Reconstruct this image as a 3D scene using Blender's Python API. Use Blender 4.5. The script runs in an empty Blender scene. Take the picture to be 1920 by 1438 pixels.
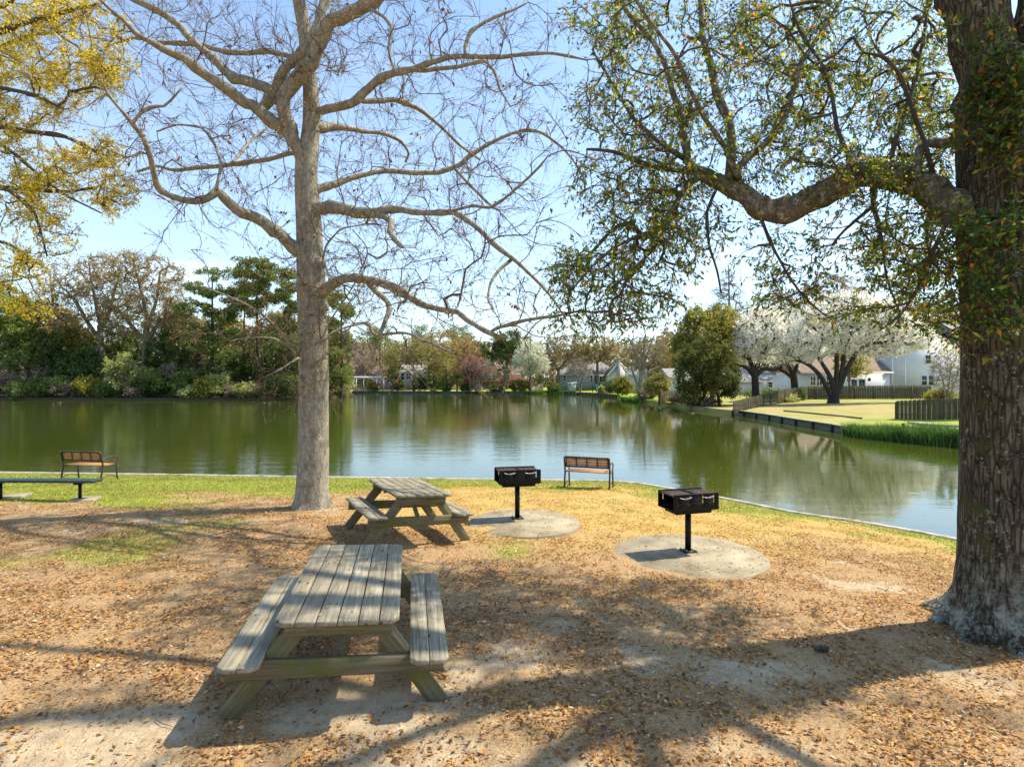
import bpy, bmesh, math, random
import numpy as np
from mathutils import Vector, Matrix
from mathutils.geometry import delaunay_2d_cdt

rng = np.random.default_rng(7)
random.seed(7)
S = bpy.context.scene
COL = S.collection
CH, F, HZ = 2.5, 1090.0, 710.0      # camera height (m), focal length and horizon row measured on the 1920 px photograph

# ------------------------------------------------------------------ camera
cd = bpy.data.cameras.new("camera"); cam = bpy.data.objects.new("camera", cd); COL.objects.link(cam)
cam.location = (0, 0, CH); cam.rotation_euler = (math.radians(90), 0, 0)
cd.sensor_width = 36; cd.lens = 36 * F / 1920; cd.shift_y = -(719 - HZ) / 1920
cd.clip_start = 0.05; cd.clip_end = 3000
S.camera = cam

# ------------------------------------------------------------------ sky, sun, exposure
SUN_EL, SUN_AZ = math.radians(55), math.radians(71)     # azimuth clockwise from +Y (the view direction)
w = bpy.data.worlds.new("World"); S.world = w; w.use_nodes = True
wn = w.node_tree.nodes; wl = w.node_tree.links; wn.clear()
sky = wn.new("ShaderNodeTexSky"); sky.sky_type = 'NISHITA'; sky.sun_disc = False
sky.sun_elevation = SUN_EL; sky.sun_rotation = SUN_AZ; sky.altitude = 0; sky.air_density = 1.0; sky.dust_density = 0.9; sky.ozone_density = 1.4
bg = wn.new("ShaderNodeBackground"); bg.inputs[1].default_value = 0.15
out = wn.new("ShaderNodeOutputWorld")
# thin bands of cloud, low in the sky
tc = wn.new("ShaderNodeTexCoord"); mp = wn.new("ShaderNodeMapping"); mp.inputs['Scale'].default_value = (1.2, 1.2, 7)
cn = wn.new("ShaderNodeTexNoise"); cn.inputs['Scale'].default_value = 2.2; cn.inputs['Detail'].default_value = 8; cn.inputs['Roughness'].default_value = 0.6
cr = wn.new("ShaderNodeValToRGB"); cr.color_ramp.elements[0].position = 0.42; cr.color_ramp.elements[1].position = 0.8
sx = wn.new("ShaderNodeSeparateXYZ"); mr = wn.new("ShaderNodeMapRange")
mr.inputs[1].default_value = 0.62; mr.inputs[2].default_value = 0.03; mr.inputs[3].default_value = 0.0; mr.inputs[4].default_value = 0.85
mu = wn.new("ShaderNodeMath"); mu.operation = 'MULTIPLY'
mx = wn.new("ShaderNodeMix"); mx.data_type = 'RGBA'; mx.inputs[7].default_value = (5.6, 5.5, 5.3, 1)
wl.new(tc.outputs['Generated'], mp.inputs[0]); wl.new(mp.outputs[0], cn.inputs['Vector']); wl.new(cn.outputs[0], cr.inputs[0])
wl.new(tc.outputs['Generated'], sx.inputs[0]); wl.new(sx.outputs[2], mr.inputs[0])
wl.new(cr.outputs[0], mu.inputs[0]); wl.new(mr.outputs[0], mu.inputs[1]); ve = wn.new('ShaderNodeMapRange'); ve.inputs[1].default_value = 0.0; ve.inputs[2].default_value = 0.75; ve.inputs[3].default_value = 0.26; ve.inputs[4].default_value = 0.0; wl.new(sx.outputs[2], ve.inputs[0])
mm_ = wn.new('ShaderNodeMath'); mm_.operation = 'MAXIMUM'; wl.new(mu.outputs[0], mm_.inputs[0]); wl.new(ve.outputs[0], mm_.inputs[1]); wl.new(mm_.outputs[0], mx.inputs[0])
tn = wn.new('ShaderNodeMix'); tn.data_type = 'RGBA'; tn.blend_type = 'MULTIPLY'; tn.inputs[0].default_value = 1; tn.inputs[7].default_value = (0.80, 0.96, 1.04, 1)   # clear-air blue
wl.new(sky.outputs[0], tn.inputs[6]); wl.new(tn.outputs[2], mx.inputs[6]); wl.new(mx.outputs[2], bg.inputs[0]); wl.new(bg.outputs[0], out.inputs[0])
sl = bpy.data.lights.new("sun", 'SUN'); so = bpy.data.objects.new("sun", sl); COL.objects.link(so)
sl.energy = 4.3; sl.angle = math.radians(0.7); sl.color = (1.0, 0.91, 0.74)
sd = Vector((math.sin(SUN_AZ) * math.cos(SUN_EL), math.cos(SUN_AZ) * math.cos(SUN_EL), math.sin(SUN_EL)))
so.rotation_euler = sd.to_track_quat('Z', 'Y').to_euler(); so.location = (20, 10, 40)
S.view_settings.view_transform = 'Standard'; S.view_settings.look = 'None'; S.view_settings.gamma = 1
S.view_settings.exposure = 0.92
S.cycles.max_bounces = 6; S.cycles.diffuse_bounces = 3; S.cycles.glossy_bounces = 3; S.cycles.transmission_bounces = 4
S.cycles.caustics_reflective = False; S.cycles.caustics_refractive = False

# ================================================================== helpers
def W(px, py, d):
    return np.array([(px - 960) / F * d, d, CH - (py - HZ) / F * d])

def vnoise(x, y, seed=0):
    x = np.asarray(x, float); y = np.asarray(y, float)
    xi = np.floor(x).astype(np.int64); yi = np.floor(y).astype(np.int64); fx = x - xi; fy = y - yi
    def h(a, b):
        n = (a * 374761393 + b * 668265263 + seed * 1442695041) & 0x7fffffff
        n = ((n ^ (n >> 13)) * 1274126177) & 0x7fffffff
        return ((n ^ (n >> 16)) & 0xffff) / 65535.0
    fx = fx * fx * (3 - 2 * fx); fy = fy * fy * (3 - 2 * fy)
    return (h(xi, yi) * (1 - fx) + h(xi + 1, yi) * fx) * (1 - fy) + (h(xi, yi + 1) * (1 - fx) + h(xi + 1, yi + 1) * fx) * fy
def fbm(x, y, seed=0, o=4):
    v = 0; a = 0.5; s = 0
    for i in range(o):
        v = v + a * vnoise(np.asarray(x) * 2 ** i, np.asarray(y) * 2 ** i, seed + i * 17); s += a; a *= 0.55
    return v / s

def tag(o, label=None, cat=None, group=None, kind=None):
    if label: o["label"] = label
    if cat: o["category"] = cat
    if group: o["group"] = group
    if kind: o["kind"] = kind
    return o
def empty(name, loc=(0, 0, 0), rz=0):
    o = bpy.data.objects.new(name, None); COL.objects.link(o); o.location = loc; o.rotation_euler = (0, 0, rz)
    o.empty_display_size = 0.2
    return o
def thing(name, label, cat, loc=(0, 0, 0), rz=0, group=None):
    return tag(empty(name, loc, rz), label, cat, group)

class MB:
    """collects vertices and polygons (arrays) and links them as one mesh object"""
    def __init__(s): s.v = []; s.f = []; s.n = 0; s.r = []
    def add(s, v, f, rnd=None):
        v = np.asarray(v, float).reshape(-1, 3); f = np.asarray(f, np.int64)
        s.v.append(v); s.f.append(f + s.n); s.n += len(v)
        s.r.append(np.full(len(f), random.random()) if rnd is None else np.broadcast_to(np.asarray(rnd, float), (len(f),)))
    def box(s, c, size, rot=None, rnd=None, bev=0):
        hx, hy, hz = np.array(size) / 2
        v = np.array([[x, y, z] for x in (-hx, hx) for y in (-hy, hy) for z in (-hz, hz)])
        if rot is not None: v = v @ np.array(rot).T
        s.add(v + np.array(c), [[0, 1, 3, 2], [4, 6, 7, 5], [0, 4, 5, 1], [2, 3, 7, 6], [0, 2, 6, 4], [1, 5, 7, 3]], rnd)
    def prism(s, poly, y0, y1, rnd=None):
        """polygon given in (x, z), extruded along y"""
        n = len(poly); a = np.array([[p[0], y0, p[1]] for p in poly] + [[p[0], y1, p[1]] for p in poly])
        s.add(a, [[i, (i + 1) % n, (i + 1) % n + n, i + n] for i in range(n)], rnd)
        s.f_ngon = getattr(s, 'f_ngon', []) + [list(range(s.n - 2 * n, s.n - n))[::-1], list(range(s.n - n, s.n))]
    def zprism(s, poly, z0, z1, rnd=None):
        n = len(poly); a = np.array([[p[0], p[1], z0] for p in poly] + [[p[0], p[1], z1] for p in poly])
        s.add(a, [[i, (i + 1) % n, (i + 1) % n + n, i + n] for i in range(n)], rnd)
        s.f_ngon = getattr(s, 'f_ngon', []) + [list(range(s.n - 2 * n, s.n - n))[::-1], list(range(s.n - n, s.n))]
    def tube(s, P, R, k=8, cap=True, rnd=None):
        P = np.asarray(P, float); R = np.broadcast_to(np.asarray(R, float), (len(P),))
        v, f = tubes(P[None], R[None], k); s.add(v, f, rnd)
        if cap:
            n = s.n
            s.f_ngon = getattr(s, 'f_ngon', []) + [list(range(n - len(P) * k, n - len(P) * k + k))[::-1], list(range(n - k, n))]
    def build(s, name, mat, parent=None, smooth=False, loc=None):
        me = bpy.data.meshes.new(name)
        V = np.concatenate(s.v).astype(np.float32)
        sizes = [f.shape[1] for f in s.f for _ in range(len(f))]
        flat = [f.reshape(-1) for f in s.f]
        rnd = list(s.r)
        ng = getattr(s, 'f_ngon', [])
        for g in ng: sizes.append(len(g)); flat.append(np.array(g)); rnd.append(np.array([random.random()]))
        sizes = np.array(sizes, np.int32); flat = np.concatenate(flat).astype(np.int32)
        me.vertices.add(len(V)); me.vertices.foreach_set('co', V.ravel())
        me.loops.add(len(flat)); me.loops.foreach_set('vertex_index', flat)
        me.polygons.add(len(sizes)); st = np.zeros(len(sizes), np.int32); st[1:] = np.cumsum(sizes)[:-1]
        me.polygons.foreach_set('loop_start', st); me.polygons.foreach_set('loop_total', sizes)
        if smooth: me.polygons.foreach_set('use_smooth', np.ones(len(sizes), bool))
        at = me.attributes.new('rnd', 'FLOAT', 'FACE'); at.data.foreach_set('value', np.concatenate(rnd).astype(np.float32))
        me.update(calc_edges=True); me.validate()
        if mat: me.materials.append(mat)
        o = bpy.data.objects.new(name, me); COL.objects.link(o)
        if parent: o.parent = parent
        if loc is not None: o.location = loc
        return o

def norm(a): return a / np.maximum(np.linalg.norm(a, axis=-1, keepdims=True), 1e-9)
def tubes(P, R, k):
    """P (M,N,3), R (M,N) -> one vertex array and quads, vectorised over M tubes"""
    M, N, _ = P.shape
    T = np.empty_like(P); T[:, 1:-1] = P[:, 2:] - P[:, :-2]; T[:, 0] = P[:, 1] - P[:, 0]; T[:, -1] = P[:, -1] - P[:, -2]
    T = norm(T); mean = norm(P[:, -1] - P[:, 0])
    ref = np.where(np.abs(mean[:, 2:3]) < 0.75, np.array([[0, 0, 1.0]]), np.array([[1.0, 0, 0]]))
    A = np.empty_like(P); cur = norm(np.cross(T[:, 0], ref))
    for i in range(N):
        cur = norm(cur - (cur * T[:, i]).sum(-1, keepdims=True) * T[:, i]); A[:, i] = cur
    B = np.cross(T, A)
    th = np.arange(k) * 2 * math.pi / k
    V = P[:, :, None] + R[:, :, None, None] * (A[:, :, None] * np.cos(th)[None, None, :, None] + B[:, :, None] * np.sin(th)[None, None, :, None])
    i = np.arange(N - 1)[:, None]; j = np.arange(k)[None]; j2 = (j + 1) % k
    q = np.stack([i * k + j, i * k + j2, (i + 1) * k + j2, (i + 1) * k + j], -1).reshape(-1, 4)
    q = (q[None] + (np.arange(M) * N * k)[:, None, None]).reshape(-1, 4)
    return V.reshape(-1, 3), q

def resample(P, n):
    P = np.asarray(P, float); d = np.r_[0, np.cumsum(np.linalg.norm(np.diff(P[:, :3], axis=0), axis=1))]
    t = np.linspace(0, d[-1], n); return np.stack([np.interp(t, d, P[:, i]) for i in range(P.shape[1])], 1)
def smooth_path(P, step, ten=1.0):
    """Catmull-Rom through the points (any number of columns), then even steps"""
    P = np.asarray(P, float); Q = np.vstack([2 * P[0] - P[1], P, 2 * P[-1] - P[-2]]); o = []
    for i in range(1, len(Q) - 2):
        t = np.linspace(0, 1, 8, endpoint=False)[:, None]; a, b, c, e = Q[i - 1], Q[i], Q[i + 1], Q[i + 2]
        a = c - (c - a) * ten + 0 * a; e = b + (e - b) * ten
        o.append(0.5 * (2 * b + (c - a) * t + (2 * a - 5 * b + 4 * c - e) * t ** 2 + (3 * b - a - 3 * c + e) * t ** 3))
    o = np.vstack(o + [P[-1:]]); L = np.linalg.norm(np.diff(o[:, :3], axis=0), axis=1).sum()
    return resample(o, max(3, int(L / step) + 1))

# ------------------------------------------------------------------ materials
def lin(c): return tuple(c) + (1,)
class NT:
    def __init__(s, name):
        s.m = bpy.data.materials.new(name); s.m.use_nodes = True; s.t = s.m.node_tree; s.t.nodes.clear()
        s.out = s.new('OutputMaterial')
    def new(s, t, **kw):
        n = s.t.nodes.new('ShaderNode' + t)
        for k, v in kw.items(): setattr(n, k, v)
        return n
    def link(s, a, b): s.t.links.new(a, b)
    def setin(s, n, k, v):
        if isinstance(v, bpy.types.NodeSocket): s.link(v, n.inputs[k])
        elif v is not None: n.inputs[k].default_value = v
    def coord(s, kind='Object', scale=(1, 1, 1), rot=(0, 0, 0)):
        t = s.new('TexCoord'); m = s.new('Mapping'); m.inputs['Scale'].default_value = scale; m.inputs['Rotation'].default_value = rot
        s.link(t.outputs[kind], m.inputs[0]); return m.outputs[0]
    def pos(s, scale=(1, 1, 1)):
        g = s.new('NewGeometry'); m = s.new('Mapping'); m.inputs['Scale'].default_value = scale; s.link(g.outputs['Position'], m.inputs[0]); return m.outputs[0]
    def noise(s, vec, scale, detail=4, rough=0.55, dist=0):
        n = s.new('TexNoise'); s.link(vec, n.inputs['Vector']); n.inputs['Scale'].default_value = scale
        n.inputs['Detail'].default_value = detail; n.inputs['Roughness'].default_value = rough; n.inputs['Distortion'].default_value = dist; return n.outputs[0]
    def vor(s, vec, scale, feat='F1', out=0):
        n = s.new('TexVoronoi', feature=feat); s.link(vec, n.inputs['Vector']); n.inputs['Scale'].default_value = scale; return n.outputs[out]
    def ramp(s, fac, stops, interp='LINEAR'):
        r = s.new('ValToRGB'); e = r.color_ramp.elements; r.color_ramp.interpolation = interp
        while len(e) < len(stops): e.new(0.5)
        for i, (p, c) in enumerate(stops): e[i].position = p; e[i].color = lin(c) if hasattr(c, '__len__') else (c, c, c, 1)
        s.link(fac, r.inputs[0]); return r.outputs[0]
    def mix(s, f, a, b, bt='MIX'):
        n = s.new('Mix', data_type='RGBA', blend_type=bt); s.setin(n, 0, f)
        s.setin(n, 6, lin(a) if isinstance(a, tuple) else a); s.setin(n, 7, lin(b) if isinstance(b, tuple) else b); return n.outputs[2]
    def math(s, op, a, b=None):
        n = s.new('Math', operation=op); s.setin(n, 0, a); s.setin(n, 1, b); return n.outputs[0]
    def attr(s, name='rnd'): n = s.new('Attribute', attribute_name=name); return n.outputs['Fac']
    def bump(s, h, strength=0.3, dist=0.02, nrm=None):
        b = s.new('Bump'); b.inputs['Strength'].default_value = strength; b.inputs['Distance'].default_value = dist; s.link(h, b.inputs['Height'])
        if nrm: s.link(nrm, b.inputs['Normal'])
        return b.outputs[0]
    def pbr(s, col, rough=0.8, metal=0, nrm=None, spec=0.3, **kw):
        p = s.new('BsdfPrincipled'); s.setin(p, 'Base Color', lin(col) if isinstance(col, tuple) else col); s.setin(p, 'Roughness', rough)
        p.inputs['Metallic'].default_value = metal; p.inputs['Specular IOR Level'].default_value = spec
        if nrm: s.link(nrm, p.inputs['Normal'])
        for k, v in kw.items(): s.setin(p, k, v)
        return p.outputs[0]
    def done(s, sh): s.link(sh, s.out.inputs[0]); return s.m

def leaf_mat(name, stops, rough=0.5, transl=0.45, spec=0.3, var=0.35, vs=0.6, tcol=None):
    n = NT(name); c = n.ramp(n.attr(), stops)
    nz = n.noise(n.pos(), vs, 3); v = n.new('HueSaturation'); n.link(c, v.inputs['Color'])
    r = n.new('MapRange'); n.link(nz, r.inputs[0]); r.inputs[1].default_value = 0.3; r.inputs[2].default_value = 0.7
    r.inputs[3].default_value = 1 - var; r.inputs[4].default_value = 1 + var; n.link(r.outputs[0], v.inputs['Value'])
    col = v.outputs[0]; p = n.pbr(col, rough, spec=spec)
    t = n.new('BsdfTranslucent'); n.setin(t, 0, n.mix(0.5, col, tcol) if tcol else col)
    m = n.new('MixShader'); m.inputs[0].default_value = transl; n.link(p, m.inputs[1]); n.link(t.outputs[0], m.inputs[2])
    return n.done(m.outputs[0])

def bark_mat(name, c0, c1, c2, scale=1.0, stretch=0.25, bump=0.6, lichen=None, lich_amt=0.5, furrow=9, moss=None, base_lich=0):
    n = NT(name); v = n.coord('Object', (1, 1, stretch)); u = n.coord('Object')
    a = n.noise(v, furrow * scale, 6, 0.65, 0.3); b = n.noise(u, 2.2 * scale, 5); fine = n.noise(u, 60 * scale, 3)
    vo = n.vor(v, furrow * 1.6 * scale, 'DISTANCE_TO_EDGE')
    f = n.math('MULTIPLY', a, n.ramp(vo, [(0, 0.45 if stretch < 0.3 else 0.78), (0.22, 1.0)]))
    col = n.ramp(f, [(0.2, c0), (0.42, c1), (0.7, c2)])
    col = n.mix(n.ramp(b, [(0.45, 0.0), (0.75, 0.5)]), col, tuple(x * 0.6 for x in c1))
    if lichen:
        sp = n.noise(u, 7 * scale, 6, 0.7); m1 = n.ramp(sp, [(0.60 - 0.12 * lich_amt, 0.0), (0.66 - 0.1 * lich_amt, 1.0)])
        sp2 = n.noise(u, 26 * scale, 3, 0.6); m2 = n.math('MULTIPLY', n.ramp(sp2, [(0.58, 0.0), (0.66, 0.8)]), n.ramp(n.noise(u, 1.7, 4, 0.6), [(0.42, 0.15), (0.62, 1.0)]))
        mm = n.math('MAXIMUM', n.math('MULTIPLY', m1, n.ramp(sp2, [(0.4, 0.2), (0.6, 1.0)])), n.math('MULTIPLY', m2, 0.75))
        if base_lich:
            sz = n.new('SeparateXYZ'); n.link(u, sz.inputs[0]); mr_ = n.new('MapRange'); n.link(sz.outputs[2], mr_.inputs[0])
            mr_.inputs[1].default_value = 0.2; mr_.inputs[2].default_value = 1.0; mr_.inputs[3].default_value = 1; mr_.inputs[4].default_value = 0
            bl = n.math('MULTIPLY', mr_.outputs[0], n.ramp(n.noise(u, 5, 6, 0.75), [(0.46, 0.0), (0.58, 1.0)]))
            mm = n.math('MAXIMUM', mm, n.math('MULTIPLY', bl, n.ramp(sp2, [(0.3, 0.35), (0.55, 1.0)])))
        col = n.mix(mm, col, lichen)
    if moss: col = n.mix(n.ramp(n.noise(u, 3.1, 4), [(0.58, 0.0), (0.68, 0.8)]), col, moss)
    h = n.math('ADD', n.math('MULTIPLY', f, 1.0), n.math('MULTIPLY', fine, 0.12))
    return n.done(n.pbr(col, 0.92, nrm=n.bump(h, bump, 0.05 / scale), spec=0.15))

def plain(name, col, rough=0.7, var=0.25, scale=8, bump=0.0, metal=0, spec=0.3, rnd=0.0):
    n = NT(name); v = n.coord('Object'); z = n.noise(v, scale, 5)
    c = n.mix(n.ramp(z, [(0.35, 0.0), (0.7, 1.0)]), tuple(x * (1 - var) for x in col), tuple(min(1, x * (1 + var)) for x in col))
    if rnd: c = n.mix(n.math('MULTIPLY', n.attr(), rnd), c, tuple(x * 0.35 for x in col))
    return n.done(n.pbr(c, rough, metal, n.bump(z, bump, 0.01) if bump else None, spec))

def wood_mat(name, cols, moss=0.0, grain=(26, 1.1, 26), rnd=0.5, knots=True, mosscol=(0.10, 0.13, 0.03)):
    """weathered boards: grain runs along local Y, every board (rnd) a little different"""
    n = NT(name); at = n.attr(); t = n.new('TexCoord'); off = n.new('CombineXYZ'); n.link(n.math('MULTIPLY', at, 37.0), off.inputs[0]); n.link(n.math('MULTIPLY', at, 11.0), off.inputs[1])
    ad = n.new('VectorMath', operation='ADD'); n.link(t.outputs['Object'], ad.inputs[0]); n.link(off.outputs[0], ad.inputs[1])
    mp_ = n.new('Mapping'); mp_.inputs['Scale'].default_value = grain; n.link(ad.outputs[0], mp_.inputs[0])
    g = n.noise(mp_.outputs[0], 1.6, 7, 0.68, 0.6); big = n.noise(ad.outputs[0], 3.0, 4)
    c = n.ramp(g, [(0.32, cols[0]), (0.47, cols[1]), (0.60, cols[2])])
    c = n.mix(n.ramp(big, [(0.4, 0.0), (0.75, 0.55)]), c, cols[0]); c = n.mix(n.math('MULTIPLY', at, rnd), c, tuple(x * 0.62 for x in cols[1]))
    if knots:
        mk = n.new('Mapping'); mk.inputs['Scale'].default_value = (7, 2.6, 7); n.link(ad.outputs[0], mk.inputs[0])
        k = n.vor(mk.outputs[0], 1.3); c = n.mix(n.ramp(k, [(0.07, 0.85), (0.13, 0.0)]), c, tuple(x * 0.25 for x in cols[0]))
    if moss: c = n.mix(n.ramp(n.noise(ad.outputs[0], 2.7, 4, 0.6), [(0.52 - moss * 0.2, 0.0), (0.7 - moss * 0.15, 0.8)]), c, mosscol)
    return n.done(n.pbr(c, 0.88, nrm=n.bump(g, 0.5, 0.006), spec=0.15))

M = {}
M['oak_bark'] = bark_mat('oak_bark', (0.018, 0.014, 0.009), (0.085, 0.066, 0.044), (0.22, 0.175, 0.12), 1.3, 0.16, 1.0, (0.36, 0.37, 0.30), 0.0, 11, (0.07, 0.075, 0.02), base_lich=1)
M['oak_limb'] = bark_mat('oak_limb_bark', (0.04, 0.03, 0.018), (0.13, 0.105, 0.07), (0.30, 0.26, 0.19), 1.8, 0.6, 0.9, (0.40, 0.42, 0.34), 0.5, 8, (0.07, 0.08, 0.02))
M['grey_bark'] = bark_mat('grey_bark', (0.085, 0.07, 0.048), (0.27, 0.235, 0.175), (0.47, 0.42, 0.33), 1.6, 0.4, 1.0, (0.46, 0.46, 0.38), 0.1, 8)
M['twig'] = plain('twig_bark', (0.15, 0.105, 0.065), 0.9, 0.4, 4)
M['oak_twig'] = plain('oak_twig_bark', (0.09, 0.07, 0.05), 0.9, 0.4, 4)
M['far_bark'] = plain('distant_bark', (0.20, 0.155, 0.11), 0.95, 0.35, 1.5)
M['pale_bark'] = plain('pale_bark', (0.26, 0.22, 0.17), 0.95, 0.35, 1.5)
M['stub'] = plain('broken_wood', (0.30, 0.22, 0.13), 0.9, 0.3, 12)
M['dark_bark'] = plain('dark_bark', (0.045, 0.035, 0.028), 0.95, 0.35, 1.5)
M['oak_leaf'] = leaf_mat('oak_leaf', [(0, (0.045, 0.10, 0.012)), (0.35, (0.11, 0.20, 0.020)), (0.62, (0.26, 0.37, 0.030)), (0.78, (0.56, 0.52, 0.05)), (0.92, (0.76, 0.52, 0.05)), (0.96, (0.66, 0.25, 0.03)), (1, (0.45, 0.12, 0.02))], 0.5, 0.52, 0.22, 0.3, 0.8)
M['ivy_leaf'] = leaf_mat('glossy_oak_leaf', [(0, (0.025, 0.055, 0.010)), (0.6, (0.07, 0.14, 0.016)), (0.85, (0.20, 0.26, 0.03)), (0.95, (0.45, 0.25, 0.03)), (1, (0.45, 0.14, 0.02))], 0.42, 0.4, 0.3, 0.3, 1.2)
M['yellow_leaf'] = leaf_mat('yellow_spring_leaf', [(0, (0.42, 0.34, 0.05)), (0.4, (0.78, 0.58, 0.04)), (0.8, (0.95, 0.74, 0.06)), (1, (0.50, 0.46, 0.09))], 0.6, 0.6, 0.2, 0.2, 0.5)
M['bud'] = leaf_mat('bud', [(0, (0.26, 0.10, 0.05)), (0.2, (0.36, 0.22, 0.07)), (0.7, (0.54, 0.42, 0.11)), (1, (0.36, 0.38, 0.08))], 0.7, 0.3, 0.2, 0.2)
M['dead_leaf'] = leaf_mat('withered_leaf', [(0, (0.10, 0.03, 0.02)), (0.7, (0.20, 0.07, 0.03)), (1, (0.35, 0.15, 0.05))], 0.7, 0.25, 0.2, 0.2)
M['tan_leaf'] = leaf_mat('tan_bud_foliage', [(0, (0.244, 0.183, 0.085)), (0.6, (0.415, 0.317, 0.134)), (1, (0.561, 0.439, 0.183))], 0.9, 0.42, 0.1, 0.3, 0.15)
M['rust_leaf'] = leaf_mat('rust_bud_foliage', [(0, (0.30, 0.21, 0.09)), (0.6, (0.50, 0.36, 0.14)), (1, (0.62, 0.50, 0.19))], 0.9, 0.42, 0.1, 0.3, 0.15)
M['olive_leaf'] = leaf_mat('olive_bud_foliage', [(0, (0.220, 0.207, 0.061)), (0.6, (0.366, 0.329, 0.098)), (1, (0.537, 0.464, 0.134))], 0.9, 0.42, 0.1, 0.3, 0.2)
M['mauve_leaf'] = leaf_mat('mauve_bud_foliage', [(0, (0.317, 0.220, 0.171)), (0.6, (0.464, 0.342, 0.268)), (1, (0.561, 0.439, 0.342))], 0.9, 0.42, 0.1, 0.3, 0.2)
M['red_leaf'] = leaf_mat('redbud_flower', [(0, (0.24, 0.10, 0.08)), (0.6, (0.36, 0.16, 0.13)), (1, (0.45, 0.25, 0.17))], 0.9, 0.3, 0.1, 0.25, 0.2)
M['goldgreen_leaf'] = leaf_mat('gold_green_foliage', [(0, (0.146, 0.159, 0.030)), (0.5, (0.305, 0.281, 0.055)), (1, (0.561, 0.488, 0.085))], 0.8, 0.47, 0.15, 0.4, 0.3)
M['dark_leaf'] = leaf_mat('dark_evergreen_foliage', [(0, (0.047, 0.078, 0.019)), (0.5, (0.101, 0.155, 0.035)), (1, (0.216, 0.270, 0.061))], 0.55, 0.42, 0.3, 0.4, 0.25)
M['olive_dark_leaf'] = leaf_mat('dark_olive_foliage', [(0, (0.06, 0.075, 0.018)), (0.5, (0.13, 0.14, 0.03)), (1, (0.26, 0.25, 0.055))], 0.7, 0.35, 0.2, 0.4, 0.3)
M['mid_leaf'] = leaf_mat('green_foliage', [(0, (0.085, 0.128, 0.030)), (0.5, (0.183, 0.244, 0.055)), (1, (0.342, 0.390, 0.098))], 0.6, 0.47, 0.25, 0.4, 0.25)
M['light_leaf'] = leaf_mat('light_green_foliage', [(0, (0.220, 0.256, 0.073)), (0.5, (0.415, 0.439, 0.134)), (1, (0.634, 0.610, 0.244))], 0.6, 0.47, 0.25, 0.3, 0.3)
M['pine_leaf'] = leaf_mat('pine_needles', [(0, (0.09, 0.13, 0.03)), (0.5, (0.20, 0.26, 0.05)), (1, (0.38, 0.41, 0.09))], 0.6, 0.42, 0.25, 0.35, 0.3)
M['brown_brush'] = leaf_mat('brown_brush', [(0, (0.13, 0.09, 0.06)), (0.5, (0.24, 0.18, 0.12)), (1, (0.34, 0.28, 0.19))], 0.9, 0.2, 0.1, 0.3, 0.3)
M['blossom'] = leaf_mat('white_blossom', [(0, (0.60, 0.60, 0.42)), (0.2, (0.88, 0.86, 0.76)), (1, (0.95, 0.93, 0.87))], 0.7, 0.55, 0.1, 0.12, 0.4)
M['blossom_dim'] = leaf_mat('cream_blossom', [(0, (0.42, 0.46, 0.24)), (0.4, (0.74, 0.73, 0.54)), (1, (0.90, 0.88, 0.76))], 0.7, 0.5, 0.1, 0.12, 0.4)
M['pink_leaf'] = leaf_mat('pink_twig_flower', [(0, (0.34, 0.24, 0.22)), (1, (0.55, 0.42, 0.40))], 0.8, 0.3, 0.1, 0.2)
M['palm_leaf'] = leaf_mat('palm_frond', [(0, (0.07, 0.11, 0.03)), (0.6, (0.18, 0.23, 0.07)), (1, (0.38, 0.40, 0.16))], 0.5, 0.3, 0.3, 0.2)
M['reed'] = leaf_mat('reed_blade', [(0, (0.04, 0.10, 0.02)), (0.6, (0.08, 0.19, 0.03)), (0.9, (0.20, 0.33, 0.06)), (1, (0.36, 0.34, 0.14))], 0.5, 0.35, 0.3, 0.3, 0.8)
M['grass'] = leaf_mat('grass_blade', [(0, (0.11, 0.14, 0.03)), (0.45, (0.25, 0.275, 0.055)), (0.72, (0.40, 0.37, 0.09)), (1, (0.50, 0.39, 0.18))], 0.7, 0.4, 0.15, 0.2, 0.8)
M['litter_a'] = leaf_mat('fallen_leaf_brown', [(0, (0.10, 0.05, 0.025)), (0.28, (0.22, 0.11, 0.05)), (0.52, (0.38, 0.185, 0.065)), (0.78, (0.56, 0.26, 0.05)), (0.92, (0.56, 0.35, 0.13)), (1, (0.60, 0.48, 0.32))], 0.8, 0.15, 0.1, 0.12, 2.0)
M['litter_b'] = leaf_mat('fallen_leaf_yellow', [(0, (0.26, 0.13, 0.05)), (0.35, (0.50, 0.28, 0.06)), (0.7, (0.68, 0.43, 0.08)), (0.9, (0.74, 0.54, 0.14)), (1, (0.66, 0.54, 0.36))], 0.65, 0.2, 0.25, 0.1, 2.0)
GREY = [(0.15, 0.125, 0.082), (0.29, 0.25, 0.175), (0.44, 0.39, 0.29)]
M['table_wood'] = wood_mat('weathered_board', GREY, -0.5)
M['mossy_wood'] = wood_mat('mossy_board', [(0.09, 0.07, 0.04), (0.19, 0.155, 0.095), (0.30, 0.255, 0.165)], 0.34, mosscol=(0.12, 0.13, 0.03))
M['fence_wood'] = wood_mat('fence_board', [(0.045, 0.033, 0.024), (0.11, 0.085, 0.062), (0.19, 0.155, 0.115)], 0.25, (20, 20, 1.2), 0.6, False)
M['timber'] = wood_mat('bulkhead_timber', [(0.08, 0.075, 0.055), (0.17, 0.16, 0.12), (0.27, 0.26, 0.20)], 0.3, (1.2, 20, 20), 0.6, False)
M['cap_wood'] = wood_mat('pale_timber', [(0.26, 0.22, 0.16), (0.42, 0.37, 0.28), (0.55, 0.50, 0.40)], 0.1, (4, 4, 20), 0.3, False)
M['bench_slat'] = wood_mat('orange_slat', [(0.24, 0.10, 0.035), (0.42, 0.19, 0.07), (0.55, 0.28, 0.12)], 0, (1.2, 26, 26), 0.25, False)
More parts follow.
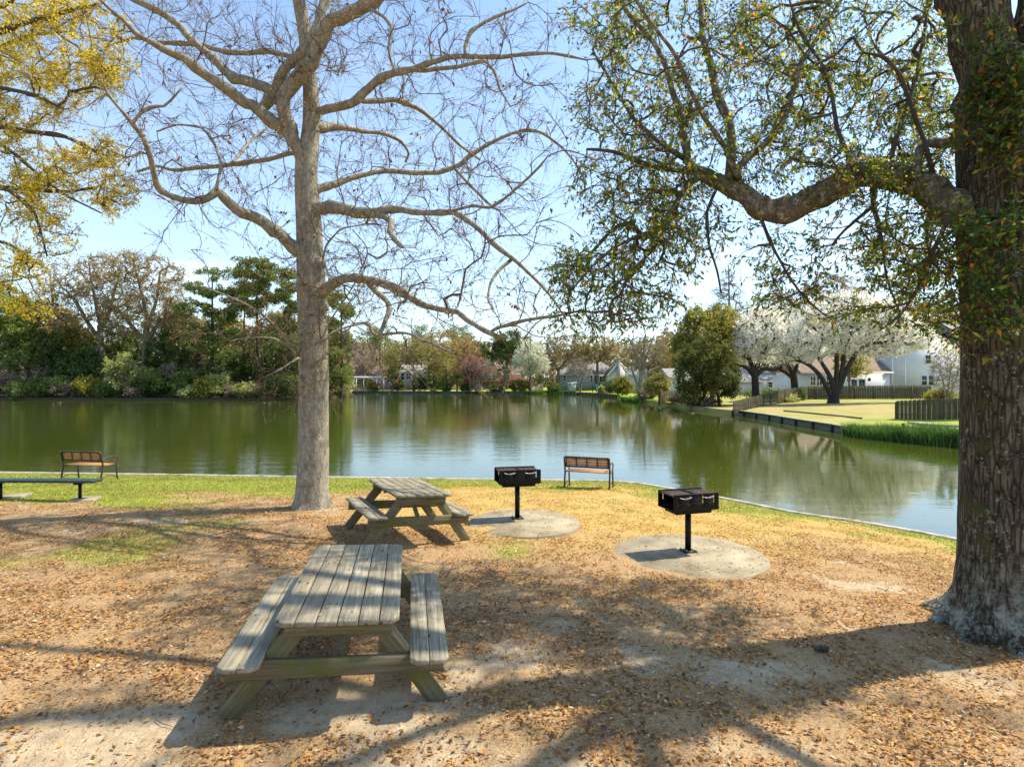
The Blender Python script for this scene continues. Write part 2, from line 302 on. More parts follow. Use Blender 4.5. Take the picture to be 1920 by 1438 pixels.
M['black'] = plain('black_steel', (0.0045, 0.004, 0.004), 0.5, 0.3, 14, 0.1, 0, 0.22)
M['rust'] = plain('rusted_plate', (0.16, 0.10, 0.075), 0.7, 0.5, 22, 0.2)
M['shiny'] = plain('bare_steel', (0.55, 0.52, 0.48), 0.4, 0.2, 30, 0, 0.7)
M['bench_iron'] = plain('bronze_iron', (0.045, 0.028, 0.022), 0.45, 0.3, 14, 0, 0.2, 0.5)
M['green_plastic'] = plain('dark_green_plank', (0.020, 0.040, 0.036), 0.45, 0.35, 12, 0.05, 0, 0.5)
M['glass'] = plain('window_glass', (0.035, 0.045, 0.05), 0.06, 0.4, 0.7, 0, 0, 0.8)
M['white_trim'] = plain('white_trim', (0.78, 0.78, 0.76), 0.6, 0.05, 2)
M['teal'] = plain('teal_plastic', (0.02, 0.30, 0.55), 0.4, 0.15, 2)
M['peach'] = plain('peach_vinyl', (0.62, 0.36, 0.20), 0.5, 0.2, 1.5)
M['pale_blue'] = plain('pale_blue_panel', (0.30, 0.38, 0.44), 0.6, 0.1, 2)
M['stone'] = plain('grey_stone', (0.30, 0.27, 0.22), 0.9, 0.4, 6, 0.3)
def concrete():
    n = NT('concrete'); v = n.coord('Object'); a = n.noise(v, 2.2, 6, 0.6); b = n.noise(v, 60, 3); c = n.noise(v, 9, 5)
    col = n.ramp(a, [(0.3, (0.17, 0.135, 0.085)), (0.5, (0.30, 0.25, 0.165)), (0.72, (0.43, 0.36, 0.25))])
    col = n.mix(n.ramp(c, [(0.5, 0.0), (0.75, 0.45)]), col, (0.20, 0.19, 0.14)); col = n.mix(n.ramp(b, [(0.62, 0.0), (0.7, 0.6)]), col, (0.12, 0.11, 0.09))
    return n.done(n.pbr(col, 0.93, nrm=n.bump(b, 0.25, 0.004), spec=0.15))
M['concrete'] = concrete()
def siding(name, col, pitch=0.16, axis=2):
    n = NT(name); t = n.new('TexCoord'); s_ = n.new('SeparateXYZ'); n.link(t.outputs['Object'], s_.inputs[0])
    f = n.math('FRACT', n.math('MULTIPLY', s_.outputs[axis], 1 / pitch)); z = n.noise(t.outputs['Object'], 1.2, 4)
    c = n.mix(n.ramp(z, [(0.3, 0.0), (0.7, 1.0)]), tuple(x * 0.9 for x in col), col)
    c = n.mix(n.ramp(f, [(0.0, 0.45), (0.12, 0.0)]), c, tuple(x * 0.55 for x in col))
    return n.done(n.pbr(c, 0.7, nrm=n.bump(f, 0.6, 0.02)))
M['white_siding'] = siding('white_siding', (0.70, 0.71, 0.72)); M['grey_siding'] = siding('grey_siding', (0.40, 0.43, 0.44)); M['cream_siding'] = siding('cream_siding', (0.55, 0.53, 0.48))
def brick():
    n = NT('brick'); v = n.coord('Object', (1, 1, 1), (math.radians(90), 0, 0)); b = n.new('TexBrick'); n.link(v, b.inputs[0]); b.inputs['Scale'].default_value = 4
    b.inputs['Color1'].default_value = (0.20, 0.075, 0.055, 1); b.inputs['Color2'].default_value = (0.13, 0.055, 0.045, 1); b.inputs['Mortar'].default_value = (0.25, 0.2, 0.17, 1)
    return n.done(n.pbr(b.outputs[0], 0.9))
M['brick'] = brick()
def roofmat(name, col):
    n = NT(name); v = n.coord('Object'); a = n.noise(v, 1.2, 5); b = n.vor(n.coord('Object', (3, 3, 7)), 1.2, out=1)
    bw = n.new('RGBToBW'); n.link(b, bw.inputs[0])
    c = n.ramp(a, [(0.3, tuple(x * 0.75 for x in col)), (0.7, tuple(x * 1.15 for x in col))]); c = n.mix(n.math('MULTIPLY', bw.outputs[0], 0.5), c, tuple(x * 0.6 for x in col))
    return n.done(n.pbr(c, 0.95))
M['grey_roof'] = roofmat('grey_shingle', (0.27, 0.26, 0.235)); M['brown_roof'] = roofmat('brown_shingle', (0.22, 0.15, 0.12)); M['tan_roof'] = roofmat('tan_shingle', (0.25, 0.175, 0.12)); M['dark_roof'] = roofmat('dark_shingle', (0.16, 0.15, 0.15))

# ================================================================== lake outline and terrain
ZW, ZS = -0.85, -0.62                 # water level, ground at the near shore
near_px = [(-200, 883), (0, 887), (300, 891), (560, 895), (700, 897), (900, 900), (1060, 902), (1130, 903), (1187, 906), (1240, 915), (1360, 937), (1480, 962), (1600, 979), (1700, 996), (1800, 1015), (1920, 1040)]
near = [((x - 960) / F * (CH - ZS) * F / (y - HZ), (CH - ZS) * F / (y - HZ)) for x, y in near_px]
near = [(-70, 23.5), (-40, 20.6)] + near + [(13.5, 8.6), (22, 5), (40, 0)]
far_px = [(1815, 836.5), (1790, 833), (1770, 836), (1700, 829), (1640, 824), (1601, 816), (1560, 808), (1500, 798), (1440, 787), (1377, 777.5), (1328, 772), (1271, 763), (1235, 758.5), (1201, 752.5), (1173, 749.5), (1157, 745.5), (1110, 741), (1058, 738.2), (1020, 738.5), (985, 738.2), (820, 737.6), (656, 738), (650, 744), (560, 750), (400, 750.5), (250, 751), (100, 750), (0, 749.5), (-150, 751)]
far = [((x - 960) / F * (CH - ZW) * F / (y - HZ), (CH - ZW) * F / (y - HZ)) for x, y in far_px]
far = [(58, 2), (48, 14), (36, 22.5)] + far + [(-125, 85), (-125, 40), (-95, 26)]
lake = np.array(near + far); NN = len(near)
def seg_dist(X, Y, poly, closed=False):
    P = np.asarray(poly, float); A = P if closed else P[:-1]; B = np.roll(P, -1, 0) if closed else P[1:]
    D = np.full(np.shape(X), 1e9)
    for a, b in zip(A, B):
        ab = b - a; t = np.clip(((X - a[0]) * ab[0] + (Y - a[1]) * ab[1]) / (ab @ ab + 1e-9), 0, 1)
        D = np.minimum(D, np.hypot(X - a[0] - t * ab[0], Y - a[1] - t * ab[1]))
    return D
def inside(X, Y):
    r = np.zeros(np.shape(X), bool); P = lake
    for i in range(len(P)):
        (x0, y0), (x1, y1) = P[i - 1], P[i]
        c = ((y0 > Y) != (y1 > Y)) & (X < (x1 - x0) * (Y - y0) / (y1 - y0 + 1e-12) + x0); r ^= c
    return r
NEARL = [(-400, 40)] + near + [(60, -10)]
def sdist(X, Y): return seg_dist(X, Y, near)
def ground_z(X, Y):
    X = np.asarray(X, float); Y = np.asarray(Y, float)
    sn = seg_dist(X, Y, near); sf = seg_dist(X, Y, far)
    gn = ZS * np.clip(1 - sn / 10, 0, 1) ** 1.5 + (fbm(X * 0.6, Y * 0.6, 5) - 0.5) * 0.10 * np.clip(sn / 2, 0, 1)
    t = np.clip((sf - 0.5) / 22, 0, 1); gf = -0.47 + 0.36 * t * t * (3 - 2 * t) + np.clip((sf - 40) / 80, 0, 1) * 0.5
    gf = gf + 0.75 * np.exp(-(((X - 33) / 7) ** 2 + ((Y - 38) / 7) ** 2)) * np.clip(sf / 5, 0, 1)
    return np.where(sn < sf, gn, gf)
def GH(px, py):
    d = 10.0; z = 0
    for _ in range(40):
        z = float(ground_z((px - 960) / F * d, d)); d = 0.5 * d + 0.5 * (CH - z) * F / (py - HZ)
    return np.array([(px - 960) / F * d, d, z])
def gz(x, y): return float(ground_z(x, y))

def build_ground():
    pts = [tuple(p) for p in lake]; n = len(pts)
    edges = [(i, (i + 1) % n) for i in range(n)]
    def grid(x0, x1, y0, y1, st, jit=0.2):
        gx, gy = np.meshgrid(np.arange(x0, x1, st), np.arange(y0, y1, st)); gx = gx.ravel() + rng.uniform(-jit, jit, gx.size) * st; gy = gy.ravel() + rng.uniform(-jit, jit, gy.size) * st
        k = ~inside(gx, gy) & (seg_dist(gx, gy, lake, True) > st * 0.35); return gx[k], gy[k]
    A = grid(-22, 18, 1.5, 22, 0.3); B = grid(-130, 80, -30, 190, 3.0); C_ = grid(-700, 700, -60, 900, 45)
    kb = ~((B[0] > -22) & (B[0] < 18) & (B[1] > 1.5) & (B[1] < 22)); B = (B[0][kb], B[1][kb])
    kc = ~((C_[0] > -130) & (C_[0] < 80) & (C_[1] > -30) & (C_[1] < 190)); C_ = (C_[0][kc], C_[1][kc])
    X = np.concatenate([A[0], B[0], C_[0]]); Y = np.concatenate([A[1], B[1], C_[1]])
    pts += list(zip(X.tolist(), Y.tolist()))
    pts += [(-2500, -300), (2500, -300), (2500, 3000), (-2500, 3000)]
    r = delaunay_2d_cdt([Vector(p) for p in pts], edges, [], 0, 1e-5)
    V = np.array([[v.x, v.y] for v in r[0]]); Fc = np.array([f for f in r[2] if len(f) == 3])
    cx = V[Fc].mean(1); Fc = Fc[~inside(cx[:, 0], cx[:, 1])]
    Z = ground_z(V[:, 0], V[:, 1])
    # flip to face up
    a, b, c = V[Fc[:, 0]], V[Fc[:, 1]], V[Fc[:, 2]]; cr_ = (b[:, 0] - a[:, 0]) * (c[:, 1] - a[:, 1]) - (b[:, 1] - a[:, 1]) * (c[:, 0] - a[:, 0])
    Fc[cr_ < 0] = Fc[cr_ < 0][:, ::-1]
    mb = MB(); mb.add(np.c_[V, Z], Fc); lk = resample(np.vstack([lake, lake[:1]]), 900); zz = ground_z(lk[:, 0], lk[:, 1]); nn_ = len(lk); c0 = lake.mean(0)
    lo = lk - norm(lk - c0) * 0.25; i = np.arange(nn_ - 1); mb.add(np.vstack([np.c_[lk, zz + 0.01], np.c_[lo, np.full(nn_, -1.5)]]), np.stack([i, i + 1, i + 1 + nn_, i + nn_], 1))
    o = mb.build('ground', None, smooth=False)
    return o, V
def zone_grass(X, Y):
    s = sdist(X, Y); n = fbm(X * 0.5, Y * 0.5, 11); n2 = fbm(X * 2.2, Y * 2.2, 12)
    wdt = np.interp(X, [-12, -5, -3, -1.5, 2.5, 5, 9], [7.5, 5.2, 3.2, 2.5, 1.9, 1.4, 1.3])
    g = np.clip((wdt - s) / 1.4 + (n - 0.5) * 3.2 + (n2 - 0.5) * 1.4 + 0.25, 0, 1)
    far_patch = np.clip((fbm(X * 0.35 + 9, Y * 0.35, 14) - 0.56) * 6, 0, 1) * (X < 0.5) * np.clip((Y - 5) / 3, 0, 1)
    yp = np.clip((fbm(X * 0.9 + 4, Y * 0.9, 15) - 0.50) * 4, 0, 1) * np.clip((5.5 - s) / 3, 0, 1) * 0.75
    return np.clip(np.maximum(np.maximum(g * (s < 9.5), far_patch * 0.55), yp), 0, 1)
SANDS = [(-3.3, 3.9, 1.5, 0.55), (-2.4, 4.3, 0.8, 0.4), (-0.3, 5.1, 0.6, 0.22), (-1.3, 4.5, 1.3, 0.35), (3.4, 5.2, 1.3, 0.35), (4.7, 7.6, 1.2, 0.55), (1.9, 3.9, 0.6, 0.3), (4.2, 6.4, 0.6, 0.3), (0.9, 3.6, 0.9, 0.3), (-13.5, 17.6, 3.6, 1.0), (2.6, 14.8, 1.4, 0.55), (3.2, 14.3, 1.2, 0.5), (-6, 10.5, 1.4, 0.3), (-4.2, 11.9, 1.0, 0.5), (2.0, 6.4, 0.7, 0.2), (-2.2, 8.3, 0.7, 0.25)]
def zone_sand(X, Y):
    v = 0
    for x, y, a, b in SANDS: v = np.maximum(v, np.exp(-(((X - x) / a) ** 2 + ((Y - y) / b) ** 2)))
    n = fbm(X * 1.3, Y * 2.0, 21); n2 = fbm(X * 6, Y * 8, 22)
    return np.clip(v * 0.95 - 0.28 + (n - 0.52) * 3.0 + (n2 - 0.5) * 1.1, 0, 1)
def zone_yellow(X, Y):
    return np.clip((Y - 8.2 - 0.15 * np.abs(X - 3) + (fbm(X * 0.7, Y * 0.7, 31) - 0.5) * 3) / 2.2, 0, 1) * np.clip((X + 3.6) / 1.6, 0, 1)

def ground_material():
    n = NT('park_ground'); p = n.pos(); g = n.attr('grass'); sd_ = n.attr('sand'); fa = n.attr('farland'); ye = n.attr('yellow')
    n1 = n.noise(p, 1.3, 6, 0.6); n2 = n.noise(p, 9, 6, 0.65); n3 = n.noise(p, 45, 4, 0.7)
    soil = n.ramp(n3, [(0.3, (0.19, 0.115, 0.055)), (0.5, (0.36, 0.24, 0.12)), (0.7, (0.52, 0.38, 0.22))])
    soil = n.mix(n.ramp(n2, [(0.4, 0.0), (0.7, 0.6)]), soil, (0.34, 0.20, 0.105))
    sand = n.ramp(n2, [(0.3, (0.33, 0.245, 0.15)), (0.6, (0.47, 0.365, 0.235)), (0.8, (0.56, 0.45, 0.30))])
    sand = n.mix(n.ramp(n3, [(0.55, 0.0), (0.75, 0.5)]), sand, (0.25, 0.18, 0.12))
    ym = n.ramp(n3, [(0.3, (0.24, 0.15, 0.05)), (0.5, (0.46, 0.31, 0.08)), (0.7, (0.60, 0.46, 0.15))])
    gr = n.ramp(n3, [(0.3, (0.12, 0.17, 0.018)), (0.5, (0.24, 0.30, 0.03)), (0.72, (0.40, 0.38, 0.06))])
    gr = n.mix(n.ramp(n2, [(0.45, 0.0), (0.7, 0.55)]), gr, (0.36, 0.29, 0.10))
    c = n.mix(n.ramp(n.math('ADD', sd_, n.math('MULTIPLY', n.math('SUBTRACT', n2, 0.5), 0.7)), [(0.3, 0.0), (0.6, 1.0)]), soil, sand)
    c = n.mix(n.math('MULTIPLY', ye, 0.75), c, ym)
    c = n.mix(n.ramp(n.math('ADD', g, n.math('MULTIPLY', n.math('SUBTRACT', n2, 0.5), 0.9)), [(0.3, 0.0), (0.65, 1.0)]), c, gr)
    fl = n.ramp(n.noise(p, 0.3, 5, 0.65), [(0.35, (0.19, 0.22, 0.045)), (0.48, (0.30, 0.30, 0.08)), (0.6, (0.40, 0.33, 0.13)), (0.72, (0.30, 0.21, 0.10))])
    fl = n.mix(n.math('MULTIPLY', n.noise(p, 3, 4), 0.4), fl, (0.18, 0.18, 0.05))
    straw = n.attr('straw'); fl = n.mix(n.math('MULTIPLY', n.math('MULTIPLY', straw, n.ramp(n.noise(p, 0.35, 4, 0.6), [(0.35, 0.1), (0.62, 1.0)])), 0.7), fl, n.ramp(n2, [(0.3, (0.30, 0.20, 0.10)), (0.7, (0.46, 0.34, 0.17))]))
    green = n.attr('greenlawn'); fl = n.mix(n.math('MULTIPLY', green, 0.9), fl, n.ramp(n2, [(0.3, (0.20, 0.30, 0.025)), (0.7, (0.36, 0.42, 0.04))]))
    fl = n.mix(n.attr('mulch'), fl, n.ramp(n2, [(0.3, (0.05, 0.04, 0.02)), (0.7, (0.11, 0.09, 0.045))]))
    c = n.mix(fa, c, fl)
    h = n.math('ADD', n.math('MULTIPLY', n2, 0.6), n.math('MULTIPLY', n3, 0.4))
    return n.done(n.pbr(c, 0.95, nrm=n.bump(h, 0.7, 0.05), spec=0.1))
gobj, GV = build_ground()
tag(gobj, kind='structure'); gobj.data.materials.append(ground_material())
co = np.zeros(len(gobj.data.vertices) * 3, np.float32); gobj.data.vertices.foreach_get('co', co); co = co.reshape(-1, 3)
farm = (seg_dist(co[:, 0], co[:, 1], near) > seg_dist(co[:, 0], co[:, 1], far)).astype(float)
def vattr(name, val):
    a = gobj.data.attributes.new(name, 'FLOAT', 'POINT'); a.data.foreach_set('value', np.asarray(val, np.float32))
vattr('grass', zone_grass(co[:, 0], co[:, 1])); vattr('sand', zone_sand(co[:, 0], co[:, 1])); vattr('farland', farm); vattr('yellow', zone_yellow(co[:, 0], co[:, 1]))
def gblob(lst): return np.clip(sum(a * np.exp(-(((co[:, 0] - x) / rx) ** 2 + ((co[:, 1] - y) / ry) ** 2)) for x, y, rx, ry, a in lst) * 1.4, 0, 1)
P_ = lambda px, d: (px - 960) / F * d
vattr('straw', gblob([(P_(1430, 56), 56, 6, 8, 1.2), (P_(1600, 50), 50, 9, 9, 0.4), (P_(1540, 60), 60, 9, 4, 0.9), (P_(1320, 60), 60, 7, 6, 1), (P_(1530, 62), 62, 6, 3, 0.8), (P_(740, 138), 140, 12, 5, 0.8), (P_(860, 136), 137, 8, 4, 0.6), (-75, 96, 60, 14, 1), (P_(980, 125), 126, 6, 3, 0.6)]))
vattr('mulch', np.clip((-P_(650, 1) * 0 + (-20 - co[:, 0])) / 6, 0, 1) * farm * (co[:, 1] > 80))
vattr('greenlawn', gblob([(P_(1215, 95), 95, 6, 14, 1.2), (P_(1090, 128), 130, 14, 10, 1), (P_(1150, 110), 112, 8, 8, 1), (P_(1020, 134), 136, 10, 6, 1), (P_(920, 138), 142, 10, 8, 0.8), (P_(1790, 33), 34, 4, 4, 0.9)]))

# water
def water_material():
    n = NT('lake_water'); p = n.pos((1.0, 1.7, 1)); q = n.pos((0.55, 1.5, 1))
    a = n.noise(p, 5.5, 3, 0.5, 0.4); b = n.noise(q, 1.0, 3, 0.5); c = n.noise(n.pos(), 0.05, 3, 0.5)
    amp = n.ramp(c, [(0.35, 0.35), (0.65, 1.0)]); sx_ = n.new('SeparateXYZ'); n.link(n.pos(), sx_.inputs[0]); mr_ = n.new('MapRange'); n.link(sx_.outputs[0], mr_.inputs[0])
    mr_.inputs[1].default_value = -25; mr_.inputs[2].default_value = 12; mr_.inputs[3].default_value = 1.1; mr_.inputs[4].default_value = 0.25; amp = n.math('MULTIPLY', amp, mr_.outputs[0])   # a light breeze on the open left side
    nrm = n.bump(n.math('MULTIPLY', n.math('ADD', n.math('MULTIPLY', a, 0.007), n.math('MULTIPLY', b, 0.021)), amp), 1.0, 1.0)
    pr = n.new('BsdfPrincipled'); n.link(n.mix(n.noise(n.pos(), 0.08, 3), (0.036, 0.048, 0.006), (0.056, 0.068, 0.010)), pr.inputs['Base Color'])
    pr.inputs['Roughness'].default_value = 0.025; pr.inputs['IOR'].default_value = 1.5; pr.inputs['Specular IOR Level'].default_value = 0.62; n.link(nrm, pr.inputs['Normal'])
    return n.done(pr.outputs[0])
wb = MB(); cl = lake.mean(0)
lp = lake + norm(lake - cl) * 0.25
r_ = delaunay_2d_cdt([Vector(p) for p in lp.tolist()], [(i, (i + 1) % len(lp)) for i in range(len(lp))], [], 1, 1e-5)
wb.add([[v.x, v.y, ZW] for v in r_[0]], np.array([f if True else f for f in r_[2]])); wo = wb.build('water', water_material()); tag(wo, kind='structure')
me = wo.data
if me.polygons[0].normal.z < 0: me.flip_normals()

# ------------------------------------------------------------------ edgings and seawalls
def ribbon(mb, path, w0, z0, z1, side=1, rnd=None, ztop=None):
    """wall of width w0 along a path (x, y), from z0 to z1"""
    P = np.asarray(path, float); T = np.gradient(P, axis=0); T = norm(T); N = np.c_[-T[:, 1], T[:, 0]] * side * w0
    z1 = np.broadcast_to(z1, (len(P),)); z0 = np.broadcast_to(z0, (len(P),))
    v = np.concatenate([np.c_[P, z0], np.c_[P, z1], np.c_[P + N, z1], np.c_[P + N, z0]]); n = len(P); i = np.arange(n - 1)
    f = np.concatenate([np.stack([i + k * n, i + 1 + k * n, i + 1 + ((k + 1) % 4) * n, i + ((k + 1) % 4) * n], 1) for k in range(4)])
    f = np.vstack([f, [0, n, 2 * n, 3 * n], [n - 1, 4 * n - 1, 3 * n - 1, 2 * n - 1]])
    mb.add(v, f, rnd)
def fpath(i0, i1, st=None):
    P = np.array([far[i] for i in range(i0, i1 + 1)]); return resample(P, max(len(P), int(np.linalg.norm(np.diff(P, axis=0), axis=1).sum() / st))) if st else P
FO = 3   # far_px starts at far[3]
eb = MB(); nr = np.array(near); ribbon(eb, resample(nr, 260), 0.13, -1.25, ZS + 0.035, 1)
t = thing('retaining_edge', 'low pale timber edging between the park lawn and the lake', 'retaining edge'); eb.build('timber_edge', M['cap_wood'], t)

def bulkhead(label, path, top, post_step, mat, cap, pw=0.14, h0=-1.3):
    t = thing('bulkhead', label, 'bulkhead'); P = resample(path, 40); a = MB(); ribbon(a, P, 0.1, h0, top, 1); a.build('wall_face', mat, t)
    c = MB(); ribbon(c, P + 0, 0.24, top + 0.003, top + 0.07, 1); c.build('cap', cap, t)
    L = np.linalg.norm(np.diff(P, axis=0), axis=1).sum(); n = max(2, int(L / post_step)); Q = resample(P, n); m = MB(); T = norm(np.gradient(Q, axis=0)); N = np.c_[-T[:, 1], T[:, 0]]
    for q, nn in zip(Q, N):
        m = MB(); m.box((q[0] + nn[0] * (pw / 2 + 0.104), q[1] + nn[1] * (pw / 2 + 0.104), (h0 + top - 0.05) / 2), (pw, pw, top - 0.05 - h0)); m.build('post', M['dark_bark'], t)
    return t
def side_fix(P): return P
# order of far[]: right to left; land lies to the right-hand side of travel, so side=+1 normals are checked below
bulkhead('timber bulkhead with dark posts below the brown lawn and blossom tree', fpath(FO + 5, FO + 9), -0.43, 2.0, M['timber'], M['cap_wood'])
bulkhead('low dark bulkhead below the lawn of the grey house with the swing set', fpath(FO + 15, FO + 17), -0.38, 1.6, M['timber'], M['timber'])
M['green_wall'] = plain('algae_green_wall', (0.10, 0.14, 0.10), 0.9, 0.3, 0.8)
bulkhead('long green seawall at the far end of the lake', fpath(FO + 19, FO + 21), -0.42, 7.0, M['green_wall'], M['green_wall'])
bulkhead('short grey seawall at the edge of the reeds beside the big trunk', fpath(FO + 0, FO + 1), -0.35, 3, M['cap_wood'], M['cap_wood'])

# ================================================================== park furniture
def board(mb, x0, x1, y0, y1, z0, z1, cut=(0, 0, 0, 0), rnd=None):
    """a plank lying along Y; cut = chamfer at (x0y0, x1y0, x1y1, x0y1)"""
    p = []
    a, b, c, d = cut
    p += [(x0, y0 + a), (x0 + a, y0)] if a else [(x0, y0)]
    p += [(x1 - b, y0), (x1, y0 + b)] if b else [(x1, y0)]
    p += [(x1, y1 - c), (x1 - c, y1)] if c else [(x1, y1)]
    p += [(x0 + d, y1), (x0, y1 - d)] if d else [(x0, y1)]
    mb.zprism(p, z0, z1, rnd)
    # same random number for the caps, so that a board has one tone
    mb.cap_r = getattr(mb, 'cap_r', []) + [mb.r[-1][0]] * 2
def finish(mb, name, mat, parent, loc=None, bevel=0.004):
    o = mb.build(name, mat, parent, loc=loc)
    if hasattr(mb, 'cap_r'):
        a = o.data.attributes['rnd']; n = len(o.data.polygons); k = len(mb.cap_r)
        for i, v in enumerate(mb.cap_r): a.data[n - k + i].value = v
    if bevel:
        m = o.modifiers.new('bevel', 'BEVEL'); m.width = bevel; m.segments = 1; m.limit_method = 'ANGLE'
    return o
def beam(name, p0, p1, wd, th, mat, parent, up=(0, 0, 1), bevel=0.004, label=None):
    """timber from p0 to p1; local Y = length, local X = wide face, local Z = thickness"""
    p0 = Vector(p0); p1 = Vector(p1); y = (p1 - p0); L = y.length; y.normalize(); z = Vector(up); z = (z - z.dot(y) * y).normalized(); x = y.cross(z)
    mb = MB(); mb.box((0, L / 2, 0), (wd, L, th), rnd=random.random()); o = mb.build(name, mat, parent)
    o.matrix_local = Matrix((( x.x, y.x, z.x, p0.x), (x.y, y.y, z.y, p0.y), (x.z, y.z, z.z, p0.z), (0, 0, 0, 1)))
    m = o.modifiers.new('bevel', 'BEVEL'); m.width = bevel; m.segments = 1
    return o
def picnic_table(label, loc, rz, tilt, pitch):
    t = thing('picnic_table', label, 'picnic table', loc, 0, 'wooden picnic tables'); t.rotation_mode = 'XYZ'
    t.rotation_euler = (Matrix.Rotation(rz, 3, 'Z') @ Matrix.Rotation(pitch, 3, 'X') @ Matrix.Rotation(tilt, 3, 'Y')).to_euler()
    L = 1.96; h = 0.76; mb = MB(); bw = 0.138
    for i in range(6):
        x = -0.437 + i * (bw + 0.0095); j = random.uniform(-0.004, 0.004); c = 0.055
        board(mb, x, x + bw, -L / 2 + j, L / 2 + j, h - 0.038, h + random.uniform(-0.002, 0.002), (c if i == 0 else 0, c if i == 5 else 0, c if i == 5 else 0, c if i == 0 else 0), random.random())
    top = finish(mb, 'tabletop', M['table_wood'], t)
    for s in (-1, 1):
        mb = MB(); c = 0.05
        for i in range(2):
            x = s * (0.53 + 0.0) if s > 0 else -0.53 - 0.285
            x = x + i * 0.146; lo = i == 0
            board(mb, x, x + 0.14, -L / 2, L / 2, 0.412, 0.45 + random.uniform(-0.002, 0.002), (c if lo else 0, 0 if lo else c, 0 if lo else c, c if lo else 0), random.random())
        finish(mb, 'bench_seat', M['table_wood'], t)
    for v in (-0.735, 0.735):
        n = 1 if v > 0 else -1
        for s in (-1, 1):
            beam('leg', (s * 0.80, v, -0.03), (s * 0.26, v, 0.682), 0.14, 0.038, M['mossy_wood'], t, (0, 1, 0))
        beam('seat_support', (-0.79, v + n * 0.040, 0.340), (0.79, v + n * 0.040, 0.340), 0.14, 0.038, M['mossy_wood'], t, (0, 1, 0))
        beam('top_support', (-0.39, v + n * 0.040, 0.65), (0.39, v + n * 0.040, 0.65), 0.135, 0.038, M['mossy_wood'], t, (0, 1, 0))
        beam('brace', (0, n * 0.10, 0.70), (0, v - n * 0.022, 0.33), 0.088, 0.038, M['mossy_wood'], t, (1, 0, 0))
    beam('middle_batten', (-0.39, 0, 0.70), (0.39, 0, 0.70), 0.088, 0.036, M['mossy_wood'], t, (0, 1, 0))
    return t
T1 = (-1.454, 5.142); T2 = (-1.748, 9.518)
picnic_table('nearest weathered grey picnic table with attached benches on leaf strewn sand', (T1[0], T1[1], 0.0), 0.172, 0.038, 0.0)
picnic_table('weathered picnic table farther off, between the grey trunk and the left grill', (T2[0], T2[1], -0.02), 0.450, 0.06, -0.030)

def disc(mb, c, r, z0, z1, n=64, wob=0.0):
    th = np.arange(n) * 2 * math.pi / n; rr = r * (1 + wob * np.sin(th * 3 + 1) + wob * 0.6 * np.sin(th * 7))
    mb.zprism([(c[0] + a * math.cos(b), c[1] + a * math.sin(b)) for a, b in zip(rr, th)], z0, z1)
def gridplate(mb, xs, zs, holes, y, th, chamfer=0.0):
    """steel plate in the xz plane with rectangular holes {(i, j)}"""
    xs = list(xs); zs = list(zs); nx, nz = len(xs), len(zs); v = []
    for yy in (y - th / 2, y + th / 2):
        for j, z in enumerate(zs):
            for i, x in enumerate(xs):
                zz = z
                if chamfer and j == nz - 1 and i in (0, nx - 1): zz = z - chamfer
                v.append((x, yy, zz))
    K = nx * nz; f = []; solid = lambda i, j: 0 <= i < nx - 1 and 0 <= j < nz - 1 and (i, j) not in holes
    for i in range(nx - 1):
        for j in range(nz - 1):
            if not solid(i, j): continue
            a, b, c, d = j * nx + i, j * nx + i + 1, (j + 1) * nx + i + 1, (j + 1) * nx + i
            f += [[a, b, c, d], [d + K, c + K, b + K, a + K]]
            if not solid(i, j - 1): f.append([a, a + K, b + K, b])
            if not solid(i, j + 1): f.append([d, c, c + K, d + K])
            if not solid(i - 1, j): f.append([a, d, d + K, a + K])
            if not solid(i + 1, j): f.append([b, b + K, c + K, c])
    mb.add(v, f)
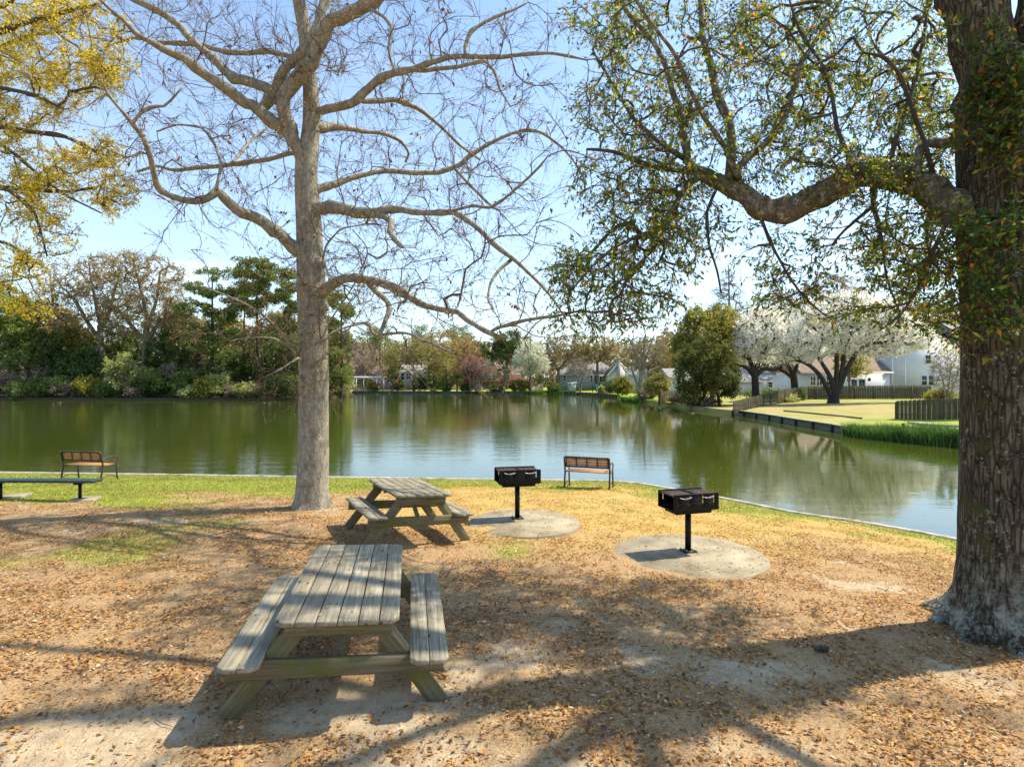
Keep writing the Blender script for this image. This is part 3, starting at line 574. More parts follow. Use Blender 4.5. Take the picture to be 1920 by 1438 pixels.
def grill(label, x, y, rz, zg):
    t = thing('park_grill', label, 'grill', (x, y, zg), rz, 'black pedestal park grills'); hl, hw, z0, z1 = 0.385, 0.215, 0.665, 0.91
    m = MB(); m.tube([(0, 0, 0.0), (0, 0, 0.62)], 0.045, 20); m.build('post', M['black'], t, True)
    m = MB(); m.box((0, 0, 0.008), (0.2, 0.2, 0.012)); bp = m.build('base_plate', M['black'], t)
    for a in (-1, 1):
        for b in (-1, 1):
            m = MB(); m.tube([(a * 0.075, b * 0.075, 0.0145), (a * 0.075, b * 0.075, 0.045)], 0.008, 8); m.build('bolt', M['shiny'], bp)
    # pan under the fire boxes
    m = MB(); m.box((0, 0, 0.625), (0.60, 0.33, 0.05)); m.box((0, 0, z0 - 0.005), (2 * hl - 0.03, 2 * hw - 0.01, 0.008)); finish(m, 'firebox_floor', M['black'], t, bevel=0.002)
    cols = [-0.30, -0.11, 0.11, 0.30]
    for s in (-1, 1):
        xs = [-hl, -hl + 0.012, -hl + 0.035]; 
        for c in cols: xs += [c - 0.010, c - 0.003, c + 0.009]
        xs += [hl - 0.035, hl - 0.012, hl]; zs = [z0 - 0.01]
        for k in range(4): zs += [z0 + 0.105 + k * 0.032, z0 + 0.123 + k * 0.032]
        zs += [z1 - 0.012, z1]; holes = set()
        for ci in range(4):
            base = 3 + ci * 3
            for k in range(4):
                holes.add((base, 1 + 2 * k)); holes.add((base + 1, 1 + 2 * k))
                if k < 3: holes.add((base, 2 + 2 * k))
        m = MB(); gridplate(m, xs, zs, holes, s * hw, 0.006, 0.012); m.build('side_plate', M['black'], t)
    m = MB(); m.box((0, 0, (z0 + z1) / 2), (0.012, 2 * hw - 0.01, z1 - z0 - 0.004)); m.build('divider', M['black'], t)
    for s in (-1, 1):
        m = MB(); m.box((s * 0.192, 0, 0.876), (0.352, 2 * hw - 0.016, 0.005)); 
        for k in range(14): m.box((s * (0.03 + k * 0.025), 0, 0.885), (0.009, 2 * hw - 0.02, 0.009))
        g = m.build('cooking_grate', M['rust'], t)
        # coiled spring handle on the front side
        m = MB(); tt = np.linspace(0, 1, 90); xx = s * 0.19 - 0.10 + 0.20 * tt
        coil = (tt > 0.45) & (tt < 0.95); ang = np.where(coil, (tt - 0.45) * 2 * math.pi * 16, 0)
        P = np.c_[xx, -hw - 0.02 - 0.012 * np.cos(ang) * coil, 0.862 - 0.02 * np.sin(tt * math.pi) + 0.012 * np.sin(ang) * coil]
        m.tube(P, 0.0035, 5); m.build('handle', M['shiny'], t, True)
        m = MB(); m.tube([(s * 0.19 - 0.1, -hw - 0.02, 0.862), (s * 0.19 - 0.1, hw, 0.862)], 0.005, 6); m.build('lift_rod', M['black'], t)
    return t
pa = GH(1292, 1045); pb = GH(982, 983)
for q, r, lab in ((pa, 1.11, 'round concrete pad under the right-hand grill, speckled with shade'), (pb, 0.99, 'round concrete pad under the left-hand grill beside the farther picnic table')):
    o = MB(); disc(o, (0, 0), r, -0.12, 0.05, 72, 0.006); ob = finish(o, 'concrete_pad', M['concrete'], None, bevel=0.012); ob.location = (q[0], q[1], q[2]); tag(ob, lab, 'concrete pad', 'round concrete pads')
g2 = GH(1290, 1041); g1 = GH(970, 978)
grill('black steel double grill on the right-hand concrete pad, nearest to the camera', g2[0] + 0.01, g2[1] + 0.03, 0.29, pa[2] + 0.053)
grill('black steel double grill on the left-hand concrete pad, in front of the lake', g1[0], g1[1] + 0.03, 0.22, pb[2] + 0.053)

def park_bench(label, pL, pR, fl=0.5):
    """pL, pR: feet of the back legs as seen from behind"""
    pL = np.array(pL); pR = np.array(pR); v = pR - pL; L = float(np.hypot(v[0], v[1])); rz = math.atan2(v[1], v[0])
    t = thing('park_bench', label, 'bench', tuple(((pL + pR) / 2)), rz, 'slatted benches facing the lake'); hl = L / 2; H = 0.84; D = 0.50
    for s in (-1, 1):
        x = s * hl; m = MB()
        m.tube(smooth_path([(x, -0.05, -0.05), (x, -0.01, 0.2), (x, 0.03, 0.40), (x, 0.0, 0.6), (x, -0.07, H)], 0.05), 0.024, 8); m.build('back_leg', M['bench_iron'], t, True)
        m = MB(); m.tube(smooth_path([(x, D + 0.03, -0.05), (x, D, 0.2), (x, D - 0.01, 0.42)], 0.06), 0.022, 8); m.build('front_leg', M['bench_iron'], t, True)
        m = MB(); m.tube(smooth_path([(x, -0.01, 0.62), (x, 0.18, 0.66), (x, 0.36, 0.665), (x, 0.5, 0.64), (x, 0.545, 0.57), (x, 0.50, 0.49), (x, D - 0.04, 0.43)], 0.04), 0.018, 8); m.build('armrest', M['bench_iron'], t, True)
        m = MB(); m.tube(smooth_path([(x, -0.01, 0.07), (x, 0.24, 0.14), (x, D, 0.07)], 0.06), 0.010, 6); m.build('stretcher', M['bench_iron'], t, True)
        m = MB(); m.tube([(x, 0.02, 0.41), (x, D, 0.42)], 0.018, 6); m.build('seat_rail', M['bench_iron'], t, True)
    # back panel, leaning away from the seat
    a = math.radians(10); R = np.array([[1, 0, 0], [0, math.cos(a), -math.sin(a)], [0, math.sin(a), math.cos(a)]]); c0 = np.array([0, 0.012, 0.56]); hb = 0.30
    def pb_(x, z, sx, sz, mat, name, par, sy=0.022): 
        m = MB(); m.box((x, 0, z), (sx, sy, sz)); m.v[-1] = m.v[-1] @ R.T + c0; return m.build(name, mat, par)
    m = MB(); B = []
    for z, sz in ((0.022, 0.045), (hb - 0.022, 0.045)): m.box((0, 0, z), (2 * hl - 0.03, 0.03, sz))
    for i in range(5): m.box((-hl + 0.04 + i * (2 * hl - 0.08) / 4, 0, hb / 2), (0.028, 0.03, hb - 0.091))
    for i in range(len(m.v)): m.v[i] = m.v[i] @ R.T + c0
    bk = m.build('backrest', M['bench_iron'], t)
    wpan = (2 * hl - 0.08) / 4 - 0.034
    for i in range(4):
        m = MB()
        for k in range(3): m.box((-hl + 0.04 + (i + 0.5) * (2 * hl - 0.08) / 4, 0, 0.084 + k * 0.067), (wpan, 0.018, 0.056), rnd=random.random())
        for q in range(len(m.v)): m.v[q] = m.v[q] @ R.T + c0
        m.build('slat_panel', M['bench_slat'], bk)
    m = MB()
    for k in range(6): m.box((0, 0.055 + k * 0.079, 0.438), (2 * hl - 0.05, 0.066, 0.022), rnd=random.random())
    m.build('seat', M['bench_slat'], t)
    return t
def at(px, d): x = (px - 960) / F * d; return (x, d, gz(x, d))
park_bench('slatted park bench right of the left-hand grill, seen from behind at the water', at(1059, 15.75), at(1143, 15.35))
park_bench('slatted park bench at the far left, seen from behind facing the water', at(117, 17.0), at(191, 16.75))

# dark green plank bench at the left edge
q = GH(150, 938); t = thing('backless_bench', 'dark green backless plank bench running out of the frame at the left', 'bench', (q[0], q[1], q[2]))
t.rotation_euler = (0, 0, math.radians(-1.5)); zt = 0.46
m = MB()
for k in range(2): board(m, -3.2, 0.40, -0.15 + k * 0.152, -0.002 + k * 0.152, zt - 0.055, zt, rnd=0.3 + 0.3 * k)
finish(m, 'seat', M['green_plastic'], t, bevel=0.008)
for k, x in enumerate((0.0, -1.78)):
    m = MB(); m.tube([(x, 0, -0.05), (x, 0, zt - 0.1)], 0.034, 12); m.build('leg', M['black'], t, True)
    m = MB(); m.box((x, 0, zt - 0.078), (0.10, 0.26, 0.04)); m.build('bracket', M['black'], t)
m = MB(); m.box((-1.4, 0, zt - 0.068), (3.2, 0.06, 0.02)); m.build('rail', M['black'], t)
for k, (x, lab) in enumerate(((0.05, 'small concrete footing slab in the grass under the green bench leg'), (-1.75, 'small concrete slab in the grass at the left edge of the frame'))):
    m = MB(); m.box((0, 0, 0), (0.50, 0.42, 0.1)); ob = finish(m, 'concrete_footing', M['concrete'], None, bevel=0.01)
    xx = q[0] + x; ob.location = (xx + (0.05 if k == 0 else 0.0), q[1] + (0.0 if k == 0 else 0.35), gz(xx, q[1]) - 0.005); ob.rotation_euler = (0, 0, 0.25); tag(ob, lab, 'concrete slab')

# ================================================================== trees: growing branches toward targets
class Skel:
    def __init__(s, wpath=0.12): s.P = np.zeros((20000, 3)); s.par = np.full(20000, -1); s.L = np.zeros(20000); s.fix = np.zeros(20000); s.n = 0; s.br = []; s.w = wpath
    def node(s, p, par, fix=0):
        i = s.n; s.P[i] = p; s.par[i] = par; s.n += 1; s.fix[i] = fix
        s.L[i] = (s.L[par] + np.linalg.norm(p - s.P[par])) if par >= 0 else 0
        return i
    def main(s, P, R, attach=None):
        par = -1
        if s.n: par = int(np.argmin(np.linalg.norm(s.P[:s.n] - P[0], axis=1)))
        for p, r in zip(P, R): par = s.node(p, par, r)
    def grow(s, T, step, wig=0.12, up=0.0, maxd=1e9, order=True, minL=0.0):
        T = np.asarray(T)
        if order:
            base = s.P[:s.n]; d0 = np.array([np.min(np.linalg.norm(base - t, axis=1)) for t in T]); T = T[np.argsort(d0)]
        for t in T:
            if s.n > 19900: break
            d = np.linalg.norm(s.P[:s.n] - t, axis=1) + s.w * s.L[:s.n] + (s.L[:s.n] < minL) * 100; a = int(np.argmin(d)); v = t - s.P[a]; L = np.linalg.norm(v)
            if L > maxd or L < 1e-3: continue
            n = max(2, int(L / step)); k = np.linspace(0, 1, n + 1)[1:, None]; off = rng.normal(size=3) * wig * L; off[2] += up * L
            # leave along the parent's direction
            pp = s.par[a]; dirp = norm(s.P[a] - s.P[pp]) if pp >= 0 else np.zeros(3)
            pts = s.P[a] + v * k + off * (4 * k * (1 - k)) * 0.5 + dirp * L * 0.35 * (k * (1 - k) ** 2) * 2 + rng.normal(size=(n, 3)) * wig * step * 0.35
            ids = [a]; par = a
            for p in pts: par = s.node(p, par); ids.append(par)
            s.br.append(ids)
    def radii(s, tip, power=0.5, rmax=1.0):
        cnt = np.zeros(s.n)
        for b in s.br: cnt[b[-1]] += 1
        for i in range(s.n - 1, -1, -1):
            if s.par[i] >= 0: cnt[s.par[i]] += cnt[i]
        s.cnt = cnt; s.rad = np.minimum(tip * np.maximum(cnt, 1) ** power, rmax)
        return s.rad
    def branches(s, N):
        P = np.zeros((len(s.br), N, 3)); R = np.zeros((len(s.br), N))
        for i, b in enumerate(s.br):
            ids = np.array(b); rr = s.rad[ids].copy(); rr[0] = rr[1] if len(rr) > 1 else rr[0]
            q = resample(np.c_[s.P[ids], rr], N); P[i] = q[:, :3]; R[i] = q[:, 3]
        return P, R
def twiglets(P, per, length, spread=0.9, N=4, droop=0.0, tmin=0.25, curl=0.35):
    Mn, K, _ = P.shape; i = np.repeat(np.arange(Mn), per); t = rng.uniform(tmin, 1, len(i)) * (K - 1); a = np.minimum(t.astype(int), K - 2); f = (t - a)[:, None]
    p = P[i, a] * (1 - f) + P[i, a + 1] * f; tg = norm(P[i, a + 1] - P[i, a]); rd = norm(rng.normal(size=(len(i), 3))); d = norm(tg + rd * spread)
    L = length * rng.uniform(0.5, 1.3, len(i))[:, None]; k = norm(rng.normal(size=(len(i), 3))) * curl; k[:, 2] -= droop
    return np.stack([p + d * L * s_ + k * L * s_ * s_ * 0.5 for s_ in np.linspace(0, 1, N)], 1)
def leaves_on(mb, Tw, per, size, width=0.4, sizevar=0.3, spread=1.0, tmin=0.2, droop=0.25, rbias=None, jit=0.0, fold=0.25):
    Mn, K, _ = Tw.shape; i = np.repeat(np.arange(Mn), per); t = rng.uniform(tmin, 1, len(i)) * (K - 1); a = np.minimum(t.astype(int), K - 2); f = (t - a)[:, None]
    p = Tw[i, a] * (1 - f) + Tw[i, a + 1] * f + rng.normal(size=(len(i), 3)) * jit; d = norm(norm(Tw[i, a + 1] - Tw[i, a]) * 0.6 + norm(rng.normal(size=(len(i), 3))) * spread + np.array([0, 0, -droop]))
    leafquads(mb, p, d, size * rng.uniform(1 - sizevar, 1 + sizevar, len(i)), width, rbias, fold)
def leafquads(mb, p, d, L, width, rnd=None, fold=0.25, nbias=None):
    n = norm(rng.normal(size=p.shape) + (0 if nbias is None else nbias)); s_ = norm(np.cross(d, n)); n = np.cross(s_, d); L = L[:, None]; w = L * width * 0.5
    v = np.stack([p, p + d * L * 0.5 + s_ * w + n * w * fold, p + d * L, p + d * L * 0.5 - s_ * w + n * w * fold], 1)
    k = np.arange(len(p))[:, None] * 4; f = k + np.array([[0, 1, 2, 3]])
    mb.add(v.reshape(-1, 3), f, rng.random(len(p)) if rnd is None else rnd)

def trunk_mesh(path, radii, sides, flare=None, lumps=0.04, seed=1, ribs=None):
    """path (n,3), radii (n,); root flare = (extra, decay height, number of lobes, phase)"""
    P = np.asarray(path); n = len(P); th = np.arange(sides) * 2 * math.pi / sides; V = np.zeros((n, sides, 3)); h = P[:, 2] - P[0, 2]
    T = norm(np.gradient(P, axis=0)); A = norm(np.cross(T, np.array([0, 1.0, 0]))); B = np.cross(T, A)
    for i in range(n):
        r = np.full(sides, radii[i]); c = fbm(np.cos(th) * 1.5 + 7, np.sin(th) * 1.5 + h[i] * 0.9, seed) - 0.5
        c2 = fbm(th * 5 + seed, np.full(sides, h[i] * 1.2), seed + 5) - 0.5
        r = r * (1 + lumps * 3 * c + lumps * 1.2 * c2 * np.minimum(1, np.abs(np.sin(th / 2)) * 4))
        if flare:
            ex, dec, lob, ph = flare; e = math.exp(-max(h[i], 0) / dec)
            if lob < 0:      # a few separate roots, each with its own direction, width and height
                lo = 0
                for a_, w_, k_, hh in ((2.95, .20, 1.5, .20), (2.35, .13, .7, .16), (3.65, .15, 1.1, .26), (4.25, .17, 1.6, .20), (4.72, .10, .8, .12), (5.2, .19, 1.5, .23), (5.9, .16, 1.0, .2), (0.4, .2, 1.2, .2), (1.1, .2, 1.0, .2), (1.8, .16, 1.1, .2)):
                    dl = np.abs((th - a_ + 0.10 * math.sin(h[i] * 9 + a_) + math.pi) % (2 * math.pi) - math.pi); lo = lo + k_ * np.exp(-(dl / w_) ** 2) * math.exp(-max(h[i], 0) / hh)
                r = r + ex * lo * 0.85 + ex * 0.25 * e + 0.035 * e * (fbm(th * 9, np.full(sides, h[i] * 9), 44) - 0.5) * 2
            else:
                lo = np.maximum(0, np.cos((th * lob + ph + 0.8 * np.sin(th * 2 + ph)))) ** 0.8
                r = r + ex * e * (0.35 + 0.9 * lo)
        V[i] = P[i] + A[i][None] * (np.cos(th) * r)[:, None] + B[i][None] * (np.sin(th) * r)[:, None]
    i = np.arange(n - 1)[:, None]; j = np.arange(sides)[None]; q = np.stack([i * sides + j, i * sides + (j + 1) % sides, (i + 1) * sides + (j + 1) % sides, (i + 1) * sides + j], -1).reshape(-1, 4)
    return V.reshape(-1, 3), q

def px_path(pts, d0, d1, step=0.12, bow=0.0):
    """traced branch [(px, py, r_px)] -> points with real radii; its distance goes from d0 to d1 along its length"""
    a = np.array(pts, float); L = np.r_[0, np.cumsum(np.hypot(np.diff(a[:, 0]), np.diff(a[:, 1])))]; t = L / L[-1]
    d = d0 + (d1 - d0) * t + bow * np.sin(t * math.pi)
    Q = np.array([np.r_[W(x, y, dd), r * dd / F] for (x, y, r), dd in zip(a, d)]); Q = smooth_path(Q, step, 0.55); Q[:, 3] = np.maximum(Q[:, 3], 0.004)
    return Q
def limb(Q, name, mat, parent, org, k=10, lump=0.10, seed=0):
    P = Q[:, :3] - org; R = Q[:, 3] * (1 + lump * 2 * (fbm(np.arange(len(Q)) * 0.6, np.full(len(Q), seed * 3.3), 77) - 0.5))
    e = norm(rng.normal(size=(len(P), 3))); wob = np.stack([fbm(np.arange(len(P)) * 0.38, np.full(len(P), seed * 2.1 + a * 9), 91 + a) - 0.5 for a in range(3)], 1); fade = np.minimum(1, np.arange(len(P)) / 4)[:, None]; P = P + wob * R[:, None] * 0.7 * fade
    for c_ in range(max(1, len(P) // 9)):
        i0 = rng.integers(2, max(3, len(P) - 1)); R = R * (1 + rng.uniform(0.12, 0.34) * np.exp(-((np.arange(len(P)) - i0) / 0.8) ** 2))
    m = MB(); v, f = tubes(P[None], R[None], k); 
    vv = v.reshape(len(P), k, 3); c = P[:, None]; nz_ = fbm(np.arange(len(P))[:, None] * 0.8 + seed, np.arange(k)[None] * 1.1, 33 + seed) - 0.5
    vv = c + (vv - c) * (1 + 0.28 * nz_[:, :, None]); m.add(vv.reshape(-1, 3), f); n = len(P) * k
    m.f_ngon = [list(range(k))[::-1], list(range(n - k, n))]
    return m.build(name, mat, parent, True)

# ------------------------------------------------------------------ the bare tree in the middle of the lawn
def bare_tree():
    b = GH(584, 952); D = b[1]; org = b.copy(); t = thing('bare_tree', 'tall grey barked tree, nearly bare, standing beside the farther picnic table', 'tree', tuple(b))
    tr = [(583, 965, 31), (584, 945, 30.5), (585, 925, 29.5), (586, 900, 29), (588, 850, 28), (588, 800, 27.5), (588, 700, 27.5), (587, 645, 27.5), (586, 600, 26.5), (584, 540, 26), (581, 480, 23.5), (580, 433, 23), (577, 380, 22), (574, 333, 20.5), (575, 300, 20), (580, 270, 17), (584, 234, 16), (584, 200, 15), (582, 167, 13.5), (577, 120, 12.5), (571, 60, 12), (560, 0, 11.5), (548, -70, 10), (540, -160, 8), (530, -260, 6), (520, -340, 3)]
    Q = px_path(tr, D, D, 0.09); Q[:, :3] -= org; v, f = trunk_mesh(Q[:, :3], Q[:, 3], 36, (0.24, 0.17, 5, 0.7), 0.03, 3); m = MB(); m.add(v, f); m.build('trunk', M['grey_bark'], t, True)
    BR = [  # traced points, end distance offset, bow
        ([(574, 320, 15), (562, 285, 15), (548, 258, 14), (537, 225, 14), (531, 190, 13), (540, 170, 13.5), (553, 155, 14), (581, 117, 14), (604, 73, 13), (618, 43, 13.5), (640, 33, 13), (673, 17, 12), (707, -5, 11), (760, -50, 10), (830, -110, 6), (880, -160, 3)], -1.6, 0),
        ([(550, 258, 13), (534, 245, 13), (505, 222, 13), (478, 201, 11), (461, 194, 11), (417, 160, 11), (377, 137, 9.5), (341, 107, 9), (310, 95, 7), (290, 83, 5.5), (254, 63, 5), (230, 37, 4), (200, 13, 3), (170, -20, 2)], -2.4, 0),
        ([(490, 205, 9), (500, 195, 11), (521, 160, 10), (536, 128, 10), (564, 100, 10), (591, 60, 9.5), (601, 27, 9.5), (611, 0, 9), (625, -60, 9), (650, -130, 5)], 0.6, -0.7),
        ([(515, 172, 9), (501, 165, 10), (467, 154, 9.5), (434, 144, 9.5), (414, 124, 8.5), (384, 97, 7.5), (361, 77, 7), (334, 47, 7), (300, 23, 7), (267, 7, 6.5), (240, -8, 6), (180, -40, 4)], 1.6, 0.3),
        ([(560, 112, 5), (540, 105, 5), (501, 97, 5), (461, 100, 5), (417, 97, 5), (367, 83, 5), (294, 80, 4), (254, 72, 3), (200, 88, 2)], 2.3, 0),
        ([(590, 212, 8), (610, 206, 8.5), (634, 200, 9), (667, 190, 9), (687, 170, 8.5), (717, 144, 7.5), (750, 134, 7), (784, 127, 6), (820, 114, 5.5), (861, 105, 5), (901, 107, 4.5), (941, 107, 4.5), (984, 102, 4), (1034, 100, 3), (1101, 113, 2)], -2.0, 0),
        ([(770, 131, 4), (795, 133, 4.5), (817, 130, 4.5), (867, 124, 3.5), (907, 115, 3), (927, 134, 3), (937, 167, 2.2), (957, 200, 1.5)], -2.2, 0, 5, 0.55),
        ([(872, 106, 3), (873, 84, 4), (884, 60, 4), (907, 43, 3.5), (934, 30, 3.5), (961, 20, 2.5), (990, 5, 1.5)], -0.8, 0, 5, 0.65),
        ([(690, 15, 4), (717, 30, 3.5), (734, 50, 3.5), (731, 83, 3), (730, 107, 2.5), (742, 135, 2)], -2.2, 0, 0, 0.6),
        ([(672, 188, 5), (687, 190, 5.5), (714, 190, 5), (740, 187, 5), (784, 204, 4.5), (814, 227, 3.5), (844, 254, 3), (864, 274, 2.5), (900, 300, 1.5)], 1.6, 0, 5, 0.2),
        ([(588, 240, 12), (608, 240, 11), (627, 236, 7.5), (650, 240, 6), (684, 247, 4.5), (717, 250, 3.5), (750, 264, 3), (767, 287, 2.5), (760, 304, 2)], 1.8, 0),
        ([(590, 360, 9), (600, 354, 8), (627, 346, 6.5), (660, 334, 5.5), (700, 324, 5), (734, 320, 5), (770, 323, 5), (820, 324, 5), (861, 310, 5), (884, 290, 4.5), (917, 270, 4), (951, 254, 3.5), (984, 244, 3), (1017, 250, 3), (1051, 274, 2.5), (1074, 300, 2), (1094, 334, 2), (1096, 360, 1.5)], 2.0, 0.5),
        ([(585, 392, 14), (605, 390, 13), (634, 389, 12), (667, 398, 11.5), (697, 400, 10.5), (722, 394, 8), (750, 394, 7), (800, 400, 6), (851, 399, 6), (874, 412, 5.5), (901, 434, 5), (934, 464, 5), (957, 483, 4.5), (979, 500, 4), (1010, 530, 3), (1040, 565, 2.2), (1062, 600, 1.5)], -2.6, -0.3),
        ([(702, 402, 7), (718, 405, 7), (733, 415, 6.5), (731, 434, 5.5), (740, 451, 5.5), (755, 464, 3)], -2.0, 0, 12, 0.25),
        ([(845, 396, 3), (887, 386, 3), (917, 390, 3), (944, 374, 2.8), (984, 340, 2.5), (1011, 314, 2.3), (1027, 294, 1.6)], -3.0, 0, 12, 0.6),
        ([(854, 318, 3), (884, 350, 3), (914, 380, 3), (930, 392, 2)], 0.5, 0, 11, 0.55),
        ([(958, 488, 4), (937, 505, 3.4), (920, 530, 3), (915, 560, 2), (925, 580, 1.5)], -2.8, 0, 12, 0.8),
        ([(592, 560, 12), (608, 545, 13), (628, 530, 10.5), (648, 523, 9), (664, 522, 9), (687, 526, 9), (712, 530, 8.5), (740, 540, 7.5), (765, 555, 7), (795, 572, 6.5), (825, 580, 6), (857, 585, 6), (875, 600, 5.5), (900, 615, 5), (922, 627, 5), (938, 633, 4.5)], -2.4, -0.2),
        ([(920, 622, 3), (935, 614, 3.8), (950, 611, 4), (979, 602, 4), (1010, 597, 3.4), (1050, 591, 3), (1090, 582, 2)], -3.2, 0, 17, 0.95),
        ([(692, 532, 6), (706, 548, 6), (724, 562, 5.2), (730, 580, 5), (722, 602, 5), (711, 630, 4.2), (697, 625, 3.4), (690, 605, 2.6), (660, 611, 2.2), (625, 622, 2), (600, 640, 1.5)], -2.6, 0, 17, 0.28),
        ([(712, 628, 3.5), (737, 625, 3), (765, 625, 2.6), (790, 637, 2.4), (812, 645, 2), (850, 662, 1.4)], -3.0, 0, 19, 0.6),
        ([(578, 480, 12), (554, 466, 12), (521, 437, 12), (484, 411, 11.5), (451, 397, 10.5), (424, 376, 9.5), (407, 360, 9), (392, 372, 7), (367, 379, 6.5), (334, 373, 6.5), (300, 358, 6), (290, 334, 5.5), (284, 300, 5.5), (267, 257, 5), (247, 232, 4.5), (227, 207, 3.5), (204, 180, 2.5), (190, 150, 1.6)], -3.0, 0),
        ([(248, 232, 3.5), (267, 209, 3.4), (287, 200, 3.4), (307, 200, 3), (327, 182, 2), (345, 160, 1.5)], -2.5, 0, 21, 0.9),
        ([(405, 358, 3.5), (411, 327, 3), (414, 307, 3), (401, 267, 2.6), (377, 240, 2.2), (334, 234, 2), (294, 247, 1.6)], -0.8, 0, 21, 0.42),
        ([(566, 285, 5), (540, 289, 4.5), (501, 299, 4.5), (434, 309, 4.5), (374, 315, 4), (327, 319, 3.5), (294, 312, 3), (257, 322, 2)], 2.2, 0.4),
        ([(434, 307, 3), (451, 287, 3), (477, 257, 2.6), (504, 239, 2)], 2.4, 0, 24, 0.45),
        ([(575, 705, 4), (560, 670, 3), (540, 640, 2.8), (510, 605, 2.4), (470, 575, 2), (420, 552, 1.6), (370, 535, 1.2)], -1.4, 0),
        ([(572, 700, 3), (548, 655, 2.4), (515, 635, 2), (470, 632, 1.6), (430, 640, 1.2)], -1.2, 0),
        ([(578, 715, 3), (566, 690, 2.4), (562, 670, 2.2), (530, 690, 1.8), (500, 705, 1.2)], -1.0, 0),
        ([(592, 700, 2.5), (600, 650, 2), (620, 600, 1.6), (660, 540, 1.5), (690, 470, 1.3), (660, 430, 1)], -0.8, 0),
        ([(583, 488, 15), (596, 492, 14), (605, 496, 11), (609, 499, 5)], -0.15, 0),
        ([(590, 575, 13), (603, 574, 11), (611, 578, 8), (614, 582, 3)], -0.2, 0),
        ([(594, 560, 2.5), (603, 500, 2.2), (612, 460, 2), (640, 430, 1.6), (690, 420, 1.2)], -0.9, 0),
    ]
    sk = Skel(0.10); sk.main(Q[:, :3] + org, Q[:, 3]); ends = []
    for i, b_ in enumerate(BR):
        pts, dd, bow = b_[:3]
        if len(b_) > 3: s0 = ends[b_[3]][0] + (ends[b_[3]][1] - ends[b_[3]][0]) * b_[4]; s1 = D + dd
        else: s0 = D; s1 = D + dd
        ends.append((s0, s1)); q = px_path(pts, s0, s1, 0.11, bow); q[:, 3] *= 0.92; limb(q, 'limb', M['grey_bark'], t, org, 10 if pts[0][2] > 5 else 6, 0.12, i); sk.main(q[:, :3], q[:, 3])
    # fine branches, grown from the limbs
    base = np.arange(sk.n); z = sk.P[:sk.n, 2] - org[2]; ok = base[(sk.fix[:sk.n] < 0.16) & (z > 1.9)]
    T = sk.P[rng.choice(ok, 1900)]; dirs = norm(rng.normal(size=(len(T), 3)) * np.array([1, 1, 0.8]) + np.array([0, 0, -0.05])); T = T + dirs * rng.uniform(0.3, 1.6, len(T))[:, None]
    T = T[(T[:, 2] > 1.6)]
    sk.grow(T, 0.16, 0.06, 0.0, 2.4); sk.radii(0.0042, 0.5, 0.03)
    P, R = sk.branches(7); m = MB(); v, f = tubes(P - org, R, 4); m.add(v, f)
    tw = twiglets(P, 6, 0.38, 0.7, 4, 0.03, curl=0.16); v, f = tubes(tw - org, np.broadcast_to(np.array([0.0036, 0.0031, 0.0026, 0.0018]), tw.shape[:2]), 3); m.add(v, f)
    m.build('twigs', M['twig'], t, True)
    m = MB(); leaves_on(m, tw - org, 2, 0.030, 0.6, 0.4, 1.0, 0.3, 0.0); 
    m.build('buds', M['bud'], t)
    m = MB(); pick = tw[rng.choice(len(tw), 260)]; leaves_on(m, pick - org, 3, 0.075, 0.5, 0.3, 0.6, 0.7, 1.0); m.build('withered_leaves', M['dead_leaf'], t)
    m = MB(); near_b = tw[(tw[:, 0, 0] > -2.9) & (tw[:, 0, 0] < 1.6) & (tw[:, 0, 2] > 5.0) & (tw[:, 0, 2] < 8.0)]; pick = near_b[rng.choice(len(near_b), min(len(near_b), 260))]; leaves_on(m, pick - org, 2, 0.05, 0.45, 0.3, 1.0, 0.3, 0.4, rng.uniform(0.3, 0.9, len(pick) * 2)); m.build('green_leaves', M['oak_leaf'], t)
bare_tree()

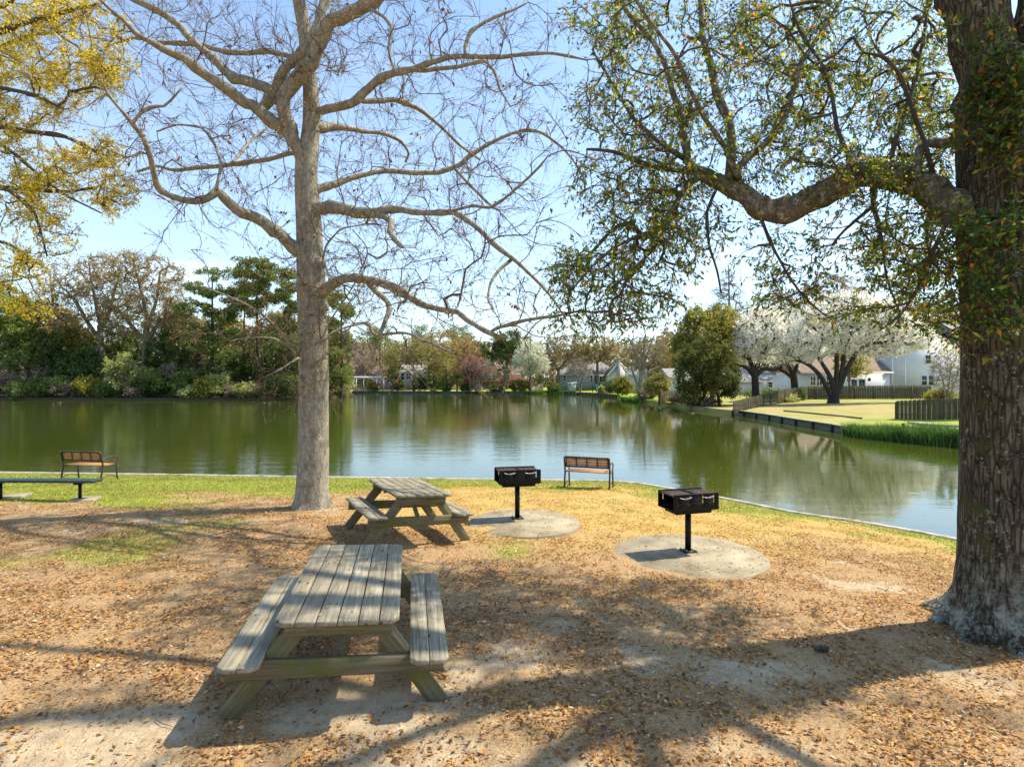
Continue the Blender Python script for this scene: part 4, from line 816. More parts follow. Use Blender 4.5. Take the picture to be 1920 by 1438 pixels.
# ------------------------------------------------------------------ the big oak at the right
def pick_blobs(B, scale_to=None):
    T = []
    for (px, py, rx, ry, d0, d1, n) in B:
        u = norm(rng.normal(size=(n, 2))) * np.sqrt(rng.random((n, 1))); dd = rng.uniform(d0, d1, n)
        for (a, b_), d in zip(u, dd): T.append(W(px + a * rx, py + b_ * ry, d))
    return np.array(T)
def oak():
    D = 6.1; x0 = (1899 - 960) / F * D; b = np.array([x0, D, gz(x0, D) - 0.02]); org = b; t = thing('oak_tree', 'massive dark trunked oak at the right edge with lichen on its roots', 'tree', tuple(b))
    zb = lambda z: b[2] + z
    path = np.array([[0, 0, 0, .50], [0, 0, .12, .495], [0, 0, .25, .49], [0, 0, .4, .48], [0, 0, .7, .465], [0, 0, 1.1, .455], [0, 0, 1.7, .445], [0, 0, 2.4, .44], [0, 0, 3.0, .44], [0.0, 0, 3.6, .45], [0.0, 0, 4.2, .47], [0.0, 0, 4.7, .46], [-0.02, 0, 5.1, .46], [-.03, 0, 5.5, .47]])
    Q = smooth_path(path, 0.045); v, f = trunk_mesh(Q[:, :3], Q[:, 3], 120, (0.30, 0.24, -1, 2.2), 0.03, 9); m = MB(); m.add(v, f); m.build('trunk', M['oak_bark'], t, True)
    sk = Skel(0.08); sk.main(Q[:, :3] + org, Q[:, 3]); n0 = sk.n
    LW = [  # leaders above the frame, world points relative to the base (x, y, z, r)
        [(-.08, 0, 4.9, .33), (-.17, 0.0, 5.6, .30), (-.36, 0.05, 6.5, .27), (-.65, .15, 7.6, .19), (-1.1, .3, 9.0, .13), (-1.5, .6, 10.6, .12), (-1.6, .7, 12.0, .05)],
        [(.14, 0, 4.9, .26), (.17, 0, 5.7, .21), (.22, -.05, 6.6, .19), (.5, -.2, 8, .13), (.8, -.5, 9.6, .09), (1.3, -.6, 11.6, .06)],
        [(-.6, .1, 6.9, .08), (-1.6, -.7, 7.6, .065), (-2.9, -1.5, 8.2, .05), (-4.3, -2.3, 8.7, .035), (-5.6, -2.9, 9.0, .03)],
        [(.3, 0, 7.0, .08), (.6, -1.3, 7.9, .06), (.6, -2.7, 8.6, .045), (.4, -4.2, 9.0, .04)],
        [(.4, 0, 7.4, .11), (1.8, .4, 8.2, .09), (3.2, .8, 8.9, .06), (4.6, 1.3, 9.4, .03)],
        [(-.9, .2, 7.8, .10), (-2.0, .9, 8.8, .08), (-3.2, 1.5, 9.8, .06), (-4.6, 2.0, 10.6, .03)],
        [(.3, 0, 6.6, .08), (1.5, -1.0, 7.2, .06), (2.6, -2.2, 7.9, .045), (3.4, -3.4, 8.3, .03)]]
    for i, l in enumerate(LW):
        q = smooth_path(np.array(l), 0.15); q[:, :3] += org; limb(q, 'leader' if i < 2 else 'limb', M['oak_bark'] if i < 2 else M['oak_limb'], t, org, 16 if i < 2 else 8, 0.06, i + 40); sk.main(q[:, :3], q[:, 3])
    LP = [
        ([(1850, 440, 36), (1815, 412, 34), (1778, 385, 29), (1745, 360, 25), (1715, 342, 24), (1680, 331, 24), (1640, 327, 24), (1600, 333, 24), (1560, 350, 24), (1520, 372, 23), (1485, 391, 22), (1450, 397, 20), (1415, 384, 19), (1390, 362, 17), (1362, 345, 15), (1330, 334, 14), (1305, 322, 11), (1288, 300, 8)], 6.1, 7.6, 0),
        ([(1289, 305, 8), (1282, 250, 6.5), (1272, 200, 6), (1257, 160, 5.5), (1247, 120, 5), (1225, 80, 4.5), (1200, 50, 4), (1175, 22, 4), (1150, -40, 3)], 7.6, 7.9, 0),
        ([(1366, 340, 10), (1370, 312, 9), (1372, 262, 8.5), (1365, 225, 8), (1345, 180, 7), (1332, 125, 6), (1322, 88, 5.5), (1315, 50, 5), (1313, 0, 5), (1305, -60, 4)], 7.3, 8.2, 0),
        ([(1392, 350, 6), (1380, 325, 6), (1362, 282, 5), (1337, 245, 4.6), (1320, 220, 4.4), (1295, 170, 4), (1270, 112, 3.8), (1257, 90, 3.5), (1225, 50, 3.2), (1192, 0, 3), (1170, -40, 2)], 7.3, 6.7, 0),
        ([(1385, 335, 6), (1383, 315, 7), (1410, 290, 6.5), (1435, 270, 6), (1462, 237, 5.5), (1482, 190, 5), (1500, 122, 4.5), (1525, 85, 4.5), (1547, 50, 4), (1577, 0, 3.5), (1600, -60, 2.5)], 7.2, 8.0, 0),
        ([(1830, 262, 10), (1800, 262, 10), (1775, 270, 10), (1748, 267, 9), (1728, 272, 9), (1720, 300, 8), (1712, 335, 8)], 6.2, 6.35, 0.25),
        ([(1752, 345, 5), (1745, 310, 4.5), (1737, 275, 4), (1720, 230, 4), (1702, 180, 3.8), (1685, 137, 3.5), (1657, 107, 3), (1620, 100, 2)], 6.4, 6.6, 0),
        ([(1668, 322, 5), (1672, 290, 4.5), (1690, 230, 4), (1708, 180, 3.5), (1722, 120, 3), (1735, 50, 2.6), (1740, -30, 2)], 6.7, 7.6, 0),
        ([(1600, 340, 5), (1590, 290, 4.5), (1570, 240, 4), (1560, 180, 3.5), (1540, 120, 3), (1500, 60, 2.6), (1480, 0, 2)], 6.9, 7.4, 0),
        ([(1636, 345, 5), (1638, 385, 4.5), (1648, 425, 4), (1656, 470, 3), (1662, 520, 2), (1680, 570, 1.5)], 6.8, 6.4, 0),
        ([(1640, 385, 3.5), (1615, 405, 3.2), (1585, 430, 2.6), (1560, 460, 2)], 6.7, 6.4, 0),
        ([(1320, 330, 6), (1290, 345, 5), (1255, 400, 4.4), (1230, 430, 4), (1190, 445, 3.5), (1150, 465, 3), (1110, 500, 2.4), (1075, 540, 2)], 7.5, 6.6, 0),
        ([(1268, 385, 4), (1250, 425, 4), (1225, 465, 3.5), (1195, 500, 3), (1170, 535, 2.4), (1160, 590, 1.6)], 7.3, 6.3, 0),
        ([(1300, 322, 5), (1250, 318, 4.4), (1200, 305, 4), (1150, 285, 3.5), (1100, 280, 2.5)], 7.6, 7.9, 0),
        ([(1285, 300, 5), (1240, 270, 4), (1190, 225, 3.5), (1150, 160, 3), (1120, 110, 2.4)], 7.6, 8.6, 0),
        ([(1420, 390, 3.5), (1435, 430, 3), (1452, 470, 2.6), (1480, 520, 2.2), (1510, 560, 2), (1545, 590, 1.5)], 7.2, 6.6, 0),
        ([(1345, 350, 3), (1325, 400, 3), (1330, 460, 2.4), (1345, 510, 2), (1352, 550, 1.5)], 7.5, 6.9, 0),
        ([(1780, 400, 5), (1765, 440, 4), (1745, 480, 3.4), (1720, 540, 2.8), (1690, 590, 2), (1650, 620, 1.4)], 6.1, 5.8, 0)]
    for i, (pts, a, c, bow) in enumerate(LP):
        q = px_path(pts, a, c, 0.09, bow); limb(q, 'limb', M['oak_limb'] if pts[0][2] > 5.5 else M['oak_twig'], t, org, 16 if i == 0 else 7, 0.1, i); sk.main(q[:, :3], q[:, 3])
    nmain = sk.n
    B = [(1560, 60, 230, 90, 6.5, 10, 150), (1300, 60, 220, 90, 6.8, 10, 170), (1150, 40, 90, 60, 7.5, 9, 45), (1200, 200, 130, 90, 7.0, 9.5, 140), (1400, 200, 160, 90, 6.5, 9.5, 130), (1600, 190, 170, 90, 6.3, 9, 150),
         (1740, 150, 60, 120, 6.8, 9, 60), (1200, 330, 130, 60, 6.8, 8.5, 110), (1180, 430, 80, 50, 6.5, 8, 60), (1120, 510, 90, 45, 6.3, 8, 75), (1190, 570, 70, 45, 6.2, 7.5, 45), (1250, 470, 60, 60, 6.5, 8, 40), (1075, 600, 50, 35, 6.3, 7.5, 16), (1280, 400, 60, 60, 6.8, 8.4, 34), (1330, 430, 40, 60, 7, 8, 14),
         (1440, 300, 70, 40, 7, 9, 35), (1720, 240, 70, 60, 6.5, 9, 45), (1750, 330, 40, 40, 6.8, 9, 26), (1600, 300, 130, 30, 6.2, 7.5, 48), (1640, 340, 70, 24, 6.1, 6.6, 20),
         (1700, 500, 90, 50, 5.8, 7.5, 62), (1760, 460, 50, 70, 5.6, 7.5, 45), (1560, 450, 120, 35, 6.3, 8.5, 30), (1500, 510, 80, 40, 6.3, 8, 22), (1470, 560, 80, 24, 6.2, 7.5, 13), (1580, 590, 70, 18, 6.2, 7.2, 9), (1700, 590, 80, 22, 5.8, 7, 13), (1780, 590, 40, 60, 5.8, 7, 18), (1390, 470, 60, 60, 6.6, 8, 9),
         (1650, 400, 90, 45, 6, 7.5, 30)]
    T = pick_blobs(B); sk.grow(T, 0.13, 0.12, 0.02, 3.5, minL=3.0); nb = len(sk.br)
    sk.radii(0.0045, 0.48, 0.035); P, R = sk.branches(7); m = MB(); v, f = tubes(P - org, R, 4); m.add(v, f)
    tw = twiglets(P, 5, 0.30, 0.85, 4, 0.25); v, f = tubes(tw - org, np.broadcast_to(np.array([0.0032, 0.0028, 0.0024, 0.0016]), tw.shape[:2]), 3); m.add(v, f); m.build('twigs', M['oak_twig'], t, True)
    m = MB(); leaves_on(m, tw - org, 5, 0.058, 0.40, 0.35, 0.8, 0.15, 0.45); m.build('leaves', M['oak_leaf'], t)
    # shoots that hug the trunk and the top of the great limb
    sk2 = Skel(0.0); ids = np.arange(8); m = MB(); tg = []
    for (px, py, rx, ry, n) in ((1880, 60, 60, 40, 6), (1890, 130, 60, 50, 30), (1880, 190, 70, 50, 34), (1900, 260, 60, 50, 26), (1860, 440, 60, 40, 12), (1850, 530, 50, 60, 14), (1890, 600, 50, 60, 12), (1905, 430, 40, 80, 12), (1820, 420, 30, 30, 8)):
        for _ in range(n):
            u = rng.normal(size=2) * 0.5; tg.append(W(px + u[0] * rx, py + u[1] * ry, rng.uniform(5.25, 5.55)))
    tg = np.array(tg); root = tg + np.stack([rng.normal(size=len(tg)) * 0.12, np.full(len(tg), 0.28), rng.uniform(-0.3, 0.05, len(tg))], 1)
    PP = np.stack([root, (root + tg) / 2 + rng.normal(size=root.shape) * 0.03, tg], 1); v, f = tubes(PP - org, np.broadcast_to(np.array([0.007, 0.005, 0.004]), PP.shape[:2]), 4); m.add(v, f)
    tw2 = twiglets(PP, 5, 0.20, 1.0, 4, 0.1); v, f = tubes(tw2 - org, np.full(tw2.shape[:2], 0.0025), 3); m.add(v, f); m.build('trunk_shoots', M['oak_twig'], t, True)
    m = MB(); leaves_on(m, tw2 - org, 7, 0.066, 0.42, 0.3, 0.9, 0.1, 0.2)
    lm = sk.P[:nmain][(sk.P[:nmain, 0] > 2.6) & (sk.P[:nmain, 0] < 5.2) & (sk.fix[:nmain] > 0.10) & (sk.P[:nmain, 2] < 5.2) & (np.abs(sk.P[:nmain, 1] - 6.6) < 0.9)]
    if len(lm):
        pk = lm[rng.choice(len(lm), 500)]; pk = pk + norm(rng.normal(size=pk.shape) * np.array([0.6, 0.8, 0.8]) + np.array([0, -0.3, 0.5])) * rng.uniform(0.08, 0.2, len(pk))[:, None]
        leafquads(m, (pk - org).repeat(3, 0) + rng.normal(size=(len(pk) * 3, 3)) * 0.04, norm(rng.normal(size=(len(pk) * 3, 3))), rng.uniform(0.04, 0.075, len(pk) * 3), 0.42)
    m.build('trunk_leaves', M['ivy_leaf'], t)
    # upper crown, above the frame: it shades the lawn
    n = 1500; T = np.c_[rng.uniform(-5.5, 7, n), rng.uniform(-5.2, 6, n), rng.uniform(3, 12, n)] + org
    e = ((T[:, 0] - org[0] + 0.2) / 6.5) ** 2 + ((T[:, 1] - org[1]) / 5.5) ** 2 + ((T[:, 2] - 9.2) / 3.3) ** 2
    nn_ = vnoise(T[:, 0] * 0.55, T[:, 1] * 0.55 + T[:, 2] * 0.3, 3)
    T = T[(e < 1) & (T[:, 2] > CH + 0.70 * np.maximum(T[:, 1], 0) + 0.5) & (nn_ > 0.33)]
    s3 = Skel(0.08); s3.P[:nmain] = sk.P[:nmain]; s3.par[:nmain] = sk.par[:nmain]; s3.L[:nmain] = sk.L[:nmain]; s3.fix[:nmain] = sk.fix[:nmain]; s3.n = nmain
    s3.grow(T, 0.25, 0.12, 0, 4, minL=5.5); s3.radii(0.006, 0.48, 0.05); P, R = s3.branches(6); m = MB(); v, f = tubes(P - org, R, 4); m.add(v, f); m.build('upper_branches', M['oak_twig'], t, True)
    tw = twiglets(P, 6, 0.4, 0.9, 3, 0.1); keep = tw[:, :, 2].min(1) > CH + 0.655 * np.maximum(tw[:, :, 1].max(1), 0) + 0.1; tw = tw[keep]
    m = MB(); leaves_on(m, tw - org, 6, 0.08, 0.42, 0.3, 1.0, 0.0, 0.2); m.build('upper_leaves', M['oak_leaf'], t)
oak()

# ------------------------------------------------------------------ yellow leafed tree reaching in from the left
def yellow_tree():
    D = 12.0; x0 = (-420 - 960) / F * D; b = np.array([x0, D, gz(x0, D)]); org = b; t = thing('yellow_tree', 'tree with fresh yellow leaves whose branches reach in from the left', 'tree', tuple(b))
    Q = smooth_path(np.array([[0, 0, 0, .30], [0, 0, .6, .27], [.05, 0, 2, .25], [.1, 0, 4, .23], [.1, 0, 6, .2], [.2, 0, 8, .16], [.3, 0, 10, .12], [.3, 0, 12, .06]]), 0.15)
    v, f = trunk_mesh(Q[:, :3], Q[:, 3], 20, (0.2, 0.2, 5, 1), 0.03, 4); m = MB(); m.add(v, f); m.build('trunk', M['grey_bark'], t, True)
    sk = Skel(0.1); sk.main(Q[:, :3] + org, Q[:, 3])
    LP = [([(-420, 300, 10), (-200, 180, 8), (-60, 90, 6), (10, 55, 5), (60, 40, 4.5), (107, 27, 4), (143, 17, 3), (184, 8, 2)], 12, 11),
          ([(-420, 320, 9), (-200, 240, 7), (-60, 180, 5), (0, 166, 4), (60, 178, 3), (120, 205, 2)], 12, 10.5),
          ([(-420, 330, 9), (-250, 270, 7), (-80, 235, 5), (0, 238, 4.5), (60, 248, 4), (120, 256, 3.6), (160, 275, 3), (203, 294, 2)], 12, 10.8),
          ([(-420, 420, 9), (-200, 370, 6), (-60, 350, 5), (0, 351, 4.4), (60, 356, 4), (120, 360, 3), (180, 352, 2)], 12, 11.2),
          ([(-100, 235, 4), (0, 270, 3.4), (40, 300, 3), (80, 335, 2.5), (130, 370, 2), (190, 400, 1.4)], 11.5, 11),
          ([(-60, 350, 4), (10, 355, 4), (40, 375, 3.6), (65, 400, 3), (75, 430, 2.4), (88, 480, 1.6)], 11.7, 10.6),
          ([(-200, 180, 5), (-60, 100, 4), (0, 90, 3.4), (60, 66, 3), (130, 60, 2)], 11.8, 12.6),
          ([(-420, 480, 8), (-200, 450, 5), (-60, 440, 4), (20, 460, 3), (80, 500, 2)], 12, 12.6),
          ([(-200, 130, 4), (-40, 40, 3.4), (20, 5, 3), (60, -40, 2)], 11.9, 11.5),
          ([(-420, 200, 8), (-100, -60, 6), (100, -120, 4), (250, -150, 2)], 12, 10.5)]
    for i, (pts, a, c) in enumerate(LP):
        q = px_path(pts, a, c, 0.15); limb(q, 'limb', M['oak_twig'], t, org, 6, 0.1, i + 60); sk.main(q[:, :3], q[:, 3])
    B = [(60, 100, 90, 60, 10.3, 12.5, 60), (150, 140, 70, 40, 10.3, 12, 50), (40, 190, 110, 50, 10.3, 12, 60), (180, 60, 60, 50, 10.5, 12, 26), (80, 20, 90, 25, 10.5, 12.5, 40), (30, 270, 60, 40, 10.5, 12, 24), (170, 300, 60, 40, 10.3, 11.6, 32), (215, 365, 40, 30, 10.5, 11.5, 26), (110, 330, 70, 50, 10.5, 12, 44), (40, 370, 60, 50, 10.5, 12, 40), (90, 440, 60, 50, 10.5, 12, 22), (30, 520, 60, 50, 10.8, 12.5, 34), (60, 575, 50, 20, 11, 12, 12), (-100, 200, 100, 150, 10.5, 13, 40), (-100, 400, 100, 120, 10.5, 13, 30), (20, 60, 60, 60, 10.5, 12.5, 26), (215, 120, 30, 30, 10.5, 12, 10)]
    T = pick_blobs(B); up = np.c_[rng.uniform(-4, 9, 100) + b[0] + 1, rng.uniform(-4, 3, 100) + D, rng.uniform(10, 14, 100)]; T = np.vstack([T, up[(up[:, 2] > CH + 0.68 * up[:, 1])]])
    sk.grow(T, 0.2, 0.12, 0.0, 5, minL=4.0); sk.radii(0.005, 0.48, 0.04); P, R = sk.branches(7); m = MB(); v, f = tubes(P - org, R, 4); m.add(v, f)
    tw = twiglets(P, 7, 0.26, 0.9, 4, 0.05); v, f = tubes(tw - org, np.full(tw.shape[:2], 0.003), 3); m.add(v, f); m.build('twigs', M['oak_twig'], t, True)
    m = MB(); hz_ = tw[:, -1, 2]; leaves_on(m, tw - org, 8, 0.060, 0.42, 0.3, 1.0, 0.3, -0.1, jit=0.02); m.build('leaves', M['yellow_leaf'], t)
yellow_tree()

# ================================================================== distant trees and shrubs
def dsafe(px, d, mg=0.7):
    while d > 30:
        x = np.array([(px - 960) / F * d]); y = np.array([float(d)])
        if not (inside(x, y)[0] or seg_dist(x, y, lake, True)[0] < mg): break
        d += 0.5
    return d
def ell_points(blobs, n, d, shell=0.5, dz=0.0, depthk=1.0):
    """points inside ellipsoids traced as (px, py, rx, ry) at distance d"""
    A = np.array([b[2] * b[3] for b in blobs], float); A /= A.sum(); o = []
    for b, a in zip(blobs, A):
        k = max(3, int(round(n * a))); u = norm(rng.normal(size=(k, 3))) * (rng.random((k, 1)) ** (1 / 3.0) * (1 - shell) + shell * rng.uniform(0.75, 1.0, (k, 1)))
        c = W(b[0], b[1], d + (b[4] if len(b) > 4 else 0)); s = d / F; r = np.array([b[2] * s, min(b[2], b[3] * 1.4) * s * depthk, b[3] * s]); o.append(c + u * r)
    return np.vstack(o)
def bgtree(name, label, cat, px, d, trunks, blobs, leaf, n=160, tw=5, per=6, size=0.22, bark='far_bark', group=None, twl=None, tipr=0.02, shell=0.4, z0=None, width=0.55, maxr=0.3, pw=0.5, clump=0.0, leafspread=1.1, spreadtw=1.0, twr=0.0, jit=0.0, droop=0.0, upb=0.0):
    d = dsafe(px, d); x = (px - 960) / F * d; z = gz(x, d) if z0 is None else z0; b = np.array([x, d, z - 0.05]); t = thing(name, label, cat, tuple(b), 0, group); s = d / F
    sk = Skel(0.12); m = MB()
    for k, tr in enumerate(trunks):
        a = np.array(tr, float); Q = np.array([np.r_[W(p[0], p[1], d + (p[3] if len(p) > 3 else 0)), p[2] * s] for p in tr]); 
        if k == 0 or tr[0][1] >= trunks[0][0][1] - 3: Q[0, 2] = z - 0.15
        Q = smooth_path(Q, max(0.25, s * 5)); sk.main(Q[:, :3], Q[:, 3]); v, f = tubes((Q[:, :3] - b)[None], Q[None, :, 3], 8); m.add(v, f)
    T = ell_points(blobs, n, d, shell); sk.grow(T, max(0.4, s * 6), 0.10, upb, 1e9, minL=0.0); sk.radii(tipr, pw, maxr); P, R = sk.branches(5); v, f = tubes(P - b, R, 4); m.add(v, f)
    L = twl if twl else 9 * s; tws = twiglets(P, tw, L, spreadtw, 3, droop, 0.3)
    if twr: v, f = tubes(tws - b, np.full(tws.shape[:2], twr), 3); m.add(v, f)
    m.build('trunk', M[bark], t, True)
    if leaf and per:
        m = MB(); leaves_on(m, tws - b, per, size, width, 0.4, leafspread, 0.0, 0.0, jit=jit); m.build('crown', M[leaf], t)
    return t
def pine(label, px, d, trunk_top, pads, n=110, lean=0, group='tall pines behind the left shore', r=3.0, z0=None):
    x = (px - 960) / F * d; z = gz(x, d); b = np.array([x, d, z]); t = thing('pine_tree', label, 'pine', tuple(b), 0, group); s = d / F; m = MB(); sk = Skel(0.05)
    Q = np.array([[x, d, z - 0.2, r * s], np.r_[W(px + lean * .5, (trunk_top + 745) / 2, d), r * .8 * s], np.r_[W(px + lean, trunk_top, d), r * .3 * s]]); Q = smooth_path(Q, 0.4); sk.main(Q[:, :3], Q[:, 3]); v, f = tubes((Q[:, :3] - b)[None], Q[None, :, 3], 8); m.add(v, f)
    pads = list(pads) + [(p[0] + random.uniform(-.6, .6) * p[2], p[1] + random.uniform(3, 12), p[2] * .6, p[3] * 1.1) for p in pads]; n = int(n * 1.5)
    A = np.array([p[2] * p[3] for p in pads], float); A /= A.sum(); T = []
    for p, a in zip(pads, A):
        k = max(4, int(n * a)); u = norm(rng.normal(size=(k, 3))) * rng.uniform(0.35, 1, (k, 1)); T.append(W(p[0], p[1], d + rng.uniform(-1.5, 1.5)) + u * np.array([p[2], p[2] * 0.9, p[3]]) * s)
    T = np.vstack(T); sk.grow(T, 0.5, 0.10, -0.05); sk.radii(0.03, 0.5, 0.16); P, R = sk.branches(5); v, f = tubes(P - b, R, 4); m.add(v, f); m.build('trunk', M['dark_bark'], t, True)
    # needle tufts: spiky clusters at the branch ends
    e = P[:, -1]; k = 75; c = np.repeat(e, k, 0) + norm(rng.normal(size=(len(e) * k, 3))) * rng.uniform(0.5, 1.1, (len(e) * k, 1)) * np.array([6.5, 6.5, 4.2]) * s; dr = norm(c - np.repeat(e, k, 0) + rng.normal(size=c.shape) * 0.5 + np.array([0, 0, 0.5])); m = MB(); leafquads(m, c - b, dr, rng.uniform(0.22, 0.42, len(c)), 0.5, fold=0.1); m.build('crown', M['pine_leaf'], t)
    return t
def shrub(label, px, d, rx, h, leaf, n=60, size=0.2, group=None, bark='dark_bark', per=6, tw=6, py=None, name='shrub', twr=0, z0=None, stems=4, shell=0.45):
    """rx half width, h height in metres"""
    d0 = d; d = dsafe(px, d); rx *= d / d0; h *= d / d0; x = (px - 960) / F * d; z = gz(x, d) if z0 is None else z0; b = np.array([x, d, z]); t = thing(name, label, 'shrub', tuple(b), 0, group); sk = Skel(0.1); m = MB()
    for i in range(stems):
        a = rng.uniform(0, 6.28); Q = smooth_path(np.array([[x, d, z - 0.1, 0.05], [x + math.cos(a) * rx * .2, d + math.sin(a) * rx * .2, z + h * .25, 0.04], [x + math.cos(a) * rx * .4, d + math.sin(a) * rx * .4, z + h * .5, 0.025]]), 0.2); sk.main(Q[:, :3], Q[:, 3]); v, f = tubes((Q[:, :3] - b)[None], Q[None, :, 3], 5); m.add(v, f)
    blobs = []; T = []
    for i in range(6):
        a = rng.uniform(0, 6.28); q = rng.uniform(0.1, 0.5); c = np.array([x + math.cos(a) * rx * q, d + math.sin(a) * rx * q, z + h * rng.uniform(0.35, 0.62)]); rr = np.array([rx, rx, h * .62]) * rng.uniform(0.42, 0.68); k = n // 6 + 1
        u = norm(rng.normal(size=(k, 3))) * (shell + (1 - shell) * rng.random((k, 1)) ** .33); T.append(c + u * rr)
    T = np.vstack(T); T[:, 2] = np.maximum(T[:, 2], z + 0.1); sk.grow(T, 0.3, 0.1); sk.radii(0.012, 0.45, 0.06); P, R = sk.branches(4); v, f = tubes(P - b, R, 3); m.add(v, f)
    tws = twiglets(P, tw, min(0.5, rx * 0.35), 1.1, 3, 0, 0.2)
    if twr: v, f = tubes(tws - b, np.full(tws.shape[:2], twr), 3); m.add(v, f)
    m.build('stems', M[bark], t, True); m = MB(); leaves_on(m, tws - b, per, size, 0.6, 0.4, 1.2, 0.0, -0.1, jit=size * 0.5); m.build('foliage', M[leaf], t)
    return t

GL = 'trees on the wooded left shore'
# two wide, thinly leafed trees with rusty new leaves
bgtree('spreading_tree', 'left of the two wide rust-tinged spreading trees on the wooded shore', 'tree', 192, 100, [[(192, 745, 6), (192, 690, 5.5), (190, 650, 5), (186, 610, 4)], [(189, 640, 4), (165, 605, 3.4), (145, 570, 2.6), (125, 545, 1.6)], [(190, 620, 4), (205, 585, 3.2), (215, 545, 2.4), (225, 510, 1.6)], [(188, 610, 3.5), (180, 570, 3), (172, 530, 2), (168, 505, 1.5)], [(188, 660, 3), (160, 640, 2.6), (130, 615, 2), (110, 610, 1.4)]],
       [(150, 515, 55, 32), (195, 500, 50, 26), (115, 545, 40, 30), (205, 550, 55, 40), (150, 575, 60, 36), (95, 590, 30, 24), (165, 610, 60, 26), (225, 600, 40, 30), (75, 560, 24, 22)], 'rust_leaf', 620, 6, 5, 0.25, tipr=0.03, twr=0.014, shell=0.3, maxr=0.2, twl=1.2)
bgtree('spreading_tree', 'right-hand one of the two wide rust-tinged spreading trees, beside the pines', 'tree', 272, 98, [[(272, 745, 7), (272, 690, 6), (273, 640, 5.5), (276, 600, 5)], [(272, 640, 4.6), (250, 615, 3.8), (230, 590, 3), (212, 575, 2)], [(275, 610, 4), (290, 575, 3), (297, 540, 2.2), (300, 510, 1.5)], [(275, 640, 4.5), (295, 612, 3.6), (325, 595, 3), (360, 590, 2)], [(276, 600, 4), (268, 560, 3), (258, 520, 2), (250, 495, 1.4)]],
       [(245, 500, 55, 30), (290, 512, 55, 34), (320, 550, 35, 34), (235, 555, 45, 40), (290, 570, 50, 36), (340, 600, 35, 22), (260, 608, 60, 26), (305, 610, 50, 26)], 'rust_leaf', 620, 6, 5, 0.25, tipr=0.03, twr=0.014, shell=0.3, maxr=0.2, twl=1.2)
# pines
pine('flat topped pine directly right of the rust-tinged trees', 398, 96, 512, [(397, 511, 30, 9), (372, 540, 36, 11), (415, 548, 34, 10), (360, 575, 38, 12), (408, 588, 44, 12), (380, 615, 42, 12), (430, 630, 30, 14), (395, 650, 34, 16)], 150)
pine('tallest round headed pine with a bare trunk, left of the grey tree trunk', 482, 95, 492, [(477, 496, 40, 12), (455, 512, 28, 10), (500, 520, 34, 12), (470, 540, 42, 12), (505, 560, 32, 11), (455, 568, 24, 10)], 150)
pine('thin pine with a bare stem just left of the tallest pine', 458, 99, 545, [(452, 548, 24, 10), (440, 565, 26, 10), (470, 580, 22, 9), (430, 590, 22, 10)], 70, r=2.0)
pine('pine half hidden behind the left edge of the grey tree trunk', 541, 96, 508, [(538, 512, 26, 9), (552, 535, 28, 11), (525, 550, 26, 10), (555, 575, 30, 12), (535, 610, 32, 13), (552, 645, 26, 16)], 130)
pine('bushy pine just right of the grey tree trunk', 640, 92, 552, [(628, 556, 24, 10), (645, 580, 24, 12), (622, 605, 22, 12), (640, 635, 24, 14), (630, 668, 28, 16), (640, 700, 22, 18)], 150)
pine('dark pine at the far left edge behind the yellow leaves', 18, 97, 540, [(8, 545, 36, 12), (30, 570, 42, 14), (5, 600, 46, 16), (40, 625, 40, 18)], 130)
pine('short pine between the spreading trees and the flat topped pine', 345, 103, 590, [(340, 596, 26, 11), (352, 620, 28, 13), (335, 645, 30, 15)], 80, r=2.2)
GP = 'pines far behind the houses'
for px, top, d in ((705, 612, 160), (735, 640, 150), (790, 610, 178), (850, 612, 185), (868, 610, 190), (680, 632, 152), (1330, 605, 150)):
    pine({705: 'far pine above the white pergola, taller one', 735: 'far pine close behind the budding round tree', 790: 'distant pine top over the tan trees, leftmost of three', 850: 'distant pine top over the tan trees, middle of three', 868: 'distant pine top over the tan trees, rightmost of three', 680: 'far pine behind the mauve bare tree', 1330: 'distant pine behind the gold green tree'}[px], px, d, top, [(px, top + 4, 16, 6), (px - 8, top + 14, 18, 7), (px + 9, top + 22, 20, 8), (px - 3, top + 36, 20, 10), (px, top + 54, 22, 14)], 70, group=GP, r=1.5)
